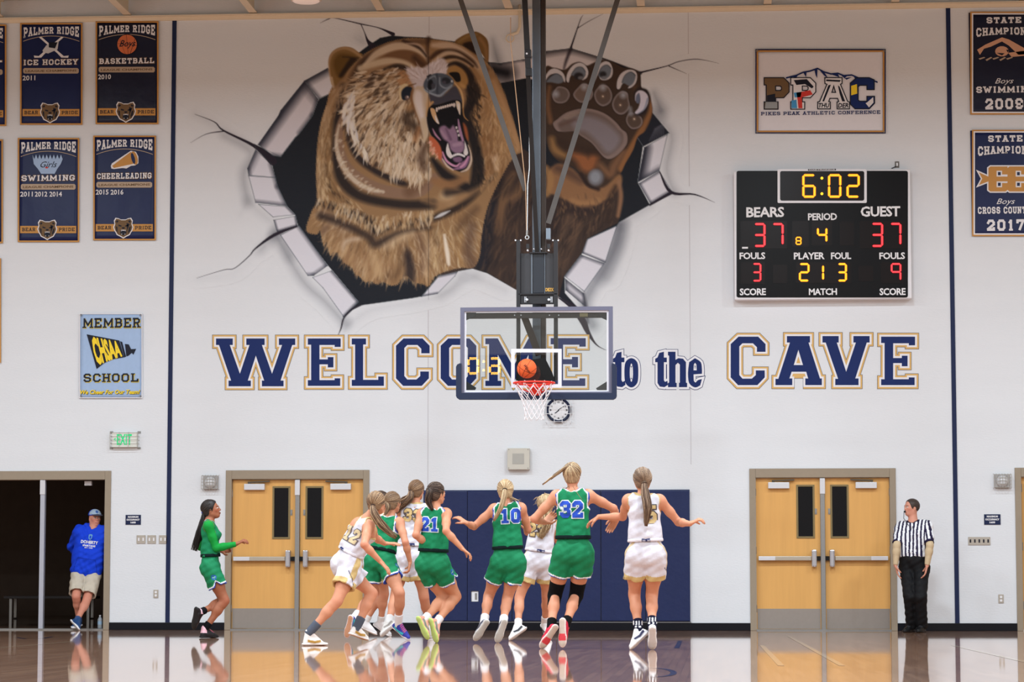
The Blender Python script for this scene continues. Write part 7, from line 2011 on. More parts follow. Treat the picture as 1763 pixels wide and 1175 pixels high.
def strands(paths, wid, cols_, name, root, parent_m=M_HAIR, n=4, seed=0):
    """each path: list of points; tapering hair locks"""
    rr = random.Random(seed); vs = []; fs = []; cs = []
    for pth in paths:
        pth = [np.array(p, float) for p in pth]; N = len(pth); c = L3(cols_[rr.randrange(len(cols_))])
        w = wid * rr.uniform(.7, 1.3); ref = None; b0 = len(vs)
        for i, p in enumerate(pth):
            t = nrm(pth[min(i + 1, N - 1)] - pth[max(i - 1, 0)])
            if ref is None:
                ref = np.cross(t, V3(.3, .5, .8)); ref = nrm(ref)
            ref = nrm(ref - t * (ref @ t)); u = np.cross(t, ref)
            r = w * (1 - .85 * max(0, (i / (N - 1) - .55) / .45)) * (1 if i else .8)
            for k in range(n):
                an = 2 * math.pi * k / n; vs.append(p + (ref * math.cos(an) + u * math.sin(an)) * r); cs.append(c * rr.uniform(.92, 1.08))
        for i in range(N - 1):
            for k in range(n): fs.append((b0 + i * n + k, b0 + i * n + (k + 1) % n, b0 + (i + 1) * n + (k + 1) % n, b0 + (i + 1) * n + k))
    return mesh_obj(name, np.array(vs), np.array(fs), np.array(cs), M_HAIR, root)
def hair(F, S, root):
    c, R, D, U = F.hc, F.HR, F.HF, F.HU
    hs = S['hair']; col = hs['cols']; rr = random.Random(hs.get('seed', 1))
    q = 1.03 if S.get('male') else .97
    lo = c - .16; hi = c + .16
    vol = Vol(lo, hi, .0068)
    puff = hs.get('puff', .014)
    vol.ell(c + U * .024 - D * .016, (R, D, U), (.078 * q + puff, .098 * q + puff, .088 * q + puff), 0)
    if not S.get('male'):
        vol.ell(c - U * .035 - D * .045, (R, D, U), (.060 + puff * .6, .050 + puff * .5, .065), .03)
    # hairline: cut away face region
    hl = nrm(D * 1.0 - U * hs.get('line', .42))
    vol.cut(f_plane(c + D * hs.get('front', .048) + U * .03, hl), k=.012)
    if S.get('male'): vol.cut(f_plane(c - U * .035, -U + D * .35), k=.01)
    else: vol.cut(f_plane(c - U * .088, -U), k=.01)
    for s in (-1, 1):
        vol.cut(f_not(f_ell(c + D * .004 - U * .022 + R * .088 * s, (R, D, U), (.02, .024, .034))))
    v, f = vol.mesh()
    tie = c + D * hs.get('tie', (-.115, 0, .03))[0] + R * hs.get('tie', (-.115, 0, .03))[1] + U * hs.get('tie', (-.115, 0, .03))[2]
    F.tie = tie
    r = v - tie
    ang = np.arctan2(r @ R, r @ U)
    st = np.sin(ang * 23 + np.sin(ang * 7) * 3) * .5 + .5
    cols = np.tile(L3(col[0]), (len(v), 1)); cols = mixc(cols, st * .7, col[1])
    if len(col) > 2: cols = mixc(cols, (np.sin(ang * 41 + 1.3) > .55) * .6, col[2])
    if 'hl' in hs: cols = mixc(cols, sstep(-(np.linalg.norm(r, axis=1)), -.10, -.03) * .6, hs['hl'])
    o = mesh_obj('hair', v, f, cols, M_HAIR, root)
    if S.get('male'): return
    # combed strands over the cap towards the tie
    paths = []
    ec = c + U * .024 - D * .016
    rad = np.array([.078 * q + puff, .098 * q + puff, .088 * q + puff])
    def onell(dirv):
        l = np.array([dirv @ R, dirv @ D, dirv @ U]); t = 1 / math.sqrt(((l / rad) ** 2).sum()); return ec + dirv * t * 1.01
    td = nrm(tie - ec)
    for i in range(hs.get('n', 90)):
        an = rr.uniform(0, 2 * math.pi)
        far_ = rr.uniform(.9, 2.3)
        pd_ = nrm(np.cross(td, nrm(R * math.cos(an) + U * math.sin(an) + D * .01)))
        e = td * math.cos(far_) + pd_ * math.sin(far_)
        if (e @ D) > .62 - .4 * (e @ U) * 0 and (e @ U) < .55: continue
        if e @ U < -.75: continue
        pth = []
        for k in range(7):
            t = k / 6; an2 = far_ * (1 - t); dv = td * math.cos(an2) + pd_ * math.sin(an2)
            pth.append(onell(nrm(dv)) * 1.0)
        pth[-1] = tie.copy(); paths.append(pth)
    if paths: strands(paths, .0042, col, 'combed_hair', o, seed=3)
    # tail
    if 'tail' in hs:
        dY = hs.get('taildy', 0)
        pts_ = [tie] + [pt(x, y, tie[1] + dy) for x, y, dy in hs['tail']]
        P3 = smoothpts([tuple(p) for p in pts_], 6, closed=False); P3 = [np.array(p) for p in P3]
        N = len(P3); paths = []
        wd = hs.get('tw', [.018, .030, .026, .008])
        for i in range(hs.get('tn', 110)):
            a0 = rr.uniform(0, 2 * math.pi); rad0 = math.sqrt(rr.random()); ph = rr.uniform(0, 6); amp = hs.get('wave', .004)
            end = N if rr.random() < .5 else int(N * rr.uniform(.7, 1.0))
            pth = []
            for k in range(0, max(end, 4)):
                t = k / (N - 1); wi = t * (len(wd) - 1); w = wd[int(wi)] * (1 - (wi - int(wi))) + wd[min(int(wi) + 1, len(wd) - 1)] * (wi - int(wi))
                tn = nrm(P3[min(k + 1, N - 1)] - P3[max(k - 1, 0)])
                u = nrm(np.cross(tn, V3(0, 1, .2))); w2 = np.cross(tn, u)
                pth.append(P3[k] + (u * math.cos(a0) + w2 * math.sin(a0)) * w * rad0 + (u * math.sin(k * .9 + ph) * amp * t))
            paths.append(pth[::1] if N < 14 else pth[::2] + [pth[-1]])
        strands(paths, hs.get('sw', .0036), col, 'ponytail', o, seed=5)
        if 'band' in hs:
            m = MB(); tn = nrm(P3[1] - P3[0]); u = nrm(np.cross(tn, V3(.1, 1, .2))); w2 = np.cross(tn, u)
            m.tube([Vector(tie + tn * .01 + (u * math.cos(t) + w2 * math.sin(t)) * (hs.get('tw', [.018])[0] + .004)) for t in [i * math.pi / 8 for i in range(16)]], hs.get('bandr', .006), 6, closed=True)
            m.build('hair_tie', mat('tie_%d' % sum(hs['band']), hs['band'], .7), o)
    if 'loose' in hs:
        paths = []
        for (x0, y0, x1, y1, n) in hs['loose']:
            for i in range(n):
                p0 = pt(x0 + rr.uniform(-6, 6), y0 + rr.uniform(-5, 5), c[1] + rr.uniform(-.08, .02)); p1 = pt(x1 + rr.uniform(-9, 9), y1 + rr.uniform(-9, 9), c[1] + rr.uniform(-.12, -.02))
                md = (p0 + p1) / 2 + np.array([rr.uniform(-.03, .03), rr.uniform(-.02, .02), rr.uniform(-.02, .03)])
                paths.append(smooth_path([p0, md, p1]))
        strands(paths, .0032, col, 'loose_hair', o, seed=8)
def smooth_path(p, n=4): return [np.array(x) for x in smoothpts([tuple(q) for q in p], n, closed=False)]
# block numerals (0..1 x 0..1.35 cells) for shirt backs
DIG = {'0': ([(0, .25), (.25, 0), (.75, 0), (1, .25), (1, 1.15), (.75, 1.4), (.25, 1.4), (0, 1.15)], [(.36, .36), (.36, 1.04), (.64, 1.04), (.64, .36)]),
       '1': ([(.1, 0), (.9, 0), (.9, .26), (.68, .26), (.68, 1.4), (.40, 1.4), (.1, 1.2), (.1, .96), (.32, .98), (.32, .26), (.1, .26)],),
       '2': ([(0, 0), (1, 0), (1, .42), (.74, .42), (.74, .3), (.45, .3), (1, .78), (1, 1.15), (.75, 1.4), (.25, 1.4), (0, 1.15), (0, .9), (.34, .9), (.34, 1.06), (.64, 1.06), (.64, .88), (0, .34)],),
       '3': ([(.25, 0), (.75, 0), (1, .25), (1, .6), (.88, .72), (1, .84), (1, 1.15), (.75, 1.4), (.25, 1.4), (0, 1.15), (0, .95), (.34, .95), (.34, 1.08), (.66, 1.08), (.66, .86), (.36, .86), (.36, .58), (.66, .58), (.66, .32), (.34, .32), (.34, .46), (0, .46), (0, .25)],),
       '5': ([(.25, 0), (.75, 0), (1, .25), (1, .68), (.75, .92), (.36, .92), (.36, 1.12), (.95, 1.12), (.95, 1.4), (.02, 1.4), (.02, .66), (.3, .6), (.66, .6), (.66, .3), (.34, .3), (.34, .44), (0, .44), (0, .25)],)}
def number(F, S, root, jersey, s, cpx, size, col, edge, spin=0.0, wsc=1.0):
    """numerals laid onto the jersey by casting from the back towards the body"""
    n = -F.cf; hx = F.cr; hz = F.up
    if cpx is None: o0 = F.nk - F.up * .21 * F.q
    elif len(cpx) == 3: o0 = F.nk - F.up * cpx[1] + F.cr * cpx[0]
    else: o0 = pt(cpx[0], cpx[1], F.nk[1])
    for i, ch in enumerate(s):
        for off, cc, nm, lift in ((0.010, edge[0], 'number_edge', .004), (0.0, col, 'number', .0075)):
            x0 = (i - len(s) / 2) * size * .74 * wsc
            loops = [[(x0 + size * .02 + p[0] * size * .64 * wsc, (p[1] - .7) * size * .72) for p in lp] for lp in DIG[ch]]
            v, f = poly2d(loops, off)
            project(F, jersey, v, f, o0, n, hx, hz, lift + .001 * i, mat('number_%d_%d_%d' % tuple(cc), cc, .6), nm, spin)
def folds(vol, F, amp, ph=0.0):
    def f(X, Y, Z):
        z = Z - F.pel[2]; x = X - F.pel[0]; y = Y - F.pel[1]
        return (np.sin(z * 38 + x * 26 + y * 14 + ph + 2 * np.sin(x * 19 + ph)) * np.sin(x * 31 - z * 17 + y * 22 + ph * 2 + 1.5 * np.sin(z * 13)) + .5 * np.sin(z * 75 - x * 44 + ph)).astype(np.float32)
    sl, g = vol.sub(vol.lo, vol.lo + np.array(vol.n) * vol.h)
    vol.d[sl] += np.float32(amp) * f(*g)
def cap(F, S, root):
    c, R, D, U = F.hc, F.HR, F.HF, F.HU
    vol = Vol(c - .24, c + .24, .0055)
    vol.ell(c + U * .045 - D * .010, (R, D, U), (.090, .108, .082), 0)
    vol.cut(f_plane(c + U * .034, -U), k=.006)
    b = c + D * .075 + U * .040
    vol.union(f_ell(b + D * .03, (R, nrm(D - U * .12), nrm(U + D * .12)), (.078, .085, .009)), b - .15, b + .15, .006)
    vol.cut(f_plane(c - D * .05 + U * 0, V3(0, 0, -1)), c - .01, c - .009)
    v, f = vol.mesh(); r = v - c; cols = np.tile(L3((24, 66, 190)), (len(v), 1))
    cols = mixc(cols, ((r @ D > .005) & (r @ U > .048)).astype(float), (150, 168, 188)); cols = mixc(cols, ((r @ D > .098) & (r @ U < .06)).astype(float), (70, 70, 84))
    cols = mixc(cols, (np.hypot(r @ R, (r @ U) - .085) < .02) * (r @ D > .05) * 1.0, (60, 90, 150))
    mesh_obj('baseball_cap', v, f, cols, M_CLOTH, root, 'blue and pale grey baseball cap')
def project(F, jersey, v2, f2, o0, n, hx, hz, lift, m, name, spin=0.0, step=.016):
    me = jersey.data; loc = jersey.location
    bm = bmesh.new(); bm.from_mesh(me); bvh = BVHTree.FromBMesh(bm); bm.free()
    bmv = bmesh.new(); vv = [bmv.verts.new((p[0], p[1], 0)) for p in v2]
    for t in f2:
        try: bmv.faces.new([vv[k] for k in t])
        except ValueError: pass
    xs = [p.co.x for p in bmv.verts]; ys = [p.co.y for p in bmv.verts]
    for axn, mn, mxv in (((1, 0, 0), min(xs), max(xs)), ((0, 1, 0), min(ys), max(ys))):
        t = mn + step
        while t < mxv:
            bmesh.ops.bisect_plane(bmv, geom=bmv.verts[:] + bmv.edges[:] + bmv.faces[:], plane_co=tuple(t * a for a in axn), plane_no=axn); t += step
    cs, sn = math.cos(spin), math.sin(spin); out = []; ok = []
    for vtx in bmv.verts:
        x, y = vtx.co.x * cs - vtx.co.y * sn, vtx.co.x * sn + vtx.co.y * cs
        p = o0 + hx * x + hz * y + n * .5
        h = bvh.ray_cast(Vector(p) - loc, Vector(-n), .75)
        if h[0] is None: out.append(Vector(p)); ok.append(False)
        else: out.append(h[0] + loc + Vector(n) * lift); ok.append(True)
    bmv.verts.index_update()
    fcs = [tuple(q_.index for q_ in f_.verts) for f_ in bmv.faces]; bmv.free()
    fcs = [t for t in fcs if all(ok[i] for i in t)]
    if not fcs: return
    us = sorted({i for t in fcs for i in t}); mp = {i: k for k, i in enumerate(us)}
    MB().add([out[i] for i in us], [tuple(mp[i] for i in t) for t in fcs]).build(name, m, jersey)
def person(S):
    F = figure(S); q = F.q; male = S.get('male', False); green = S.get('team') == 'g'; white = S.get('team') == 'w'
    skin = S.get('skin', (214, 158, 132))
    base = (F.foot['L'] + F.foot['R']) / 2
    root = empty('person', (float(F.pel[0]), float(F.pel[1]), 0.0), S['label'], 'person', S.get('group'))
    h = .0068 if male else .0065
    vol = Vol(F.lo, F.hi, h)
    torso_prims(vol, F, S); legs_prims(vol, F, S); arms_prims(vol, F, S); head_prims(vol, F, S)
    for s in 'LR':
        hd = F.wr[s] - F.el[s]
        if 'hd' + s in S: hd = pt(*S['hd' + s], F.wr[s][1] + S.get('hdy' + s, 0)) - F.wr[s]
        hd = nrm(hd)
        palm = S.get('palm' + s); palm = V3(*palm) if palm is not None else (-F.cr if s == 'R' else F.cr)
        thumb = S.get('thumb' + s, 1)
        hand(vol, F.wr[s], hd, palm, thumb, L=(.19 if male else .172) * q ** .5, curl=S.get('curl' + s, .5))
    bv, bf = vol.mesh()
    cols = np.tile(L3(skin), (len(bv), 1))
    # natural redness at knees and elbows, knuckles
    for jn in list(F.kn.values()) + list(F.el.values()):
        cols = mixc(cols, sstep(-np.linalg.norm(bv - jn, axis=1), -.09, -.03) * .18, (206, 110, 92))
    cols = color_head(cols, bv, F, skin, S)
    clothvols = []
    # ---------------- jersey
    jv = Vol(F.lo, F.hi, .0082)
    if green or white:
        torso_prims(jv, F, S, g=.010, k=.05)
        wa = F.pel + F.up * np.linalg.norm(F.nk - F.pel) * .20
        # loose gather above the waistband
        for s in (-1, 1): jv.cone(wa + F.up * .03 + F.rgt * .05 * s, wa + F.up * .10 + F.cr * .055 * s, .104 * q, .100 * q, .05)
        jv.cut(f_plane(wa, -F.up))
        arm_sdf = {}
        if S.get('sleeves') is None:
            for s in 'LR':
                so = 1 if s == 'R' else -1
                c1 = F.sh[s] + F.cr * so * .045 - F.up * .045; c0 = F.sh[s] + F.cr * so * .012 + F.up * .0
                arm_sdf[s] = f_cone(c0 + F.up * .05 + F.cr * so * .01, c1 - F.up * .012, .060 * q, .068 * q)
                jv.cut(f_not(arm_sdf[s]), k=.01)
                pa_ = f_plane(F.sh[s] + F.cr * so * .006, F.cr * so); pb_ = f_plane(F.sh[s] - F.up * .10, F.up)
                arm_sdf[s + 'o'] = (lambda X, Y, Z, pa_=pa_, pb_=pb_: np.minimum(pa_(X, Y, Z), pb_(X, Y, Z)))
                jv.cut(arm_sdf[s + 'o'])
        neck_f = f_ell(F.nk + F.up * .045 + F.cf * .045, (F.cr, F.cf, F.up), (.082, .105, .085))
        jv.cut(f_not(neck_f), k=.006)
    elif S.get('top') == 'hoodie':
        arms_prims(jv, F, S, g=.020)
        for s in 'LR': jv.cut(f_plane(F.wr[s] - nrm(F.wr[s] - F.el[s]) * .01, nrm(F.wr[s] - F.el[s])), F.wr[s] - .12, F.wr[s] + .12)
        torso_prims(jv, F, S, g=.026, k=.07)
        wa = F.pel - V3(0, 0, .05)
        for s in (-1, 1): jv.cone(F.pel + F.up * .02 + F.rgt * .07 * s, F.pel + F.up * .2 + F.cr * .08 * s, .135, .14, .06)
        jv.cut(f_plane(F.pel - F.up * .075, -F.up))
        jv.cut(f_not(f_ell(F.nk + F.up * .055 + F.cf * .05, (F.cr, F.cf, F.up), (.075, .09, .07))), k=.006)
        for t in range(7):     # hood roll
            an0 = math.pi * (t / 6); an1 = math.pi * ((t + 1) / 6)
            def hp2(an): return F.nk + F.up * .025 + F.cr * math.cos(an) * .092 - F.cf * (math.sin(an) * .085 - .035)
            if t < 6: jv.cone(hp2(an0), hp2(an1), .036, .036, .02)
        jv.cone(hp2(0), F.nk - F.up * .05 + F.cf * .085, .034, .022, .02); jv.cone(hp2(math.pi), F.nk - F.up * .05 + F.cf * .085, .034, .022, .02)
    elif S.get('top') == 'ref':
        arms_prims(jv, F, S, g=.020, lower=False)
        for s in 'LR':
            e = nrm(F.el[s] - F.sh[s]); jv.cut(f_plane(F.el[s] - e * .035, e), F.el[s] - .11, F.el[s] + .11)
        torso_prims(jv, F, S, g=.016, k=.05)
        for s in (-1, 1): jv.cone(F.pel + F.up * .16 + F.rgt * .06 * s, F.pel + F.up * .26 + F.cr * .07 * s, .118, .12, .05)
        jv.cut(f_plane(F.pel + F.up * .12, -F.up))
        jv.cut(f_not(f_ell(F.nk + F.up * .06 + F.cf * .03, (F.cr, F.cf, F.up), (.07, .085, .07))), k=.006)
    folds(jv, F, .0045 if S.get('top') != 'hoodie' else .007)
    v, f = jv.mesh()
    r = v - F.pel
    if green:
        c = np.tile(L3(GREEN), (len(v), 1))
        X = (v[:, 0], v[:, 1], v[:, 2])
        dn = neck_f(*[x.astype(np.float32) for x in X])
        if S.get('sleeves') is None:
            for s in 'LR':
                da = np.minimum(arm_sdf[s](*[x.astype(np.float32) for x in X]), -arm_sdf[s + 'o'](*[x.astype(np.float32) for x in X]))
                c = mixc(c, (da < .026).astype(float), GTRIM); c = mixc(c, (da < .013).astype(float), GBLUE)
        c = mixc(c, (dn < .026).astype(float), GTRIM); c = mixc(c, (dn < .011).astype(float), GBLUE)
    elif white:
        c = np.tile(L3(WHITEJ), (len(v), 1)); X = [x.astype(np.float32) for x in (v[:, 0], v[:, 1], v[:, 2])]
        dn = neck_f(*X); c = mixc(c, (dn < .030).astype(float), GOLDJ)
        for s in 'LR':
            da = np.minimum(arm_sdf[s](*X), -arm_sdf[s + 'o'](*X)); c = mixc(c, (da < .014).astype(float), GOLDJ)
    elif S.get('top') == 'hoodie':
        c = np.tile(L3((20, 62, 205)), (len(v), 1))
        zz = (v - F.pel) @ F.up; c = mixc(c, (zz < -.035).astype(float) * .6, (14, 48, 178))
        # front pouch
        xx = (v - F.pel) @ F.cr; fr_ = ((v - F.pel) @ F.cf) > .05
        edge_ = (np.abs(np.abs(xx) - (.16 - .25 * np.clip(zz - .02, 0, .2))) < .006) & (zz > -.03) & (zz < .16) & fr_
        c = mixc(c, (edge_ | ((np.abs(zz - .16) < .006) & (np.abs(xx) < .125) & fr_)).astype(float) * .6, (10, 36, 140))
    else:
        c = np.tile(L3((228, 230, 236)), (len(v), 1))
        xx = (v - F.nk) @ F.cr
        for s in 'LR':   # stripes on sleeves follow the arm
            so = 1 if s == 'R' else -1
            far_ = ((v - F.sh[s]) @ F.cr) * so
            e = nrm(F.el[s] - F.sh[s]); w_ = nrm(np.cross(e, F.cf)); t_ = (v - F.sh[s]) @ w_
            xx = np.where(far_ > .01, t_ + .012, xx)
        c = mixc(c, (np.sin(xx * 2 * math.pi / .052) > .05).astype(float), (34, 28, 58))
        for s in 'LR':
            e = nrm(F.el[s] - F.sh[s]); dd = (v - F.el[s]) @ e
            so = 1 if s == 'R' else -1; c = mixc(c, ((dd > -.058) & (((v - F.sh[s]) @ F.cr) * so > -.02 + np.minimum(0, ((F.el[s] - F.sh[s]) @ F.cr) * so)) & (np.linalg.norm(v - F.el[s], axis=1) < .09)).astype(float), (34, 28, 58))
        dn = np.linalg.norm(v - (F.nk + F.up * .04), axis=1); c = mixc(c, (dn < .098).astype(float), (28, 24, 44))
    jersey = mesh_obj(S.get('topname', 'jersey'), v, f, c, M_CLOTH, root)
    F.jersey = jersey
    # long green undershirt sleeves
    if S.get('sleeves'):
        sv = Vol(F.lo, F.hi, .0082)
        arms_prims(sv, F, S, g=.007)
        for s in 'LR': 
            e = nrm(F.wr[s] - F.el[s]); sv.cut(f_plane(F.wr[s] - e * .005, e), F.wr[s] - .1, F.wr[s] + .1)
        v, f = sv.mesh(); mesh_obj('undershirt_sleeves', v, f, np.tile(L3(S['sleeves']), (len(v), 1)), M_CLOTH, root, 'bright green long sleeves' if green else 'beige arm sleeves')
    # ---------------- shorts / trousers
    sv = Vol(F.lo, F.hi, .0082)
    kk = S.get('shortlen', .52)
    b = S.get('bulk', 1.0)
    T = np.linalg.norm(F.nk - F.pel)
    wa = F.pel + F.up * T * .20
    hem = {}
    if S.get('bottom') == 'trousers':
        for s in (-1, 1): sv.cone(F.pel + F.up * .14 + F.rgt * .078 * s, F.pel + F.rgt * .080 * s, .122, .126, .04)
        for s in 'LR':
            sv.cone(F.hip[s], F.kn[s], .102, .080, .03); sv.cone(F.kn[s], F.an[s], .080, .072, .03)
            sv.ell(F.hip[s] - F.pf * .045, (F.rgt, F.pf, V3(0, 0, 1)), (.09, .09, .10), .05)
            sv.cut(f_plane(V3(0, 0, F.an[s][2] - .045), V3(0, 0, -1)), F.an[s] - .12, F.an[s] + .12)
        sv.ell(F.pel + F.up * .10 + F.cf * .03, (F.cr, F.cf, F.up), (.155, .125, .14), .05)
        sv.cut(f_plane(F.pel + F.up * .135, F.up))
    else:
        for s in (-1, 1): sv.cone(wa - F.up * .01 + F.rgt * .045 * s * q, F.pel + F.rgt * .080 * s * q, .098 * q * b, .112 * q * b, .04)
        for s in 'LR':
            so = 1 if s == 'R' else -1
            d = nrm(F.kn[s] - F.hip[s]); he = F.hip[s] + d * .415 * q * kk; hem[s] = (he, d)
            sv.ell(F.pel + F.rgt * .074 * so * q - F.pf * .036 * q - V3(0, 0, .035), (F.rgt, F.pf, V3(0, 0, 1)), (.096 * q, .094 * q, .11 * q), .05)
            # flared leg, cut at its hem
            tmp = f_cone(F.hip[s] + F.rgt * .004 * so, he + d * .06, S.get('legr', .112) * q, S.get('hemr', .118) * q)
            pl = f_plane(he, d)
            outd = nrm(F.rgt * so - d * (d @ (F.rgt * so)))
            def legf(X, Y, Z, tmp=tmp, he=he, d=d, outd=outd, s=s):
                x, y, z = X - np.float32(he[0]), Y - np.float32(he[1]), Z - np.float32(he[2])
                ax = (x * d[0] + y * d[1] + z * d[2]); ou = x * outd[0] + y * outd[1] + z * outd[2]
                rr_ = np.sqrt(np.maximum((x - ax * d[0]) ** 2 + (y - ax * d[1]) ** 2 + (z - ax * d[2]) ** 2, 1e-8))
                t2 = nrm(np.cross(d, outd)); sd = x * t2[0] + y * t2[1] + z * t2[2]
                an = np.arctan2(sd, ou)
                notch = .055 * np.clip(1 - np.abs(an) / .42, 0, 1) if green else 0
                wob = .007 * np.sin(an * 5 + (1 if s == 'L' else 3)) * np.clip((ax + .18) / .18, 0, 1)
                return np.maximum(tmp(X, Y, Z) + wob, ax + notch).astype(np.float32)
            r0 = .13 * q
            sv.union(legf, np.minimum(F.hip[s], he) - r0, np.maximum(F.hip[s], he) + r0, .022)
        sv.cut(f_plane(wa + F.up * .012, F.up))
        for s in 'LR':   # hollow opening
            he, d = hem[s]
            sv.cut(f_not(f_cone(he - d * .07, he + d * .08, .085 * q, S.get('hemr', .118) * q - .008)), he - .16, he + .16)
    folds(sv, F, .004, 1.7)
    v, f = sv.mesh()
    bc = S.get('bcol', GREEN if green else WHITEJ)
    c = np.tile(L3(bc), (len(v), 1))
    if hem and (green or white):
        leg = (v - F.pel) @ F.rgt
        for s in 'LR':
            so = 1 if s == 'R' else -1; he, d = hem[s]
            outd = nrm(F.rgt * so - d * (d @ (F.rgt * so))); t2 = nrm(np.cross(d, outd))
            rel = v - he; axd = rel @ d; an = np.arctan2(rel @ t2, rel @ outd)
            mine = (leg * so > -.002)
            if green:
                dist = -(axd + .055 * np.clip(1 - np.abs(an) / .42, 0, 1))
                c = mixc(c, ((dist < .024) & mine).astype(float), GTRIM); c = mixc(c, ((dist < .010) & mine).astype(float), GBLUE)
                em = np.sqrt(((an) / .26) ** 2 + ((axd + .115) / .030) ** 2)
                c = mixc(c, (np.abs(em - .85) < .17) * mine, GBLUE); c = mixc(c, ((em < .68) & (np.sin(axd * 260 + an * 3) > 0)) * mine * .9, (140, 170, 200))
            else:
                dist = -axd
                sweep = .058 + .05 * np.clip((np.abs(an) < .35) * 1.0, 0, 1)
                c = mixc(c, ((dist < .058) & mine & (np.abs(an) > .35)).astype(float), GOLDJ)
                c = mixc(c, ((np.abs(an) < .30) & (dist > .07) & mine).astype(float) * S.get('sidegold', .8), GOLDJ)
                c = mixc(c, (mine & (np.abs(dist - (.02 + .11 * (an + .5))) < .006) & (np.abs(an) < .6)).astype(float), NAVYJ)
    if S.get('bottom') == 'chino':
        c = mixc(c, (np.abs((v - F.pel) @ F.rgt) < .004) * .3, (120, 110, 100))
    shorts = mesh_obj(S.get('bottomname', 'shorts'), v, f, c, M_SHORTC, root)
    # waistband
    if green or white:
        wv = Vol(wa - .24, wa + .24, .009)
        for s in (-1, 1): wv.cone(wa - F.up * .05 + F.rgt * .050 * s * q, wa + F.up * .05 + F.rgt * .050 * s * q, .1235 * q * b, .1215 * q * b, .03)
        wv.cut(f_plane(wa + F.up * (.034 if green else .026), F.up)); wv.cut(f_plane(wa - F.up * .004, -F.up))
        v, f = wv.mesh(); cc = np.tile(L3((18, 34, 34) if green else (224, 222, 232)), (len(v), 1))
        if white:
            xx = (v - wa) @ F.rgt; bk = ((v - wa) @ F.pf) < 0
            cc = mixc(cc, ((np.abs(xx - .01) < .042) & bk).astype(float), (44, 50, 96))
            cc = mixc(cc, ((np.abs(np.abs(xx - .01) - .022) < .012) & (np.abs((v - wa) @ F.up - .003) < .006) & bk).astype(float), (180, 184, 206))
        mesh_obj('waistband', v, f, cc, M_SOCK, shorts, 'dark waistband' if green else 'white waistband with navy label')
    # ---------------- legs wear
    for s in 'LR':
        sk = S.get('sock')
        if sk:
            t1 = .97; t0 = 1 - S.get('sockh', .12) / .405
            fn = None
            if S.get('sockprint'):
                def fn(cols, vv, t, s=s):
                    rel = vv - F.an[s]; xx = rel @ F.rgt; zz = rel @ V3(0, 0, 1)
                    return mixc(cols, ((np.sin(xx * 230 + 1) > .3) & (np.abs(zz - .085) < .02)) * 1.0 + ((np.abs(zz - .05) < .008) & (np.sin(xx * 160) > 0)) * 1.0, (226, 226, 230))
            band_cloth(F, root, F.kn[s], F.an[s], .056 * q, .036 * q, .007, t0, 1.06, sk, 'sock', fn=fn)
        if S.get('kneesleeve'):
            vol3 = Vol(np.minimum(F.kn[s], F.kn[s]) - .26, F.kn[s] + .26, .006)
            th = nrm(F.kn[s] - F.hip[s]); sh_ = nrm(F.an[s] - F.kn[s])
            vol3.cone(F.kn[s] - th * .18, F.kn[s], .079 * q, .066 * q, .02); vol3.cone(F.kn[s], F.kn[s] + sh_ * .22, .064 * q, .058 * q, .02)
            vol3.cut(f_plane(F.kn[s] - th * .15, -th)); vol3.cut(f_plane(F.kn[s] + sh_ * .155, sh_))
            v, f = vol3.mesh(); mesh_obj('knee_sleeve', v, f, np.tile(L3((14, 14, 17)), (len(v), 1)), M_SOCK, root)
    zmin = 9
    for s in 'LR':
        st = dict(S['shoe']); st.update(S.get('shoe' + s, {}))
        zmin = min(zmin, shoe(F, S, s, root, st))
    # ---------------- body mesh, hidden parts under cloth dropped
    ds = jv.sample(bv); dsh = sv.sample(bv)
    kt = -.05 if male else -.019; keep = (ds > kt) & (dsh > kt)
    # feet live inside the shoes
    body = mesh_obj('body', bv, bf, cols, M_SKINB, root, keep=keep)
    if 'hair' in S: hair(F, S, root)
    if S.get('cap'): cap(F, S, root)
    if S.get('num'): number(F, S, root, jersey, *S['num'])
    F.root = root; F.zmin = zmin
    return F
def settle(F, z=0.0):
    """drop or lift the whole figure so its lowest sole rests at z"""
    d = z - F.zmin
    F.root.location.z += 0
    for ch in F.root.children: pass
    F.root.delta_location.z = 0
    F.root.location.z = d
    return d
# ================================================================== the people
def Yg(py): return G(900, py).y
SKL = (200, 138, 108)
BLON = [(176, 148, 112), (206, 182, 146), (140, 112, 82)]; BRUN = [(112, 84, 62), (152, 122, 94), (84, 62, 48)]; DKBR = [(66, 50, 42), (104, 84, 70), (46, 36, 32)]
SH_W = dict(up=(222, 220, 222), sole=(232, 232, 234), tread=(206, 204, 204), lace=(236, 236, 236))
PEOPLE = []
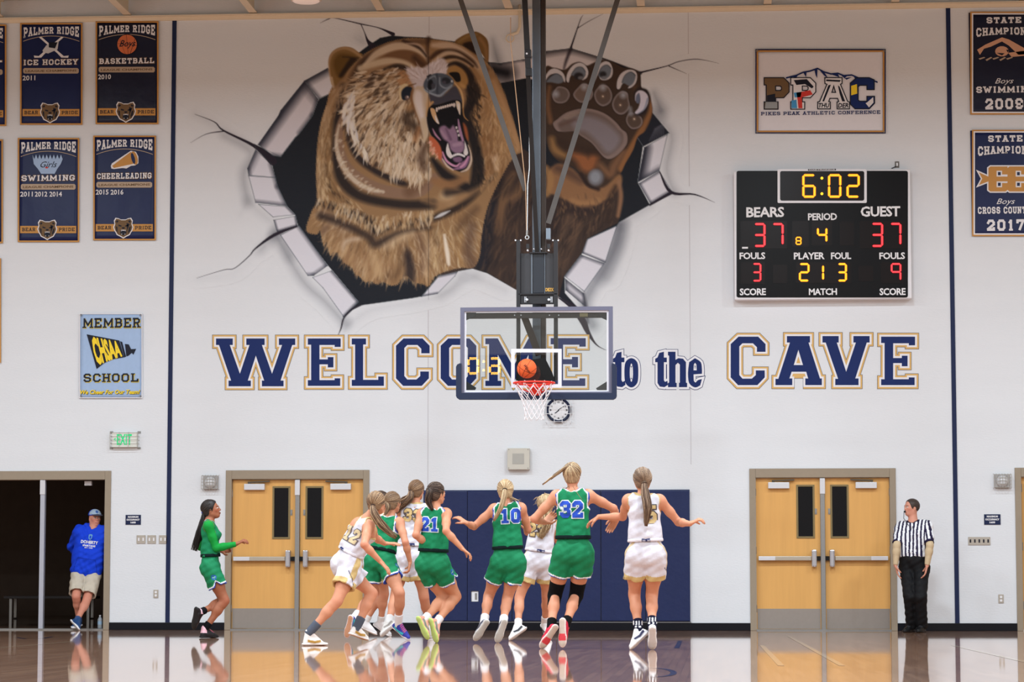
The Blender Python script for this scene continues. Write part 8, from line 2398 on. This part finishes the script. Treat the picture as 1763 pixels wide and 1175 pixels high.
# 6: right-hand white player seen from behind
PEOPLE.append(dict(label='player in white number 5 with long brown ponytail and arms spread, rightmost player', group='basketball players', team='w', Y=Yg(1119), face=90, h=1.71,
    pel=(1112, 950), neck=(1108, 851), head=(1106, 824), hface=95, shL=(1082, 858), shR=(1136, 860), elL=(1072, 888, 1), wrL=(1031, 888, 1), elR=(1168, 897, 1), wrR=(1188, 900, -1), hdL=(1022, 893), hdyL=.02, hdR=(1196, 896),
    palmL=(0, .3, -1), palmR=(0, .2, -1), curlL=.5, curlR=1.25, knL=(1092, 1023, 1), anL=(1100, 1086, -1), knR=(1122, 1025, 1), anR=(1123, 1080, -1), toeL=(1086, 1113, -1), toeR=(1123, 1113, 1),
    sock=(22, 22, 44), sockprint=True, sockh=.13, shoe=dict(SH_W, swoop=(34, 34, 70), collar=.045), skin=SKL, shortlen=.50,
    hair=dict(cols=[(120, 96, 78), (156, 130, 106), (92, 70, 56)], tie=(-.118, .01, -.03), tail=[(1111, 848, -.04), (1115, 872, -.10), (1112, 904, -.08)], tw=[.020, .040, .044, .014], tn=170, band=(70, 50, 40)),
    num=('5', (1122, 884), .17, (200, 176, 128), ((70, 62, 66),))))
# 32
PEOPLE.append(dict(label='tall player in green number 32 with black knee sleeves and blonde braid', group='basketball players', team='g', Y=Yg(1117), face=92, h=1.76, skin=SKL,
    pel=(987, 945), neck=(986, 842), head=(985, 814), hface=88, shL=(957, 850), shR=(1014, 849), elL=(917, 893, 1), wrL=(938, 896, 1), elR=(1056, 872, 1), wrR=(1062, 890, 1), hdL=(946, 889), hdyL=.06, hdR=(1054, 902), hdyR=.03,
    palmL=(0, -1, 0), palmR=(0, -1, -.3), curlL=.7, curlR=.5, knL=(955, 1022, 1), anL=(949, 1078, -1), knR=(992, 1022, 1), anR=(973, 1074, -1), toeL=(931, 1112, -1), toeR=(969, 1108, -1),
    kneesleeve=True, sock=(16, 16, 18), sockh=.10, shoe=dict(up=(196, 24, 58), sole=(226, 210, 206), tread=(196, 180, 168), tread2=(206, 60, 70), lace=(230, 220, 222), collar=.04), shortlen=.48,
    hair=dict(cols=[(150, 122, 94), (200, 176, 140), (110, 86, 66)], hl=(226, 204, 166), tie=(-.075, -.01, .078), tail=[(974, 801, -.02), (955, 815, .0), (934, 831, .02)], tw=[.018, .016, .013, .004], tn=60, band=(120, 90, 80), loose=[(990, 835, 996, 850, 12), (975, 835, 972, 848, 8)]),
    num=('32', (985, 874), .165, (38, 74, 178), ((206, 220, 222),))))
# 23
PEOPLE.append(dict(label='blonde player in white number 23 half hidden between green 10 and 32', group='basketball players', team='w', Y=Yg(1103), face=100, h=1.62, skin=SKL,
    pel=(926, 962), neck=(936, 892), head=(941, 868), hface=70, elL=(908, 915, 1), wrL=(930, 895, 1), elR=(956, 920, 1), wrR=(966, 945, 1), hdL=(948, 888), knL=(894, 1028, 1), anL=(892, 1078, -1), knR=(941, 1024, 1), anR=(938, 1072, 1), toeL=(878, 1098, -1), toeR=(946, 1096, -1),
    sock=(226, 224, 226), sockh=.10, shoe=dict(SH_W, swoop=(30, 30, 40)), shortlen=.55,
    hair=dict(cols=BLON, tie=(-.10, .02, -.02), puff=.02, tail=[(943, 886, -.04), (940, 905, -.06), (930, 925, -.05)], tw=[.03, .05, .05, .02], tn=130, wave=.014, loose=[(940, 855, 926, 862, 14), (950, 880, 944, 915, 30), (940, 850, 955, 866, 14)]),
    num=('23', (922, 911), .15, (196, 168, 116), ((90, 78, 74),))))
# 10
PEOPLE.append(dict(label='player in green number 10 with blonde ponytail, left arm out over the pads', group='basketball players', team='g', Y=Yg(1107), face=88, h=1.70, skin=SKL,
    pel=(875, 956), neck=(871, 859), head=(870, 836), hface=95, shL=(852, 868), shR=(898, 866), elL=(816, 898, 1), wrL=(803, 892, -1), elR=(909, 903, 1), wrR=(906, 908, 1), hdL=(793, 885), hdR=(904, 900), palmL=(0, .4, -1), curlL=.6,
    knL=(841, 1019, 1), anL=(833, 1064, -1), knR=(873, 1024, 1), anR=(866, 1065, -1), toeL=(818, 1092, -1), toeR=(856, 1095, -1),
    sock=(224, 222, 224), sockh=.11, shoe=dict(up=(150, 150, 160), sole=(206, 204, 200), tread=(176, 172, 166), swoop=(40, 44, 60), lace=(60, 90, 130)), shortlen=.50,
    hair=dict(cols=BLON, hl=(214, 190, 150), tie=(-.112, -.005, .012), tail=[(868, 846, -.06), (862, 866, -.10), (850, 888, -.09)], tw=[.018, .028, .026, .012], tn=140, band=(40, 34, 34), loose=[(876, 848, 890, 856, 14)]),
    num=('10', (881, 880), .155, (38, 74, 178), ((206, 220, 222),))))
# 21
PEOPLE.append(dict(label='player in green number 21 with dark ponytail and lime shoes', group='basketball players', team='g', Y=Yg(1108), face=68, cface=78, h=1.70, skin=(196, 136, 104),
    pel=(745, 965), neck=(750, 873), head=(752, 846), hface=48, shL=(727, 881), shR=(766, 880), elL=(716, 918, -1), wrL=(744, 940, 1), elR=(768, 911, -1), wrR=(798, 944, 1), hdR=(807, 950), hdL=(766, 938), palmR=(-.5, 0, -.6), curlR=.7,
    knL=(765, 1027, 1), anL=(730, 1064, -1), knR=(785, 1024, 1), anR=(751, 1069, -1), toeL=(738, 1102, -1), toeR=(752, 1104, -1),
    sock=(224, 222, 224), sockh=.085, shoe=dict(up=(236, 178, 160), sole=(196, 222, 120), tread=(186, 214, 130), lace=(70, 60, 66), heel=(240, 150, 130), swoop=(120, 130, 120)), shortlen=.50, legbulk=1.06,
    hair=dict(cols=DKBR, hl=(130, 108, 90), tie=(-.100, -.01, .045), tail=[(741, 842, -.03), (737, 858, -.03), (745, 875, -.03)], tw=[.018, .036, .038, .014], tn=140, band=(30, 26, 26)),
    num=('21', (-.02, .17, 0), .15, (38, 74, 178), ((206, 220, 222),))))
# 33
PEOPLE.append(dict(label='player in white number 33 with brown ponytail flying sideways, behind green 21', group='basketball players', team='w', Y=Yg(1100), face=92, h=1.78, skin=SKL,
    pel=(706, 956), neck=(715, 866), head=(718, 843), hface=70, elL=(690, 912, 1), wrL=(697, 940, 1), elR=(744, 905, 1), wrR=(742, 935, 1), knL=(680, 1028, 1), anL=(669, 1072, -1), knR=(730, 1028, 1), anR=(739, 1074, 1), toeL=(656, 1092, -1), toeR=(744, 1095, -1),
    sock=(222, 220, 220), sockh=.10, shoe=dict(SH_W, up=(206, 200, 196), swoop=(140, 132, 128)), shortlen=.56,
    hair=dict(cols=BRUN, tie=(-.10, -.03, -.01), tail=[(706, 855, -.04), (692, 866, -.03), (680, 882, -.03)], tw=[.022, .045, .055, .025], tn=170, wave=.012, band=(60, 44, 40)),
    num=('33', (712, 887), .15, (196, 168, 116), ((90, 78, 74),))))
# hidden white player
PEOPLE.append(dict(label='mostly hidden player in white behind number 12, only dark hair and one shoe showing', group='basketball players', team='w', Y=Yg(1098), face=40, h=1.62, skin=SKL,
    pel=(648, 965), neck=(655, 885), head=(658, 862), hface=40, elL=(640, 915, 1), wrL=(650, 940, 1), elR=(668, 915, 1), wrR=(672, 940, 1), knL=(656, 1022, 1), anL=(628, 1072, 1), knR=(662, 1022, 1), anR=(655, 1072, 1), toeL=(650, 1093, 1), toeR=(672, 1093, 1),
    sock=(222, 220, 220), sockh=.10, shoe=dict(SH_W), hair=dict(cols=DKBR, tie=(-.10, 0, .0), n=40)))
# green between
PEOPLE.append(dict(label='player in green with brown hair and blue shoes, partly behind white number 12', group='basketball players', team='g', Y=Yg(1103), face=62, cface=60, h=1.68, skin=(194, 134, 104), lean=.06,
    pel=(655, 962), neck=(672, 890), head=(677, 863), hface=60, shR=(688, 896), shL=(654, 897), elL=(640, 925, 1), wrL=(650, 945, 1), elR=(698, 932, -1), wrR=(706, 966, 1), hdR=(704, 980), palmR=(-1, 0, 0), curlR=1.1,
    knL=(636, 1030, 1), anL=(607, 1066, -1), knR=(688, 1020, -1), anR=(686, 1074, 1), toeL=(597, 1096, -1), toeR=(704, 1097, -1),
    sock=(228, 226, 230), sockh=.14, shoe=dict(up=(48, 56, 156), sole=(216, 206, 214), tread=(190, 140, 110), toe=(60, 66, 170), swoop=(60, 190, 200), lace=(206, 90, 110)), shortlen=.52, legbulk=1.08,
    hair=dict(cols=[(116, 90, 68), (150, 124, 98), (88, 66, 50)], tie=(-.10, -.02, .01), tail=[(668, 872, -.03), (662, 886, -.03)], tw=[.022, .03, .012], tn=60)))
# 12
PEOPLE.append(dict(label='player in white number 12 lunging to the right, grey socks, nearest the left doors', group='basketball players', team='w', Y=Yg(1112), face=38, cface=56, h=1.72, skin=SKL, lean=-.02,
    pel=(597, 968), neck=(632, 893), head=(649, 866), hface=62, shR=(629, 903), shL=(650, 903), elL=(646, 926, 1), wrL=(662, 936, 1), elR=(627, 938, -1), wrR=(655, 967, 1), hdR=(669, 982), hdL=(677, 936), palmR=(-.6, .2, -.5), curlR=.35, palmL=(0, .2, -1), curlL=.25,
    knL=(641, 1022, 1), anL=(613, 1083, -1), knR=(580, 1036, -1), anR=(525, 1098, -1), toeL=(632, 1100, 1), toeR=(556, 1109, 1), flatR=True,
    sock=(84, 90, 104), sockh=.13, shoe=dict(up=(228, 224, 222), sole=(236, 234, 234), tread=(176, 120, 60), swoop=(178, 136, 60), lace=(236, 236, 236)), shortlen=.58, sidegold=1.0, hemr=.125,
    hair=dict(cols=[(128, 98, 72), (166, 136, 104), (100, 76, 58)], tie=(-.105, .02, -.03), tail=[(644, 884, -.06), (658, 905, -.07), (682, 926, -.06)], tw=[.020, .040, .044, .018], tn=190, wave=.006, band=(60, 46, 38)),
    num=('12', None, .15, (196, 176, 140), ((110, 100, 104),))))
# left green runner
PEOPLE.append(dict(label='player in green running right with long braids and pink-laced black shoes', group='basketball players', team='g', Y=Yg(1100), face=8, h=1.62, skin=(150, 92, 66), lip=(120, 66, 56), brow=(30, 22, 20),
    pel=(363, 974), neck=(360, 898), head=(364, 877), hface=0, hpitch=12, elL=(345, 942, 1), wrL=(386, 950, -1), elR=(372, 944, -1), wrR=(407, 937, 1), hdR=(417, 932), hdL=(396, 946), palmR=(0, .3, -1), curlR=1.2, curlL=1.0,
    knL=(385, 1036, 1), anL=(344, 1055, -1), knR=(388, 1036, -1), anR=(350, 1087, 1), toeL=(334, 1082, 1), toeR=(371, 1094, 1), flatR=True, sleeves=(18, 138, 56),
    sock=(18, 18, 22), sockh=.09, shoe=dict(up=(22, 20, 24), sole=(18, 17, 20), tread=(20, 18, 20), lace=(238, 100, 140), tongue=(200, 90, 120), heeltop=(232, 186, 200)), shortlen=.56, hemr=.12,
    hair=dict(cols=[(34, 28, 28), (52, 44, 42), (24, 20, 20)], line=.5, tie=(-.095, 0, -.015), puff=.012, tail=[(350, 893, -.02), (343, 920, -.02), (334, 948, -.01)], tw=[.018, .032, .05, .045], tn=110, wave=.004, sw=.0045, band=(38, 70, 190), bandr=.009)))
# coach
PEOPLE.append(dict(cap=True, label='man in blue hoodie, khaki shorts and cap leaning in the dark open doorway', male=True, Y=.09, face=-82, cface=-84, h=1.74, skin=(200, 134, 112), top='hoodie', topname='hoodie', bottom='chino', bottomname='khaki_shorts', bcol=(190, 180, 164),
    pel=(149, 980), neck=(160, 908), head=(163.5, 890), hface=-58, shR=(136, 914), shL=(183, 914), elR=(123, 940, 1), wrR=(143, 957, 1), elL=(187, 942, 1), wrL=(176, 962, 1), tilt=-.04,
    knR=(131, 1025, -1), anR=(136, 1067, 1), knL=(150, 1029, -1), anL=(133, 1066, -1), toeR=(126, 1078, -1), toeL=(136, 1080, -1), shortlen=.86, hemr=.105, legr=.112, brow=(120, 90, 70), lip=(176, 110, 100), bulk=1.04,
    sock=(60, 80, 120), sockh=.05, shoe=dict(up=(26, 62, 110), sole=(226, 226, 230), tread=(180, 180, 180), lace=(40, 70, 110))))
# referee
PEOPLE.append(dict(label='referee in black and white stripes and black trousers standing by the right doors', male=True, Y=Yg(1088.5), face=-110, cface=-112, h=1.78, skin=(200, 138, 116), top='ref', topname='striped_shirt', bottom='trousers', bottomname='trousers', bcol=(18, 18, 21),
    pel=(1574, 975), neck=(1572, 899), head=(1569, 874), hface=-150, hpitch=3, shR=(1552, 910), shL=(1596, 907), sleeves=(196, 174, 142), elR=(1544, 939, -1), wrR=(1542, 974, -1), elL=(1601, 939, -1), wrL=(1596, 975, -1), hdR=(1546, 992), hdL=(1592, 993), palmR=(1, 0, 0), palmL=(-1, 0, 0), curlR=.35, curlL=.4,
    knR=(1566, 1028, -1), anR=(1569, 1078, 1), knL=(1585, 1028, -1), anL=(1588, 1078, 1), toeR=(1556, 1088, -1), toeL=(1580, 1089, -1), flatR=True, flatL=True, brow=(50, 40, 36), lip=(150, 96, 90), bulk=1.08,
    sock=(16, 16, 18), sockh=.12, shoe=dict(up=(14, 14, 16), sole=(12, 12, 14), tread=(12, 12, 14), lace=(60, 60, 64), collar=.045),
    hair=dict(cols=[(52, 42, 38), (70, 58, 52)], puff=.006, line=.25, front=.055)))
FIG = [person(S) for S in PEOPLE]
def chest_text(F, txt, w, h, dz, m, nm, dx=0):
    v, f = text_geo(txt, .04); v = fitgeo(v, -w / 2, -h / 2, w / 2, h / 2)
    project(F, F.jersey, v, f, F.nk - F.up * dz + F.cr * dx, F.cf, -F.cr, F.up, .004, m, nm, 0, .02)
CO = FIG[-2]
chest_text(CO, 'DOHERTY', .24, .046, .195, M_WHITE, 'chest_lettering'); chest_text(CO, 'SPARTANS', .18, .026, .245, M_WHITE, 'chest_lettering'); chest_text(CO, 'EST. 1975', .11, .016, .275, M_WHITE, 'chest_lettering')
v_, f_ = poly2d([[(-.028, .03), (-.015, .042), (.015, .042), (.028, .03), (.022, -.02), (0, -.042), (-.022, -.02)], [(-.012, .02), (-.012, -.01), (0, -.022), (.012, -.01), (.012, .02)]])
project(CO, CO.jersey, v_, f_, CO.nk - CO.up * .125, CO.cf, -CO.cr, CO.up, .004, mat('crest_teal', (96, 150, 196)), 'crest', 0, .02)
# referee's whistle and lanyard, belt
RF_ = FIG[-1]; mo = RF_.hc + RF_.HF * .102 - RF_.HU * .062
wh = MB().box(tuple(Vector(mo) - Vector((.012, .012, .012))), tuple(Vector(mo) + Vector((.012, .012, .012)))).build('whistle', M_BLACK, RF_.root, bevel=.004)
MB().tube([Vector(mo + RF_.HF * .012), Vector(mo + RF_.HF * .018 - V3(0, 0, .09)), Vector(RF_.nk + RF_.cf * .09 - RF_.up * .10), Vector(RF_.nk + RF_.cf * .10 - RF_.up * .06 - RF_.cr * .03)], .004, 6).build('lanyard', M_BLACK, RF_.root)
for F_, S_ in zip(FIG, PEOPLE):
    settle(F_, 0.0)
# ================================================================== painted court lines and the water bottle
def gline(pts, w, m, label, closed=False):
    """painted line through ground points given as photo pixels"""
    g = [G(x, y) for x, y in pts]; vs = []; fs = []
    for i, p in enumerate(g):
        t = (g[min(i + 1, len(g) - 1)] - g[max(i - 1, 0)]).normalized(); s = Vector((-t.y, t.x, 0)) * w / 2
        vs += [(p.x - s.x, p.y - s.y, .0012), (p.x + s.x, p.y + s.y, .0012)]
        if i: fs.append((2 * i - 2, 2 * i, 2 * i + 1, 2 * i - 1))
    o = MB().add(vs, fs).build('court_line', m)
    return tag(o, label, 'floor line', 'painted court lines')
M_LTAN = mat('line_tan', (196, 168, 140), .45, coat=1.0); M_LBLU = mat('line_navy', (30, 40, 84), .45, coat=1.0)
gline([(0, 1116), (60, 1111), (125, 1105)], .05, M_LTAN, 'pale slanting court line at the left in front of the open doorway')
gline([(1312, 1112), (1345, 1147)], .05, M_LTAN, 'short pale court line in front of the right doors')
gline([(1358, 1096), (1450, 1147)], .05, M_LTAN, 'longer pale court line crossing in front of the right doors')
gline([(1640, 1112), (1763, 1140), (1800, 1148)], .05, M_LTAN, 'pale slanting court line at the far right of the floor')
gline([(1165, 1117), (1171, 1104)], .05, M_LBLU, 'short navy lane mark right of the rightmost player')
gline([(28, 1098), (45, 1101), (75, 1100), (90, 1097)], .05, M_LBLU, 'thin curved navy line in front of the open doorway')
gline(smoothpts([(1085, 1151), (1125, 1151), (1150, 1154), (1160, 1159), (1152, 1164), (1125, 1167)], 4, False), .045, M_LBLU, 'curved navy line at the bottom, right of centre')
bp = P(178, 1081, .10)
wb_ = empty('water_bottle', (bp.x - .05, .10, 0), 'small clear plastic water bottle on the floor by the door frame', 'bottle')
bt = bpy.data.materials.new('clear_plastic'); bt.use_nodes = True
b_ = bt.node_tree.nodes['Principled BSDF']; b_.inputs['Base Color'].default_value = rgb(190, 200, 210); b_.inputs['Alpha'].default_value = .55; b_.inputs['Roughness'].default_value = .15
MB().lathe((bp.x - .05, .10, .019), [(.030, 0), (.033, .01), (.033, .055), (.030, .062), (.033, .07), (.033, .125), (.022, .150), (.012, .163), (.012, .175)], n=20).build('bottle_body', bt, wb_, smooth=True)
MB().lathe((bp.x - .05, .10, .075), [(.0336, 0), (.0336, .045)], n=20).build('bottle_label', mat('label_blue', (150, 180, 206)), wb_)
MB().lathe((bp.x - .05, .10, .190), [(.014, 0), (.014, .014)], n=14).build('bottle_cap', M_WHITE, wb_)
